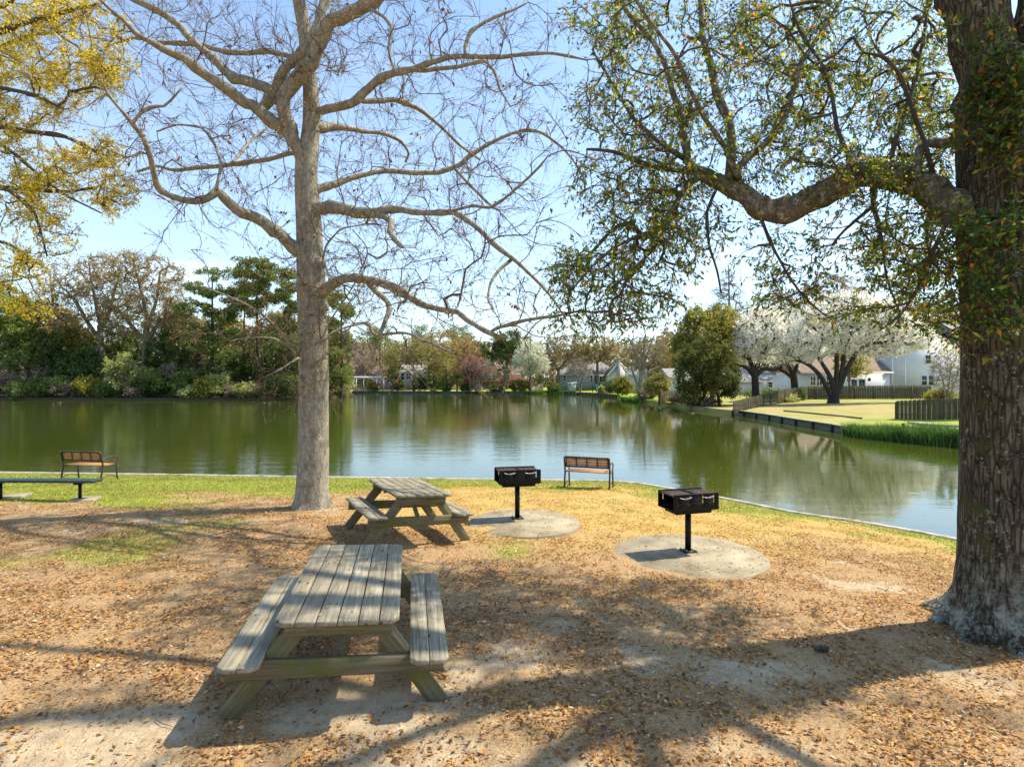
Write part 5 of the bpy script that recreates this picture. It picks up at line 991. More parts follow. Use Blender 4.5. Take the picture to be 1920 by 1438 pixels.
# evergreen mass under them, tree by tree
EV = [(-40, 101, 645, 57.6, 60.7464, 'dark_leaf', 'dark evergreen outside the left edge of the wooded shore'), (48, 97, 660, 42.24, 47.8608, 'mid_leaf', 'mid green tree on the left shore below the yellow leaves'), (95, 99, 667, 44.16, 42.3384, 'dark_leaf', 'dark evergreen left of the first spreading tree trunk'), (140, 101, 645, 40.32, 36.816, 'goldgreen_leaf', 'gold green tree behind the first spreading tree trunk'),
      (160, 98, 693, 42.24, 38.6568, 'dark_leaf', 'dark rounded evergreen low beside the first spreading trunk'), (232, 103, 655, 42.24, 40.4976, 'dark_leaf', 'dark evergreen between the two spreading trunks'), (318, 99, 660, 42.24, 42.3384, 'dark_leaf', 'dark evergreen right of the second spreading trunk'), (372, 102, 677, 38.4, 40.4976, 'brown_brush', 'brown vine covered tree under the flat topped pine'),
      (425, 99, 690, 38.4, 38.6568, 'mid_leaf', 'mid green tree under the thin pine'), (462, 104, 660, 40.32, 46.02, 'tan_leaf', 'tan budding tree behind the pine stems'), (500, 100, 673, 42.24, 51.5424, 'dark_leaf', 'dark evergreen below the tallest pine'), (545, 98, 687, 40.32, 46.02, 'dark_leaf', 'dark evergreen left of the grey tree trunk near the water'), (612, 95, 695, 30.72, 40.4976, 'mid_leaf', 'green tree showing right of the grey tree trunk'),
      (105, 106, 612, 40, 40, 'rust_leaf', 'thin tan tree behind the left edge of the first spreading crown'), (345, 107, 622, 44, 36, 'tan_leaf', 'tan tree between the second spreading tree and the pines'), (425, 108, 625, 40, 34, 'olive_leaf', 'olive tree filling the gap between the flat topped pine and the tallest pine'),
      (30, 103, 600, 44, 44, 'olive_dark_leaf', 'dark olive tree behind the yellow leaves at the far left'), (520, 106, 620, 40, 36, 'tan_leaf', 'tan tree behind the tallest pine'), (595, 104, 640, 36, 40, 'mid_leaf', 'green tree hidden mostly by the grey tree trunk')]
for px, d, cy, rx, ry, lf, lab in EV:
    bgtree('evergreen_tree', lab, 'tree', px, d, [[(px, 745, 3), (px + 2, cy + ry * .6, 2.6), (px, cy, 1.5)]], [(px, cy, rx, ry), (px - rx * .45, cy + ry * .25, rx * .6, ry * .6), (px + rx * .45, cy + ry * .2, rx * .6, ry * .6), (px + rx * .1, cy - ry * .55, rx * .5, ry * .45)], lf, 190, 6, 8, 0.34, group=GL, shell=0.5, jit=0.15)
# shrubs along the waterline
SH = [(-30, 94, 3.0, 3.2, 'mid_leaf', 'green shrub at the very left end of the shore'), (12, 92, 3.0, 5.2, 'brown_brush', 'bare brown brush at the left edge of the shore'), (55, 93, 2.8, 3.0, 'mid_leaf', 'green shrub next to the brown brush'), (95, 92.5, 3.0, 3.4, 'mid_leaf', 'low rounded green shrub left of the brownish one'), (130, 93, 2.6, 2.6, 'brown_brush', 'low brownish shrub between two green ones on the shore'),
      (72, 96, 3.4, 5.8, 'brown_brush', 'dead leafed brown shrub behind the green ones'), (160, 93, 2.8, 3.4, 'goldgreen_leaf', 'olive shrub left of the tall pale green one'), (133, 96, 3.2, 5.0, 'mid_leaf', 'leafy green shrub above the low brownish one'), (235, 92.5, 4.0, 7.6, 'light_leaf', 'tall pale yellow-green shrub standing out on the dark shore'), (200, 91.5, 2.4, 2.0, 'dark_leaf', 'dark shrub at the foot of the tall pale green one'),
      (275, 92, 2.6, 3.0, 'dark_leaf', 'dark green shrub right of the tall pale green one'), (300, 92.5, 3.0, 5.0, 'mid_leaf', 'wide green shrub under the second spreading tree'), (318, 93.5, 2.6, 5.8, 'brown_brush', 'grey brown vine heap between green shrubs'), (345, 92, 3.2, 4.8, 'mid_leaf', 'green mound left of the yellowish waterline shrub'), (362, 90.5, 2.4, 2.0, 'light_leaf', 'low yellowish shrub touching the water'),
      (392, 91.5, 2.4, 3.6, 'goldgreen_leaf', 'olive shrub between the yellowish one and the dead branches'), (415, 92, 2.6, 4.4, 'light_leaf', 'fresh green shrub below the thin pine'), (440, 90, 2.2, 1.8, 'brown_brush', 'heap of bleached dead branches at the waterline, left one'), (462, 91, 2.2, 2.4, 'light_leaf', 'light green shrub between the heaps of dead branches'), (484, 90, 2.4, 2.2, 'brown_brush', 'heap of bleached dead branches at the waterline, right one'),
      (520, 91.5, 3.2, 4.4, 'dark_leaf', 'dark glossy shrub left of the grey trunk'), (552, 91, 2.6, 3.2, 'mid_leaf', 'green shrub touching the grey trunk on its left'), (604, 89.5, 3.0, 4.4, 'mid_leaf', 'green shrub right of the grey trunk at the water'), (632, 91, 2.8, 4.2, 'light_leaf', 'yellowish green shrub at the end of the wooded shore'), (255, 90.8, 2.2, 1.6, 'brown_brush', 'brown twiggy shrub low at the water')]
for px, d, rx, h, lf, lab in SH:
    shrub(lab, px, d, rx, h, lf, int(56 + rx * 14), 0.30 if lf != 'brown_brush' else 0.22, 'shrubs along the wooded shore', per=7 if lf != 'brown_brush' else 5, twr=0.02 if lf == 'brown_brush' else 0, bark='pale_bark' if lf == 'brown_brush' else 'dark_bark')

# ------------------------------------------------------------------ far shore in the middle
GC = 'trees around the far houses'
bgtree('mauve_tree', 'pinkish brown bare tree behind the left end of the white pergola', 'tree', 690, 138, [[(690, 730, 2), (688, 700, 1.8), (684, 680, 1.4)], [(689, 705, 1.6), (700, 685, 1.3), (705, 665, 1)]], [(680, 672, 34, 34), (705, 680, 26, 26), (665, 690, 20, 24)], 'mauve_leaf', 200, 6, 6, 0.30, group=GC, tipr=0.03, bark='pale_bark')
bgtree('budding_tree', 'round headed tree with olive buds in front of the white house', 'tree', 776, 123, [[(776, 728, 2.8), (776, 714, 2.4), (777, 706, 2.2)], [(777, 708, 1.7), (765, 696, 1.3), (752, 688, .9)], [(777, 706, 1.6), (776, 692, 1.2), (772, 675, .8)], [(777, 707, 1.6), (790, 697, 1.2), (802, 685, .8)]], [(750, 668, 36, 26), (800, 662, 40, 30), (775, 652, 40, 24), (725, 680, 18, 14)], 'olive_leaf', 330, 5, 7, 0.26, group=GC, tipr=0.03, shell=0.55, bark='far_bark', maxr=0.12)
bgtree('tan_tree', 'broad rusty tan tree behind the budding round tree', 'tree', 832, 150, [[(832, 725, 3), (832, 680, 2.6), (830, 655, 2)]], [(835, 645, 46, 24), (800, 655, 34, 26), (868, 660, 34, 26), (840, 680, 40, 24)], 'rust_leaf', 330, 5, 8, 0.36, group=GC)
bgtree('tan_tree', 'pale olive tree just right of the budding tree, above the palmetto', 'tree', 838, 134, [[(838, 728, 2.4), (836, 705, 2), (832, 685, 1.5)]], [(835, 690, 28, 30), (815, 700, 16, 20), (850, 705, 18, 18)], 'olive_leaf', 160, 6, 8, 0.28, group=GC)
bgtree('tan_tree', 'tan tree right of the broad rusty one, left of the dark evergreen', 'tree', 898, 155, [[(898, 722, 2.6), (898, 680, 2)]], [(895, 665, 32, 26), (880, 650, 24, 20), (915, 675, 22, 20)], 'rust_leaf', 180, 5, 8, 0.36, group=GC)
bgtree('evergreen_tree', 'dark green evergreen left of the round white blossom tree', 'tree', 950, 148, [[(950, 722, 3), (950, 670, 2.4)]], [(955, 640, 36, 22), (925, 655, 26, 20), (975, 655, 28, 24), (945, 665, 34, 22)], 'dark_leaf', 230, 6, 9, 0.45, group=GC, shell=0.5, jit=0.2)
bgtree('redbud_tree', 'reddish flowering tree left of the brick house', 'tree', 880, 130, [[(882, 727, 2), (880, 705, 1.6), (876, 692, 1)]], [(878, 685, 24, 18), (890, 695, 18, 14)], 'red_leaf', 150, 6, 6, 0.24, group=GC)
bgtree('crape_myrtle', 'bare vase shaped tree in front of the brick house', 'tree', 897, 126, [[(897, 729, 1.8), (893, 712, 1.3), (886, 698, .9)], [(897, 728, 1.6), (899, 708, 1.1), (900, 694, .8)], [(898, 728, 1.6), (906, 710, 1.1), (914, 697, .8)]], [(900, 688, 30, 18), (885, 694, 16, 14), (918, 694, 18, 14)], 'mauve_leaf', 170, 5, 2, 0.16, group=GC, bark='pale_bark', twr=0.02, tipr=0.02)
bgtree('blossom_tree', 'round white blossoming tree on the far shore right of the brick house', 'blossom tree', 994, 124, [[(994, 731, 3), (994, 712, 2.4), (993, 695, 1.8)]], [(993, 668, 32, 28), (985, 685, 28, 20), (1008, 682, 24, 20), (994, 650, 20, 12)], 'blossom_dim', 330, 7, 9, 0.24, group='white blossoming trees', shell=0.6)
bgtree('tan_tree', 'wide tan tree with a forked trunk behind the round white blossom tree', 'tree', 1047, 138, [[(1047, 728, 3.4), (1047, 705, 2.8), (1046, 690, 2.4)], [(1047, 695, 2.2), (1062, 675, 1.6), (1078, 660, 1.2)], [(1046, 692, 2), (1035, 672, 1.6), (1025, 655, 1.2)]], [(1060, 650, 44, 24), (1030, 660, 34, 26), (1085, 662, 28, 24), (1050, 680, 34, 18)], 'tan_leaf', 330, 5, 6, 0.30, group=GC, tipr=0.035, twr=0.02)
bgtree('tan_tree', 'tan tree behind the roof of the grey house', 'tree', 1120, 140, [[(1120, 722, 3), (1120, 685, 2.4)]], [(1120, 655, 38, 26), (1150, 665, 28, 24), (1095, 670, 24, 18)], 'tan_leaf', 260, 5, 7, 0.34, group=GC)
bgtree('tan_tree', 'tan tree behind the tall bare tree on the green lawn', 'tree', 1215, 118, [[(1215, 735, 3), (1215, 690, 2.4)]], [(1215, 665, 40, 30), (1245, 660, 26, 30), (1185, 672, 28, 24), (1235, 690, 26, 24)], 'tan_leaf', 300, 5, 7, 0.32, group=GC)
bgtree('crape_myrtle', 'small leafless pinkish tree in front of the grey house', 'tree', 1088, 106, [[(1088, 725, 1.6), (1084, 710, 1.2), (1078, 700, .8)], [(1088, 725, 1.5), (1093, 708, 1.1), (1098, 697, .8)]], [(1085, 690, 22, 18), (1098, 694, 14, 12), (1074, 694, 12, 12)], 'pink_leaf', 140, 5, 2, 0.13, group=GC, bark='pale_bark', twr=0.018, tipr=0.018)
bgtree('tall_bare_tree', 'leafless upright tree on the bright lawn beside the reeds', 'tree', 1201, 79, [[(1201, 752, 4.6), (1201, 735, 4), (1201, 712, 3.8), (1203, 700, 3.4)], [(1202, 705, 3), (1196, 680, 2.2), (1188, 655, 1.5), (1180, 635, 1)], [(1203, 702, 3), (1206, 675, 2.4), (1208, 650, 1.8), (1210, 625, 1.1)], [(1203, 702, 2.8), (1215, 682, 2), (1230, 665, 1.4), (1245, 652, .9)], [(1204, 700, 2.4), (1212, 670, 1.8), (1220, 645, 1.3), (1226, 630, .9)], [(1203, 703, 2), (1222, 694, 1.5), (1238, 686, 1)], [(1196, 725, 2.6), (1189, 705, 2.2), (1184, 690, 1.6)]], [(1200, 648, 26, 22), (1222, 650, 26, 24), (1190, 668, 20, 22), (1236, 668, 16, 18)], None, 190, 6, 0, 0.1, group=None, bark='pale_bark', tipr=0.016, twr=0.012, twl=0.9, maxr=0.12)
shrub('big orange and green shrub by the bulkhead below the grey house', 1166, 84, 2.3, 2.9, 'goldgreen_leaf', 130, 0.22, None, per=7)
shrub('dark lower shrub in front of the orange and green one at the bulkhead', 1158, 82, 2.3, 2.2, 'dark_leaf', 90, 0.22, None, per=8)
for px, d, rx, h, lf, lab in ((795, 124, 2.6, 3.6, 'dark_leaf', 'dark shrub at the seawall right of the round budding tree'), (812, 126, 2.8, 4.4, 'light_leaf', 'tall pale green shrub between the seawall and the palmetto'), (828, 126, 2.4, 3.2, 'mid_leaf', 'green shrub left of the palmetto'), (872, 132, 1.6, 1.6, 'dark_leaf', 'clipped dark hedge shrub left under the brick house windows'), (930, 132, 2.2, 1.5, 'dark_leaf', 'clipped dark hedge shrub right under the brick house windows'), (965, 127, 2.4, 3.2, 'mid_leaf', 'green shrub right of the tall palmetto'), (978, 125, 2.2, 2.4, 'goldgreen_leaf', 'olive shrub at the foot of the round blossom tree'),
                            (1036, 122, 1.6, 2.0, 'dark_leaf', 'dark shrub left of the grey house'), (1212, 92, 2.2, 2.6, 'mid_leaf', 'green shrub right of the bare tree on the lawn'), (1243, 80, 2.6, 4.4, 'olive_leaf', 'olive shrub behind the short dark fence'), (745, 134, 2.0, 2.6, 'mid_leaf', 'green shrub in front of the white house'), (700, 133, 2.0, 2.2, 'goldgreen_leaf', 'olive shrub behind the white pergola'), (1215, 84, 1.4, 1.2, 'brown_brush', 'low brown plants beside the bare tree'), (1130, 104, 0.9, 1.5, 'light_leaf', 'pale green shrub at the corner of the grey house')):
    shrub(lab, px, d, rx, h, lf, int(50 + rx * 14), 0.26, 'garden shrubs by the far houses', per=7)

def palm(label, px, d, h, r, group='palmettos on the far shore'):
    d = dsafe(px, d)
    x = (px - 960) / F * d; z = gz(x, d); b = np.array([x, d, z]); t = thing('palmetto', label, 'palm', tuple(b), 0, group); m = MB(); m.tube(smooth_path([(0, 0, -0.1), (0.05, 0, h * .5), (0, 0, h)], 0.3), 0.2, 10); m.build('trunk', M['far_bark'], t, True); 
    for i in range(26):
        a = rng.uniform(0, 6.28); el = rng.uniform(-0.5, 1.25); dr = np.array([math.cos(a) * math.cos(el), math.sin(a) * math.cos(el), math.sin(el)]); L = r * rng.uniform(.8, 1.1); q = np.array([0, 0, h]); c = q + dr * L * 0.55; m = MB()
        m.tube([q, c], 0.02, 3); k = 16; sd_ = norm(np.cross(dr, [0, 0, 1.0])); fan = np.linspace(-1.25, 1.25, k)[:, None]; dd = norm(dr * np.cos(fan) + sd_ * np.sin(fan) + np.array([0, 0, -0.25])); leafquads(m, np.repeat(c[None], k, 0), dd, np.full(k, L * 0.55), 0.16); m.build('frond', M['palm_leaf'], t)
palm('wide pale palmetto on the far shore below the tan trees', 857, 127, 2.2, 2.3)
palm('taller palmetto with a clear trunk in front of the brick house', 945, 127, 4.3, 1.7)
palm('small palmetto behind the white pergola', 735, 131, 3.0, 1.7)

# ------------------------------------------------------------------ right shore
bgtree('evergreen_tree', 'dark green low branched tree hanging over the right shore', 'tree', 1318, 60, [[(1350, 765, 3), (1346, 742, 2.6), (1338, 715, 2)], [(1300, 760, 3), (1303, 735, 2.4), (1305, 700, 1.8)], [(1322, 762, 3), (1320, 730, 2.6), (1322, 690, 2)]], [(1305, 705, 42, 40), (1345, 700, 42, 40), (1320, 670, 46, 34), (1290, 735, 24, 18), (1365, 725, 24, 20), (1345, 650, 36, 24)], 'olive_dark_leaf', 520, 6, 9, 0.20, shell=0.5, jit=0.1, tipr=0.02, bark='dark_bark', maxr=0.12, droop=0.4)
bgtree('gold_green_tree', 'broad gold green tree behind the dark low branched one', 'tree', 1335, 68, [[(1335, 755, 5), (1335, 700, 4), (1335, 660, 3)]], [(1320, 620, 48, 40), (1290, 660, 34, 34), (1350, 600, 40, 28), (1375, 640, 34, 40), (1310, 590, 26, 16), (1270, 640, 14, 18)], 'goldgreen_leaf', 560, 6, 8, 0.22, shell=0.5, jit=0.1)
bgtree('bare_cypress', 'dark leafless tree with level twigs rising behind the gold green tree', 'tree', 1367, 95, [[(1367, 745, 3), (1367, 600, 2.2), (1367, 540, 1.4), (1366, 498, .7)]], [(1367, 520, 16, 16), (1367, 548, 30, 16), (1367, 575, 40, 14), (1367, 600, 44, 12)], None, 280, 5, 0, 0.1, bark='far_bark', tipr=0.03, twr=0.018, twl=1.0, shell=0.3, maxr=0.09)
GB = 'white blossoming trees'
bgtree('blossom_tree', 'leftmost white blossoming tree beside the gold green tree', 'blossom tree', 1417, 66, [[(1417, 748, 7.5), (1416, 720, 7), (1415, 700, 6.5)], [(1415, 706, 5), (1400, 690, 3.6), (1385, 685, 2.4), (1372, 680, 1.4)], [(1415, 700, 5.5), (1408, 680, 4), (1400, 655, 2.4)], [(1416, 705, 5.5), (1432, 692, 4.4), (1450, 693, 3.4), (1468, 688, 2)], [(1415, 700, 5), (1425, 670, 3.6), (1430, 640, 2)]],
       [(1425, 620, 48, 40), (1405, 655, 34, 30), (1450, 650, 34, 34), (1440, 590, 34, 18), (1390, 640, 12, 24)], 'blossom', 560, 7, 7, 0.17, group=GB, shell=0.55, bark='dark_bark', tipr=0.02, maxr=0.14)
bgtree('blossom_tree', 'middle white blossoming tree between its two neighbours', 'blossom tree', 1490, 73, [[(1492, 745, 7), (1489, 715, 6.5), (1487, 700, 6)], [(1488, 705, 4.4), (1478, 685, 3), (1468, 660, 2)], [(1488, 703, 4.4), (1496, 680, 3), (1502, 655, 2)], [(1489, 712, 3.4), (1475, 700, 3), (1460, 692, 2)]],
       [(1490, 620, 46, 40), (1480, 655, 34, 28), (1515, 645, 34, 30), (1500, 590, 36, 18)], 'blossom', 520, 7, 7, 0.18, group=GB, shell=0.55, bark='dark_bark', tipr=0.02, maxr=0.14)
bgtree('blossom_tree', 'widest white blossoming tree with a dark multi-stemmed trunk on the brown lawn', 'blossom tree', 1562, 64, [[(1562, 759, 12), (1563, 748, 10), (1564, 738, 10), (1565, 730, 8)], [(1558, 740, 6), (1548, 722, 4.6), (1538, 705, 4.2), (1524, 690, 3.8), (1508, 680, 3.2), (1492, 676, 2)], [(1562, 735, 6), (1560, 715, 4.6), (1550, 695, 4), (1535, 672, 3), (1520, 650, 2)], [(1566, 732, 6), (1568, 705, 4.4), (1569, 680, 4), (1567, 655, 3), (1556, 640, 2)], [(1570, 732, 6), (1576, 705, 4.2), (1581, 680, 4), (1583, 655, 3.2), (1597, 628, 2)], [(1570, 735, 6.5), (1580, 710, 5), (1592, 685, 4.6), (1606, 662, 4.2), (1625, 647, 3.6), (1655, 642, 3), (1690, 640, 1.6)], [(1606, 662, 3), (1625, 640, 2.6), (1650, 622, 1.8)]],
       [(1560, 585, 70, 36), (1620, 590, 70, 36), (1530, 620, 50, 36), (1590, 625, 60, 30), (1660, 612, 60, 32), (1710, 628, 42, 24), (1500, 650, 40, 26), (1540, 655, 30, 18), (1600, 560, 40, 18), (1650, 575, 30, 18), (1690, 650, 46, 16), (1735, 638, 24, 18), (1520, 668, 24, 14), (1600, 655, 50, 16), (1650, 660, 34, 10)], 'blossom', 1450, 7, 7, 0.16, group=GB, shell=0.45, bark='dark_bark', tipr=0.018, maxr=0.14)
bgtree('forsythia_tree', 'small yellow green tree behind the stems of the widest blossom tree', 'tree', 1592, 76, [[(1592, 745, 2), (1592, 715, 1.5)]], [(1590, 680, 28, 26), (1612, 690, 20, 20), (1575, 660, 18, 18)], 'goldgreen_leaf', 150, 5, 6, 0.2)
bgtree('tan_tree', 'tan budding tree top rising behind the blossom trees', 'tree', 1560, 100, [[(1560, 740, 4), (1560, 620, 3), (1556, 570, 2)]], [(1560, 540, 50, 30), (1520, 560, 40, 30), (1600, 555, 44, 32), (1560, 585, 60, 24)], 'tan_leaf', 330, 5, 4, 0.26, tipr=0.035, twr=0.02, group='tan trees behind the right houses')
bgtree('tan_tree', 'olive tan tree to the left of the blossom trees, behind', 'tree', 1455, 104, [[(1455, 740, 4), (1455, 620, 3)]], [(1450, 575, 46, 30), (1480, 590, 40, 30), (1420, 595, 30, 24)], 'olive_leaf', 300, 5, 5, 0.28, group='tan trees behind the right houses')
bgtree('tan_tree', 'olive tan tree left of the oak trunk behind the white house', 'tree', 1775, 105, [[(1775, 740, 4), (1775, 650, 3)]], [(1775, 610, 44, 40), (1740, 600, 34, 30), (1800, 640, 40, 36), (1760, 570, 30, 20)], 'olive_leaf', 360, 6, 7, 0.32, group='tan trees behind the right houses')
bgtree('tan_tree', 'tan tree between the blossoms and the white gable', 'tree', 1680, 112, [[(1680, 740, 4), (1680, 640, 3)]], [(1680, 585, 56, 32), (1640, 600, 40, 30), (1715, 600, 36, 30)], 'tan_leaf', 340, 5, 6, 0.32, group='tan trees behind the right houses')
bgtree('pink_shrub', 'leafless pinkish shrub in front of the white gable house', 'shrub', 1775, 62, [[(1775, 748, 1.8), (1768, 715, 1.2), (1760, 690, .8)], [(1776, 748, 1.8), (1780, 712, 1.2), (1784, 680, .8)], [(1777, 748, 1.6), (1790, 715, 1.1), (1800, 690, .8)]], [(1778, 680, 26, 26), (1762, 695, 18, 22), (1796, 695, 18, 24), (1778, 715, 26, 18)], 'pink_leaf', 230, 5, 2, 0.10, bark='pale_bark', tipr=0.012, twr=0.01)
for px, d, rx, h, lf, lab in ((1750, 66, 1.6, 1.2, 'goldgreen_leaf', 'low yellowish shrub at the right end of the long fence'), (1775, 63, 1.6, 1.5, 'olive_leaf', 'low olive shrub under the pinkish bare shrub'), (1482, 68, 1.6, 0.7, 'light_leaf', 'low bright green plants at the bend of the fence'), (1710, 80, 0.9, 1.6, 'dark_leaf', 'small dark shrub at the wall of the white gable house'), (1440, 76, 4.0, 1.6, 'mid_leaf', 'green hedge behind the leftmost blossom trunk'), (1310, 58.5, 2.4, 0.9, 'brown_brush', 'low brown brush under the dark low branched tree'), (1275, 63, 1.5, 1.0, 'brown_brush', 'straggly brown brush at the waterline by the short fence'), (1500, 71.5, 0.7, 1.5, 'dark_leaf', 'small dark shrub in the corner of the fence')):
    shrub(lab, px, d, rx, h, lf, int(50 + rx * 16), 0.16, 'low shrubs on the right shore', per=7)

# far woods, too distant to count
M['woods'] = leaf_mat('far_woods', [(0, (0.085, 0.110, 0.043)), (0.3, (0.146, 0.159, 0.061)), (0.55, (0.317, 0.244, 0.122)), (0.8, (0.415, 0.329, 0.159)), (1, (0.488, 0.403, 0.195))], 0.9, 0.37, 0.1, 0.35, 0.06)
def woods(pxs, tops, d0, d1, n, size, base_py=716):
    px = rng.uniform(pxs[0], pxs[-1], n); d = rng.uniform(d0, d1, n); tp = np.interp(px, pxs, tops) + (fbm(px * 0.035, d * 0.0, 8) - 0.5) * 46 + (vnoise(px * 0.11, px * 0, 4) - 0.5) * 16
    py = tp + (base_py + 8 - tp) * rng.random(n) ** 0.85; x = (px - 960) / F * d; z = CH - (py - HZ) / F * d
    p = np.c_[x, d, z]; r = np.clip(vnoise(px * 0.05, py * 0.05, 6) * 0.9 + rng.normal(size=n) * 0.14, 0, 1); return p, r
m = MB()
for a in ((([-260, 60, 300, 660]), [622, 630, 634, 640], 108, 122, 24000, 738), (([640, 760, 900, 1000, 1120, 1280]), [652, 640, 642, 650, 645, 636], 170, 200, 26000), (([1230, 1400, 1600, 1800, 1960]), [625, 598, 590, 600, 600], 122, 140, 22000, 722)):
    p, r = woods(*a[:5], 0.7, *(a[5:] or (716,))); leafquads(m, p, norm(rng.normal(size=p.shape)), rng.uniform(0.5, 1.1, len(p)), 0.7, r)
tag(m.build('distant_woods', M['woods']), 'continuous tan and green woods behind the houses and the shore trees', 'woods', kind='stuff')

# ------------------------------------------------------------------ houses
def house(label, px0, px1, d, dep, eave, ridge, roof, wall, roofm, wins=(), doors=(), extra=None, over=0.45, inset=0.0, gx=None, trimm='white_trim', z0=None, cat='house'):
    s = d / F; xa, xb = (px0 - 960) * s, (px1 - 960) * s; xc = (xa + xb) / 2; z = gz(xc, d) if z0 is None else z0; hw = (xb - xa) / 2; ez = CH - (eave - HZ) * s - z; rzv = CH - (ridge - HZ) * s - z
    t = thing('house', label, cat, (xc, d, z)); m = MB()
    if roof == 'front':     # gable facing the lake
        gx_ = 0 if gx is None else (gx - 960) * s - xc
        m.prism([(-hw, -0.4), (hw, -0.4), (hw, ez), (gx_, rzv), (-hw, ez)], 0, dep); m.build('wall', M[wall], t)
        for sg, xe in ((-1, -hw), (1, hw)):
            a = np.array([gx_, rzv]); e = np.array([xe, ez]); dr = (e - a) / np.linalg.norm(e - a); e2 = e + dr * over; nn = np.array([-dr[1], dr[0]]) * (1 if sg < 0 else -1); nn = nn if nn[1] > 0 else -nn
            m = MB(); m.prism([tuple(a + nn * 0.02), tuple(e2 + nn * 0.02), tuple(e2 + nn * 0.2), tuple(a + nn * 0.2)], -0.35, dep + 0.35); rf = m.build('roof', M[roofm], t)
            m = MB(); m.prism([tuple(a + nn * -0.20), tuple(e2 + nn * -0.20), tuple(e2 + nn * 0.215), tuple(a + nn * 0.215)], -0.42, -0.36); m.build('bargeboard', M[trimm], rf)
    else:
        m.box((0, dep / 2, (ez - 0.4) / 2), (2 * hw, dep, ez + 0.4)); m.build('wall', M[wall], t); ins = inset * s if roof == 'hip' else -over * 0.6; ov = over
        y0, y1, ym = -ov, dep + ov, dep / 2; lo = ez - 0.05; L_, R_ = -hw - (ov if roof == 'hip' else over * 0.6), hw + (ov if roof == 'hip' else over * 0.6); rl, rr = (-hw + ins, hw - ins) if roof == 'hip' else (L_, R_)
        V = [(L_, y0, lo), (R_, y0, lo), (R_, y1, lo), (L_, y1, lo), (rl, ym, rzv), (rr, ym, rzv), (L_, y0, lo - .16), (R_, y0, lo - .16), (R_, y1, lo - .16), (L_, y1, lo - .16)]
        m = MB(); m.add(V, [[0, 1, 5, 4], [2, 3, 4, 5], [6, 9, 8, 7]]); m.add(V, [[3, 0, 4], [1, 2, 5]]); rf = m.build('roof', M[roofm], t)
        m = MB(); m.box((0, y0 - 0.03, lo - 0.10), (R_ - L_, 0.05, 0.2)); m.build('fascia', M[trimm], rf)
    def opening(nm, r, mull=0, door=False):
        x0, y0_, x1, y1_ = r; a = (x0 - 960) * s - xc; b_ = (x1 - 960) * s - xc; zt = CH - (y0_ - HZ) * s - z; zb = CH - (y1_ - HZ) * s - z; fr = MB(); w_ = 0.11
        cx = (a + b_) / 2; cz = (zt + zb) / 2
        for q in ((a, cz, w_, zt - zb), (b_, cz, w_, zt - zb)): fr.box((q[0], -0.03, q[1]), (q[2], 0.1, q[3] + w_))
        for zz in (zt, zb): fr.box((cx, -0.031, zz), (b_ - a - w_, 0.1, w_))
        if not door: fr.box((cx, -0.025, cz), (b_ - a - w_, 0.08, 0.06))
        for k in range(mull): fr.box((a + (b_ - a) * (k + 1) / (mull + 1), -0.027, cz), (0.09, 0.09, zt - zb - w_))
        o = fr.build(nm, M[trimm], t); pn = MB(); pn.box((cx, -0.012, cz), (b_ - a - w_ * .5, 0.02, zt - zb - w_ * .5)); pn.build('pane', M['glass'], o)
    for r in wins: opening('window', r[:4], r[4] if len(r) > 4 else 0)
    for r in doors: opening('door', r[:4], r[4] if len(r) > 4 else 0, True)
    if extra: extra(t, s, xc, z)
    return t
def ex_chim(px, w_, top, mat='grey_siding', y=1.0, base=0.0):
    def f(t, s, xc, z):
        m = MB(); h = CH - (top - HZ) * s - z; m.box(((px - 960) * s - xc, y, (h + base) / 2), (w_ * s, 1.1, h - base)); c = m.build('chimney', M[mat], t); m = MB(); m.box(((px - 960) * s - xc, y, h + 0.08), (w_ * s + 0.3, 1.4, 0.16)); m.build('chimney_cap', M['white_trim'], c)
    return f
house('long low white house half hidden by the round budding tree', 700, 802, 152, 9, 696, 684, 'side', 'cream_siding', 'grey_roof', [(739, 700, 748, 712), (752, 700, 758, 712), (762, 700, 770, 711, 1), (785, 702, 792, 712)], [(725, 700, 733, 718)])
house('two storey white gabled house above the budding tree', 722, 756, 160, 9, 690, 678, 'front', 'white_siding', 'grey_roof', [(728, 686, 732, 691), (738, 686, 742, 691)])
house('brick house with a brown roof and white framed windows on the far shore', 868, 938, 153, 10, 700, 678, 'front', 'brick', 'brown_roof', [(888, 703, 896, 715, 1), (906, 703, 913, 715, 1), (917, 703, 922, 714), (924, 703, 929, 714), (931, 703, 935, 714)], [], None, gx=925)
house('brown roofed wing attached behind the brick house', 872, 985, 158, 8, 700, 676, 'side', 'brick', 'brown_roof', [(948, 703, 956, 712, 1)])
house('grey house with a long grey shingle roof behind the swing set', 1050, 1160, 141, 10, 702, 676, 'hip', 'grey_siding', 'grey_roof', [(1056, 704, 1061, 714), (1107, 704, 1111, 716), (1124, 706, 1140, 716, 2)], [(1114, 704, 1120, 718)], None, inset=28)
house('white gabled end of the grey house with a central chimney', 1141, 1180, 136, 6, 702, 679, 'front', 'white_siding', 'grey_roof', [], [], ex_chim(1159, 5, 672, 'grey_siding', -0.6))
house('small house with a pale hip roof right of the bare upright tree', 1186, 1242, 122, 8, 702, 688, 'hip', 'white_siding', 'grey_roof', [(1208, 704, 1211, 710), (1213, 704, 1216, 710), (1222, 703, 1238, 716, 3)], [], None, inset=20)
house('pale house seen between the dark tree and the leftmost blossom tree', 1255, 1300, 98, 8, 706, 690, 'side', 'white_siding', 'grey_roof', [(1268, 708, 1276, 718)])
house('pale low house behind the trunks of the left blossom trees', 1388, 1502, 96, 9, 714, 692, 'side', 'white_siding', 'grey_roof', [(1440, 716, 1450, 726)])
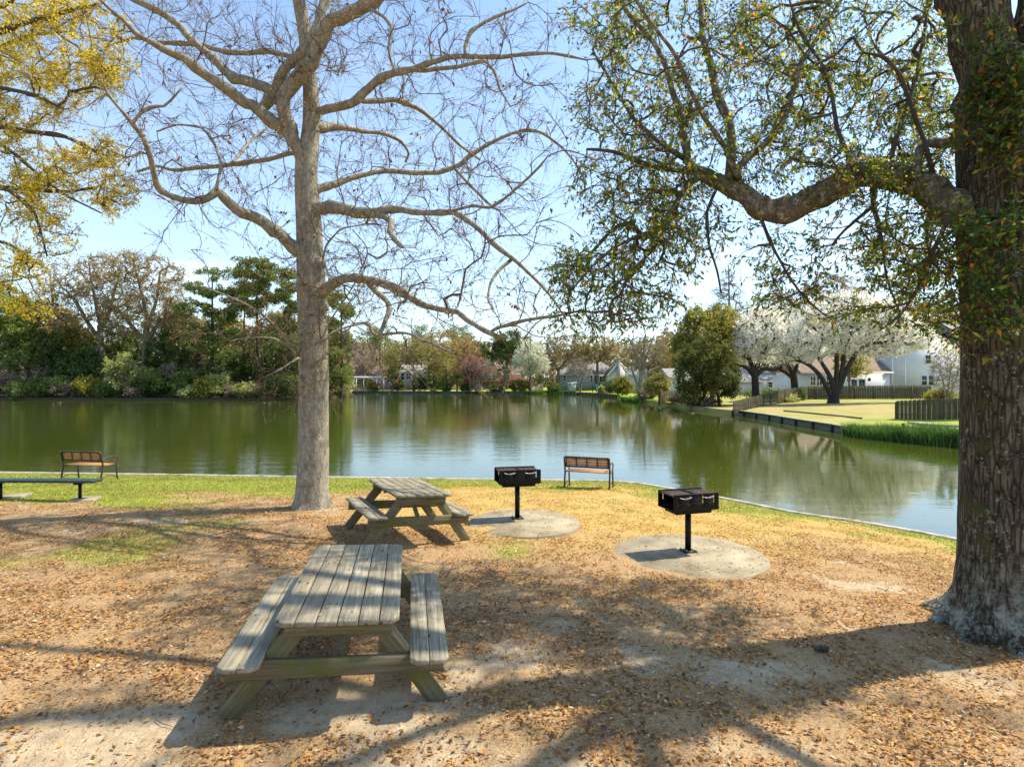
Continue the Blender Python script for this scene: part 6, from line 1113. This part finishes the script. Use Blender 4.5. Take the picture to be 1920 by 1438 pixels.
def lamps(t, s, xc, z):
    for px in (1590, 1629):
        o = MB(); x = (px - 960) * s - xc; h = CH - (712 - HZ) * s - z; o.box((x, -0.12, h), (0.28, 0.2, 0.36)); o.box((x, -0.12, h + 0.22), (0.16, 0.14, 0.08)); o.build('wall_lantern', M['black'], t)
house('low wing of the white gable house with a tan roof and lanterns', 1502, 1668, 81, 9, 697, 664, 'side', 'white_siding', 'tan_roof', [(1519, 706, 1529, 723, 1), (1531, 706, 1541, 723, 1), (1549, 706, 1557, 723)], [(1595, 711, 1607, 732), (1609, 711, 1622, 732)], lamps)
def cornerboards(t, s, xc, z):
    for px in (1673, 1697):
        o = MB(); x = (px - 960) * s - xc; h = CH - (664 - HZ) * s - z; o.box((x, -0.04, h / 2), (0.16, 0.08, h)); o.build('corner_board', M['white_trim'], t)
house('tall two storey white house with its gable toward the lake, beside the oak', 1672, 1812, 82, 11, 662, 624, 'front', 'white_siding', 'dark_roof', [(1734, 666, 1745, 682), (1727, 704, 1738, 723), (1740, 704, 1751, 723)], [], cornerboards, gx=1742)
house('white house mostly hidden behind the oak trunk', 1818, 1990, 83.5, 10, 640, 600, 'side', 'white_siding', 'grey_roof', [(1850, 660, 1862, 684)])

# ------------------------------------------------------------------ fences
def fence(label, pts, mat='fence_wood', bw=0.145, gap=0.015, group='board fences on the right shore', post=2.4):
    """pts: (px, base_py, top_py) on the ground"""
    t = thing('wooden_fence', label, 'fence', (0, 0, 0), 0, group); Q = []
    for px, by, ty, *dd in pts:
        d = dd[0] if dd else GH(px, by)[1]; p = W(px, by, d); Q.append((p[0], p[1], gz(p[0], p[1]), (by - ty) * d / F))
    Q = np.array(Q); t.location = Q[0, :3]; org = Q[0, :3].copy(); L = np.r_[0, np.cumsum(np.linalg.norm(np.diff(Q[:, :2], axis=0), axis=1))]; n = int(L[-1] / (bw + gap)); m = MB()
    for i in range(n):
        u = (i + .5) * L[-1] / n; q = [np.interp(u, L, Q[:, k]) for k in range(4)]; q2 = [np.interp(min(u + .05, L[-1]), L, Q[:, k]) for k in range(4)]; q0 = [np.interp(u - .05, L, Q[:, k]) for k in range(4)]; a = math.atan2(q2[1] - q0[1], q2[0] - q0[0]); R = np.array([[math.cos(a), -math.sin(a), 0], [math.sin(a), math.cos(a), 0], [0, 0, 1]]); z = gz(q[0], q[1]); h = q[3] * random.uniform(0.985, 1.015)
        off = R @ np.array([0, -0.02 if i % 2 else 0.02, 0]); hw = bw / 2; tp = 0.03
        V = np.array([[x, y, zz] for y in (-.01, .01) for x, zz in ((-hw, -0.1), (hw, -0.1), (hw, h - tp), (hw - tp, h), (-hw + tp, h), (-hw, h - tp))]) @ R.T + np.array([q[0], q[1], z]) + off - org
        rr = random.random(); m.add(V, [[0, 1, 2, 5], [2, 3, 4, 5], [7, 6, 11, 8], [8, 11, 10, 9], [0, 5, 11, 6], [1, 7, 8, 2], [5, 4, 10, 11], [2, 8, 9, 3], [4, 3, 9, 10]], rr)
    m.build('boards', M[mat], t)
    for hh in (0.25, 0.8):
        r = MB(); R_ = resample(Q, max(6, int(L[-1] / 2))); 
        for a_, b_ in zip(R_[:-1], R_[1:]):
            pa_ = np.array([a_[0], a_[1], gz(a_[0], a_[1]) + a_[3] * hh]) - org; pb_ = np.array([b_[0], b_[1], gz(b_[0], b_[1]) + b_[3] * hh]) - org; r.tube([pa_, pb_], 0.034, 4)
        r.build('rail', M[mat], t)
    k = max(2, int(L[-1] / post)); 
    for u in np.linspace(0, L[-1], k):
        q = [np.interp(u, L, Q[:, j]) for j in range(4)]; p = MB(); z = gz(q[0], q[1]); p.box((q[0] - org[0], q[1] + 0.0 - org[1], z - org[2] + (q[3] - 0.05) / 2 - .1), (0.1, 0.1, q[3] + 0.12)); p.build('post', M[mat], t)
    return t
fence('long board fence behind the blossom trees, curving down to the water at its left end', [(1376, 774, 752), (1405, 767, 745), (1435, 761, 738), (1460, 757, 731), (1490, 752.5, 727), (1515, 749, 724), (1560, 748.5, 724), (1650, 748.3, 723), (1745, 748, 723)])
fence('sagging dark board fence running down to the reeds by the oak', [(1680, 792, 759, 39), (1720, 790, 753, 37.5), (1760, 786, 747, 36.5), (1800, 781, 741, 36), (1860, 775, 735, 35.5), (1940, 770, 728, 35)], gap=0.0)
fence('short dark fence standing at the water left of the dark low branched tree', [(1235, 757.5, 736), (1247, 754, 734.5), (1270, 750, 731)])

# ------------------------------------------------------------------ white pergola, shed, play equipment, lake things
def pergola():
    d = 133; s = d / F; x0 = (664 - 960) * s; x1 = (720 - 960) * s; z = gz((x0 + x1) / 2, d); t = thing('pergola', 'white pergola on the seawall at the left end of the far shore', 'pergola', (x0, d, z)); W_ = x1 - x0; H = CH - (708 - HZ) * s - z
    for px in (668, 706):
        for dy, ddx in ((0, 0), (2.2, 1.1)):
            m = MB(); m.box(((px - 960) * s - x0 + ddx, dy, H / 2), (0.22, 0.22, H)); m.build('post', M['white_trim'], t)
    for dy in (0, 2.2):
        m = MB(); m.box((W_ / 2, dy - 0.135, H - 0.06), (W_ + 0.2, 0.05, 0.28)); m.build('beam', M['white_trim'], t)
    for i in range(15):
        m = MB(); m.box((0.1 + i * (W_ - 0.2) / 14, 1.1, H + 0.17), (0.07, 3.6, 0.18)); m.build('rafter', M['white_trim'], t)
pergola()
def shed():
    d = 131; s = d / F; p = W(1073, 722, d); z = gz(p[0], d); t = thing('garden_shed', 'small pale blue shed in front of the grey house', 'shed', (p[0], d, z)); m = MB(); m.box((0, 1, 0.95), (1.6, 2, 1.9)); m.build('wall', M['pale_blue'], t); m = MB(); m.prism([(-1, 1.85), (1.0, 2.02), (1.0, 2.14), (-1, 1.97)], -0.25, 2.2); m.build('roof', M['white_trim'], t); m = MB(); m.box((-0.35, -0.015, 0.85), (0.75, 0.03, 1.6)); o = m.build('door', M['grey_siding'], t); m = MB(); m.box((-0.1, -0.05, 0.9), (0.05, 0.04, 0.12)); m.build('handle', M['black'], o)
shed()
def play():
    d = 123; p = W(1122, 726, d); z = gz(p[0], d); t = thing('toy_slide', 'bright blue toy slide on the green lawn of the grey house', 'slide', (p[0], d, z)); m = MB(); m.prism([(-0.4, 1.1), (-0.1, 1.1), (1.3, 0.15), (1.3, 0.05), (1.1, 0.05), (-0.25, 0.9), (-0.4, 0.9)], -0.35, 0.35); m.build('chute', M['teal'], t)
    for y in (-0.3, 0.3): m = MB(); m.box((-0.42, y, 0.75), (0.1, 0.08, 1.5)); m.build('leg', M['teal'], t)
    m = MB(); m.box((-0.42, 0, 1.5), (0.4, 0.7, 0.3)); m.build('platform_rail', M['teal'], t)
    p = W(1137, 724, 121); z = gz(p[0], 121); t = thing('bounce_house', 'peach and cream inflatable play structure beside the blue slide', 'inflatable', (p[0], 121, z)); 
    m = MB(); m.zprism([(math.cos(a) * 1.5, math.sin(a) * 1.2) for a in np.linspace(0, 6.28, 18, endpoint=False)], 0, 0.5); o = m.build('base', M['peach'], t); b = o.modifiers.new('b', 'BEVEL'); b.width = .15; b.segments = 3
    for a in (0.6, 2.4, 3.9, 5.5): m = MB(); m.tube([(math.cos(a) * 1.2, math.sin(a) * .95, 0.4), (math.cos(a) * 1.2, math.sin(a) * .95, 1.5), (math.cos(a) * 1.1, math.sin(a) * .9, 1.75)], [0.28, 0.27, 0.1], 12); m.build('column', M['peach'], t, True)
    m = MB(); m.zprism([(math.cos(a) * 1.35, math.sin(a) * 1.1) for a in np.linspace(0, 6.28, 18, endpoint=False)], 1.5, 1.75); o = m.build('top', M['cream_siding'], t); b = o.modifiers.new('b', 'BEVEL'); b.width = .1; b.segments = 3
    # swing frame
    p = W(1100, 727, 125); z = gz(p[0], 125); t = thing('swing_frame', 'thin black swing frame on the lawn by the bulkhead', 'swing', (p[0], 125, z))
    for x in (-1.3, 1.3):
        for y in (-0.5, 0.5): m = MB(); m.tube([(x, y, -0.05), (x, 0, 2.1)], 0.05, 6); m.build('leg', M['black'], t)
    m = MB(); m.tube([(-1.4, 0, 2.1), (1.4, 0, 2.1)], 0.05, 6); m.build('top_bar', M['black'], t)
    for x in (-0.5, 0.5):
        m = MB(); m.box((x, 0, 0.5), (0.45, 0.18, 0.04)); o = m.build('swing_seat', M['black'], t); m = MB(); m.tube([(x - .2, 0, 0.52), (x - .2, 0, 2.08)], 0.012, 4); m.tube([(x + .2, 0, 0.52), (x + .2, 0, 2.08)], 0.012, 4); m.build('chains', M['black'], o)
    p = W(1080, 729, 128); z = gz(p[0], 128); t = thing('metal_fence', 'low black metal fence on the lawn left of the swing frame', 'fence', (p[0], 128, z))
    for i in range(12): m = MB(); m.box((-0.9 + i * 0.17, 0, 0.45), (0.03, 0.03, 0.95)); m.build('picket', M['black'], t)
    m = MB(); m.box((0, 0, 0.85), (2.0, 0.025, 0.04)); m.box((0, 0, 0.15), (2.0, 0.025, 0.04)); m.build('rail', M['black'], t)
play()
def misc_far():
    # round inflow pipe at the low bulkhead
    p = W(1083, 739, 108.5); b = np.array([p[0], 104.0, ZW]); 
    q = far[FO + 16]; t = thing('drain_pipe', 'pale round drain outlet set in the low dark bulkhead', 'pipe', (P_(1083, 123) , 122.3, ZW + 0.12)); m = MB(); m.tube([(0, 0, 0), (0, 1.8, 0)], 0.42, 20); m.build('pipe', M['concrete'], t, True); m = MB(); m.tube([(0, -0.03, 0), (0, 0.02, 0)], 0.3, 20); m.build('opening', M['black'], t)  # solid black disc on the pipe end, painting the shade of its hollow mouth
    # boat landing and stone planter in front of the brick house
    p = GH(897, 735.2); t = thing('boat_landing', 'small pale wooden landing at the seawall before the brick house', 'landing', (P_(893, 131), 131.0, -0.40)); m = MB()
    for i in range(14): m.box((-2.4 + i * 0.37, 0, 0.04), (0.34, 1.6, 0.06), rnd=random.random())
    m.build('deck', M['cap_wood'], t)
    for x in (-2.2, 0, 2.2): m = MB(); m.box((x, -0.6, -0.4), (0.16, 0.16, 0.8)); m.build('post', M['dark_bark'], t)
    t = thing('stone_planter', 'round grey stone planter on the lawn of the brick house', 'planter', (P_(896, 134), 134.5, gz(P_(896, 134), 134.5))); m = MB(); m.tube([(0, 0, 0), (0, 0, 0.3), (0, 0, 1.0), (0, 0, 1.15)], [0.75, 0.85, 1.0, 1.0], 20); m.build('bowl', M['stone'], t, True)
    # grey board fence piece by the blossom tree
    t = thing('wooden_fence', 'pale weathered fence panel at the foot of the round far blossom tree', 'fence', (P_(1008, 131), 131, gz(P_(1008, 131), 131))); m = MB()
    for i in range(17): m.box((-1.3 + i * 0.165, i * 0.12, 0.3 + i * 0.045), (0.14, 0.03, 1.0 + i * 0.09), rnd=random.random())
    m.build('boards', M['cap_wood'], t)
    # landscape timber curving across the brown lawn
    pts = [GH(1470, 771.5), GH(1500, 774), GH(1540, 778), GH(1580, 782), GH(1615, 786)]; org = pts[0]; Q = smooth_path(np.array([p - org + np.array([0, 0, 0.05]) for p in pts]), 0.8); m = MB(); v, f = tubes(Q[None], np.full((1, len(Q)), 0.09), 6); m.add(v, f); o = m.build('landscape_timber', M['timber']); o.location = org; tag(o, 'low dark timber curving across the brown lawn below the blossom tree', 'timber')
    # curved wooden walk by the reeds
    t = thing('wooden_walk', 'curved grey wooden walk edge above the reeds beside the oak trunk', 'walk', tuple(W(1700, 790, 34))); org = np.array(t.location); P = [W(1700, 790, 34.5), W(1715, 793, 33.5), W(1740, 796, 32.7), W(1775, 799, 32), W(1820, 800, 31.6), W(1900, 801, 31)]; zz = max(p[2] for p in P); m = MB(); Q = smooth_path(np.array([[p[0], p[1], zz] for p in P]), 0.3)
    zt = CH - (797 - HZ) * 32 / F - org[2]; ribbon(m, Q[:, :2] - org[:2], 0.9, zt - 0.10, zt, 1); m.build('deck', M['stone'], t)
    for k in range(0, len(Q), 6): m = MB(); m.box((Q[k, 0] - org[0], Q[k, 1] - org[1] + .3, zt - 0.5), (0.12, 0.12, 0.78)); m.build('post', M['dark_bark'], t)
misc_far()

# reeds
def reedbed(label, path, width, n, h, group='reed beds at the water'):
    P = np.asarray(path, float); L = np.r_[0, np.cumsum(np.linalg.norm(np.diff(P, axis=0), axis=1))]; u = rng.uniform(0, L[-1], n); x = np.interp(u, L, P[:, 0]); y = np.interp(u, L, P[:, 1]); cl_ = vnoise(u * 1.4, u * 0, 3); w_ = rng.uniform(-0.5, 0.5, n) * width; p = np.c_[x + rng.normal(size=n) * 0.1, y + w_, np.full(n, ZW - 0.05)]
    hh = h * rng.uniform(0.5, 1.15, n) * (0.5 + 0.85 * cl_); d = norm(np.c_[rng.normal(size=(n, 2)) * 0.22, np.ones(n)]); m = MB(); Pm = p + d * (hh * 0.6)[:, None]; d2 = norm(d + np.c_[rng.normal(size=(n, 2)) * 0.45, np.full(n, -0.1)]); Pt = Pm + d2 * (hh * 0.5)[:, None]; s_ = norm(np.c_[rng.normal(size=(n, 2)), np.zeros(n)]) * 0.013 * np.maximum(1, p[:, 1:2] / 34)
    V = np.stack([p - s_, p + s_, Pm + s_ * .9, Pm - s_ * .9, Pt], 1).reshape(-1, 3); k = np.arange(n)[:, None] * 5; r = rng.random(n); m.add(V, k + np.array([[0, 1, 2, 3]]), r); n0 = m.n; m.f.append(k + np.array([[3, 2, 4]])); m.r.append(r)
    tag(m.build('reeds', M['reed']), label, 'reeds', kind='stuff')
fp = lambda i0, i1, off=0: [np.array(far[i]) + np.array([0, off]) for i in range(i0, i1 + 1)]
reedbed('bright green reeds along the right shore beside the oak', [(W(1604, 815, 33.5)[:2]), (W(1640, 820, 32.5)[:2]), (W(1700, 828, 30.8)[:2]), (W(1760, 834, 29.6)[:2]), (W(1793, 838, 28.7)[:2])], 2.8, 12000, 1.35)
reedbed('round tuft of bright reeds at the foot of the leafless upright tree', [W(1168, 749, 86)[:2], W(1196, 752, 82)[:2]], 2.0, 2600, 1.2)
reedbed('thin strip of reeds below the round far blossom tree', [W(985, 738, 129)[:2], W(1056, 738, 129)[:2]], 1.6, 3000, 1.0)

# ================================================================== what lies on the lawn
def scatter(n, dmin, dmax, pw=1.0):
    d = dmin + (dmax - dmin) * rng.random(n) ** pw; x = rng.uniform(-1, 1, n) * (d * 0.95 + 4.0); s = seg_dist(x, d, near); ok = (~inside(x, d)) & (s > 0.12) & (x < 17); return x[ok], d[ok], s[ok]
pads = [(pa[0], pa[1], 1.12), (pb[0], pb[1], 1.0)]
def off_pad(x, y): 
    k = np.ones(len(x), bool)
    for a, b, r in pads: k &= np.hypot(x - a, y - b) > r
    k &= np.hypot(x - 5.22, y - 6.1) > 0.52
    return k
x, y, s = scatter(640000, 2.6, 17.5, 1.15); g = zone_grass(x, y); sa = zone_sand(x, y); ye = zone_yellow(x, y)
clp = fbm(x * 2.6, y * 2.6, 41); pr = (1.0 - 0.86 * sa) * (1 - 0.80 * g * (1 - ye * 0.5)) * np.clip(0.34 + (clp - 0.40) * 3.6, 0.10, 1) * np.clip(0.55 + (y - 4) * 0.08, 0.5, 1); k = (rng.random(len(x)) < pr) & off_pad(x, y); x, y, ye = x[k], y[k], ye[k]
isy = rng.random(len(x)) < ye * 0.85
def lay(x, y, name, mat, label, L0, L1, z=None, tilt=0.33):
    z = ground_z(x, y) + 0.006 + rng.random(len(x)) * 0.012 if z is None else z
    a = rng.uniform(0, 6.283, len(x)); d = norm(np.c_[np.cos(a), np.sin(a), rng.normal(size=len(x)) * tilt * 0.6]); m = MB(); n = np.c_[rng.normal(size=(len(x), 2)) * tilt, np.ones(len(x))]
    s_ = norm(np.cross(d, n)); nn = np.cross(s_, d); L = (L0 + (L1 - L0) * rng.random(len(x)) ** 1.5)[:, None]; w_ = L * rng.uniform(0.16, 0.27, (len(x), 1)); cup = rng.uniform(0.0, 0.6, (len(x), 1)); p = np.c_[x, y, z]
    V = np.stack([p, p + d * L * .45 + s_ * w_ + nn * w_ * cup, p + d * L + nn * L * 0.12 * cup, p + d * L * .45 - s_ * w_ + nn * w_ * cup], 1); i = np.arange(len(x))[:, None] * 4; m.add(V.reshape(-1, 3), i + np.array([[0, 1, 2, 3]]), rng.random(len(x)) )
    return tag(m.build(name, M[mat]), label, 'fallen leaves', kind='stuff')
lay(x[~isy], y[~isy], 'fallen_leaves', 'litter_a', 'brown and orange fallen leaves over the sandy lawn', 0.016, 0.060)
lay(x[isy], y[isy], 'fallen_leaves', 'litter_b', 'yellow fallen leaves on the sunny strip by the water', 0.02, 0.058)
x, y, s = scatter(330000, 2.6, 9.5, 1.0); sa = zone_sand(x, y); k = (rng.random(len(x)) < np.clip(0.25 + (fbm(x * 3.1, y * 3.1, 47) - 0.4) * 3, 0.1, 1) * (1 - 0.6 * sa)) & off_pad(x, y)
lay(x[k], y[k], 'leaf_fragments', 'litter_a', 'fine crushed leaf fragments covering the soil', 0.007, 0.02)
# leaves blown on the pads and tables
px_, py_, pz_ = [], [], []
for (a, b, r), q in zip(pads, (pa, pb)):
    n = 240; u = rng.uniform(0, 6.28, n); rr = r * 0.96 * np.sqrt(rng.random(n)); px_.append(a + rr * np.cos(u)); py_.append(b + rr * np.sin(u)); pz_.append(np.full(n, q[2] + 0.054))
for (tx, ty), rz_, zt_ in ((T1, 0.172, 0.0), (T2, 0.45, -0.02)):
    n = 26; u = rng.uniform(-0.4, 0.4, n); v = rng.uniform(-0.9, 0.9, n); tl = 0.038 if tx == T1[0] else 0.06
    px_.append(tx + u * math.cos(rz_) - v * math.sin(rz_) + 0.76 * tl); py_.append(ty + u * math.sin(rz_) + v * math.cos(rz_)); pz_.append(0.772 - u * tl + zt_ - (v * 0.030 if tx == T2[0] else 0))
lay(np.concatenate(px_), np.concatenate(py_), 'fallen_leaves', 'litter_a', 'stray leaves lying on the concrete pads and table tops', 0.03, 0.055, np.concatenate(pz_), 0.12)
# grass
x, y, s = scatter(500000, 6.5, 20, 0.8); g = zone_grass(x, y); k = (rng.random(len(x)) < g * 0.9) & off_pad(x, y); x, y = x[k], y[k]; p = np.c_[x, y, ground_z(x, y) - 0.004]; d = norm(np.c_[rng.normal(size=(len(x), 2)) * 0.7, np.ones(len(x))]); m = MB()
leafquads(m, p, d, rng.uniform(0.02, 0.055, len(x)), 0.22, np.clip(rng.normal(size=len(x)) * 0.22 + 0.45, 0, 1)); tag(m.build('grass', M['grass']), 'short patchy green grass along the near shore', 'grass', kind='stuff')
x, y, s = scatter(60000, 3.0, 9, 1.0); k = (rng.random(len(x)) < np.clip((fbm(x * 1.1, y * 1.1, 51) - 0.55) * 5, 0, 0.5)) & off_pad(x, y); x, y = x[k], y[k]; p = np.c_[x, y, ground_z(x, y) - 0.004]; d = norm(np.c_[rng.normal(size=(len(x), 2)) * 0.9, np.ones(len(x))]); m = MB()
leafquads(m, p, d, rng.uniform(0.02, 0.06, len(x)), 0.12, np.clip(rng.normal(size=len(x)) * 0.25 + 0.6, 0, 1)); tag(m.build('grass', M['grass']), 'sparse thin grass among the leaves of the foreground', 'grass', kind='stuff')
# leaves floating on the water close to the edge
n = 900; a = rng.random(n) * (len(near) - 4); i = a.astype(int) + 2; P = np.array(near); b_ = P[i] + (P[i + 1] - P[i]) * (a - a.astype(int))[:, None]; y = b_[:, 1] + 0.2 + rng.random(n) ** 2.2 * 14; x = b_[:, 0] + rng.normal(size=n) * 0.6; k = inside(x, y) & (seg_dist(x, y, near) > 0.2)
lay(x[k], y[k], 'floating_leaves', 'litter_b', 'small leaves floating on the water near the park edge', 0.03, 0.07, np.full(k.sum(), ZW + 0.006), 0.05)
# fallen sticks
m = MB(); n = 240; x, y, s = scatter(n, 3.2, 10, 1.0); a = rng.uniform(0, 6.28, len(x)); L = rng.uniform(0.05, 0.28, len(x)); z = ground_z(x, y) + 0.012
P = np.stack([np.c_[x, y, z], np.c_[x + np.cos(a) * L * .5 + .01, y + np.sin(a) * L * .5, z + .006], np.c_[x + np.cos(a + .2) * L, y + np.sin(a + .2) * L, z]], 1); v, f = tubes(P, np.broadcast_to(np.array([.004, .0035, .002]), P.shape[:2]), 4); m.add(v, f); tag(m.build('fallen_twigs', M['oak_twig']), 'thin broken twigs scattered on the ground', 'twigs', kind='stuff')
# pine cone
q = GH(1541, 1222); t = thing('pine_cone', 'dark pine cone lying on the leaves left of the oak', 'pine cone', tuple(q)); m = MB(); tt = np.linspace(0, 1, 9); P = np.c_[(tt - .5) * 0.13, tt * 0.01, np.full(9, 0.026)]; m.tube(P, 0.024 * np.sin(np.pi * (0.12 + 0.8 * tt)) + 0.003, 10); m.build('core', M['dark_bark'], t, True); m = MB(); u = rng.uniform(0, 1, 120); th = rng.uniform(0, 6.28, 120); r = 0.022 * np.sin(np.pi * (0.12 + .8 * u)); p = np.c_[(u - .5) * .13, u * .01 + r * np.cos(th), .028 + r * np.sin(th)]; leafquads(m, p, norm(np.c_[np.full(120, 0.5), np.cos(th), np.sin(th)]), np.full(120, 0.02), 0.8); m.build('scales', M['far_bark'], t)
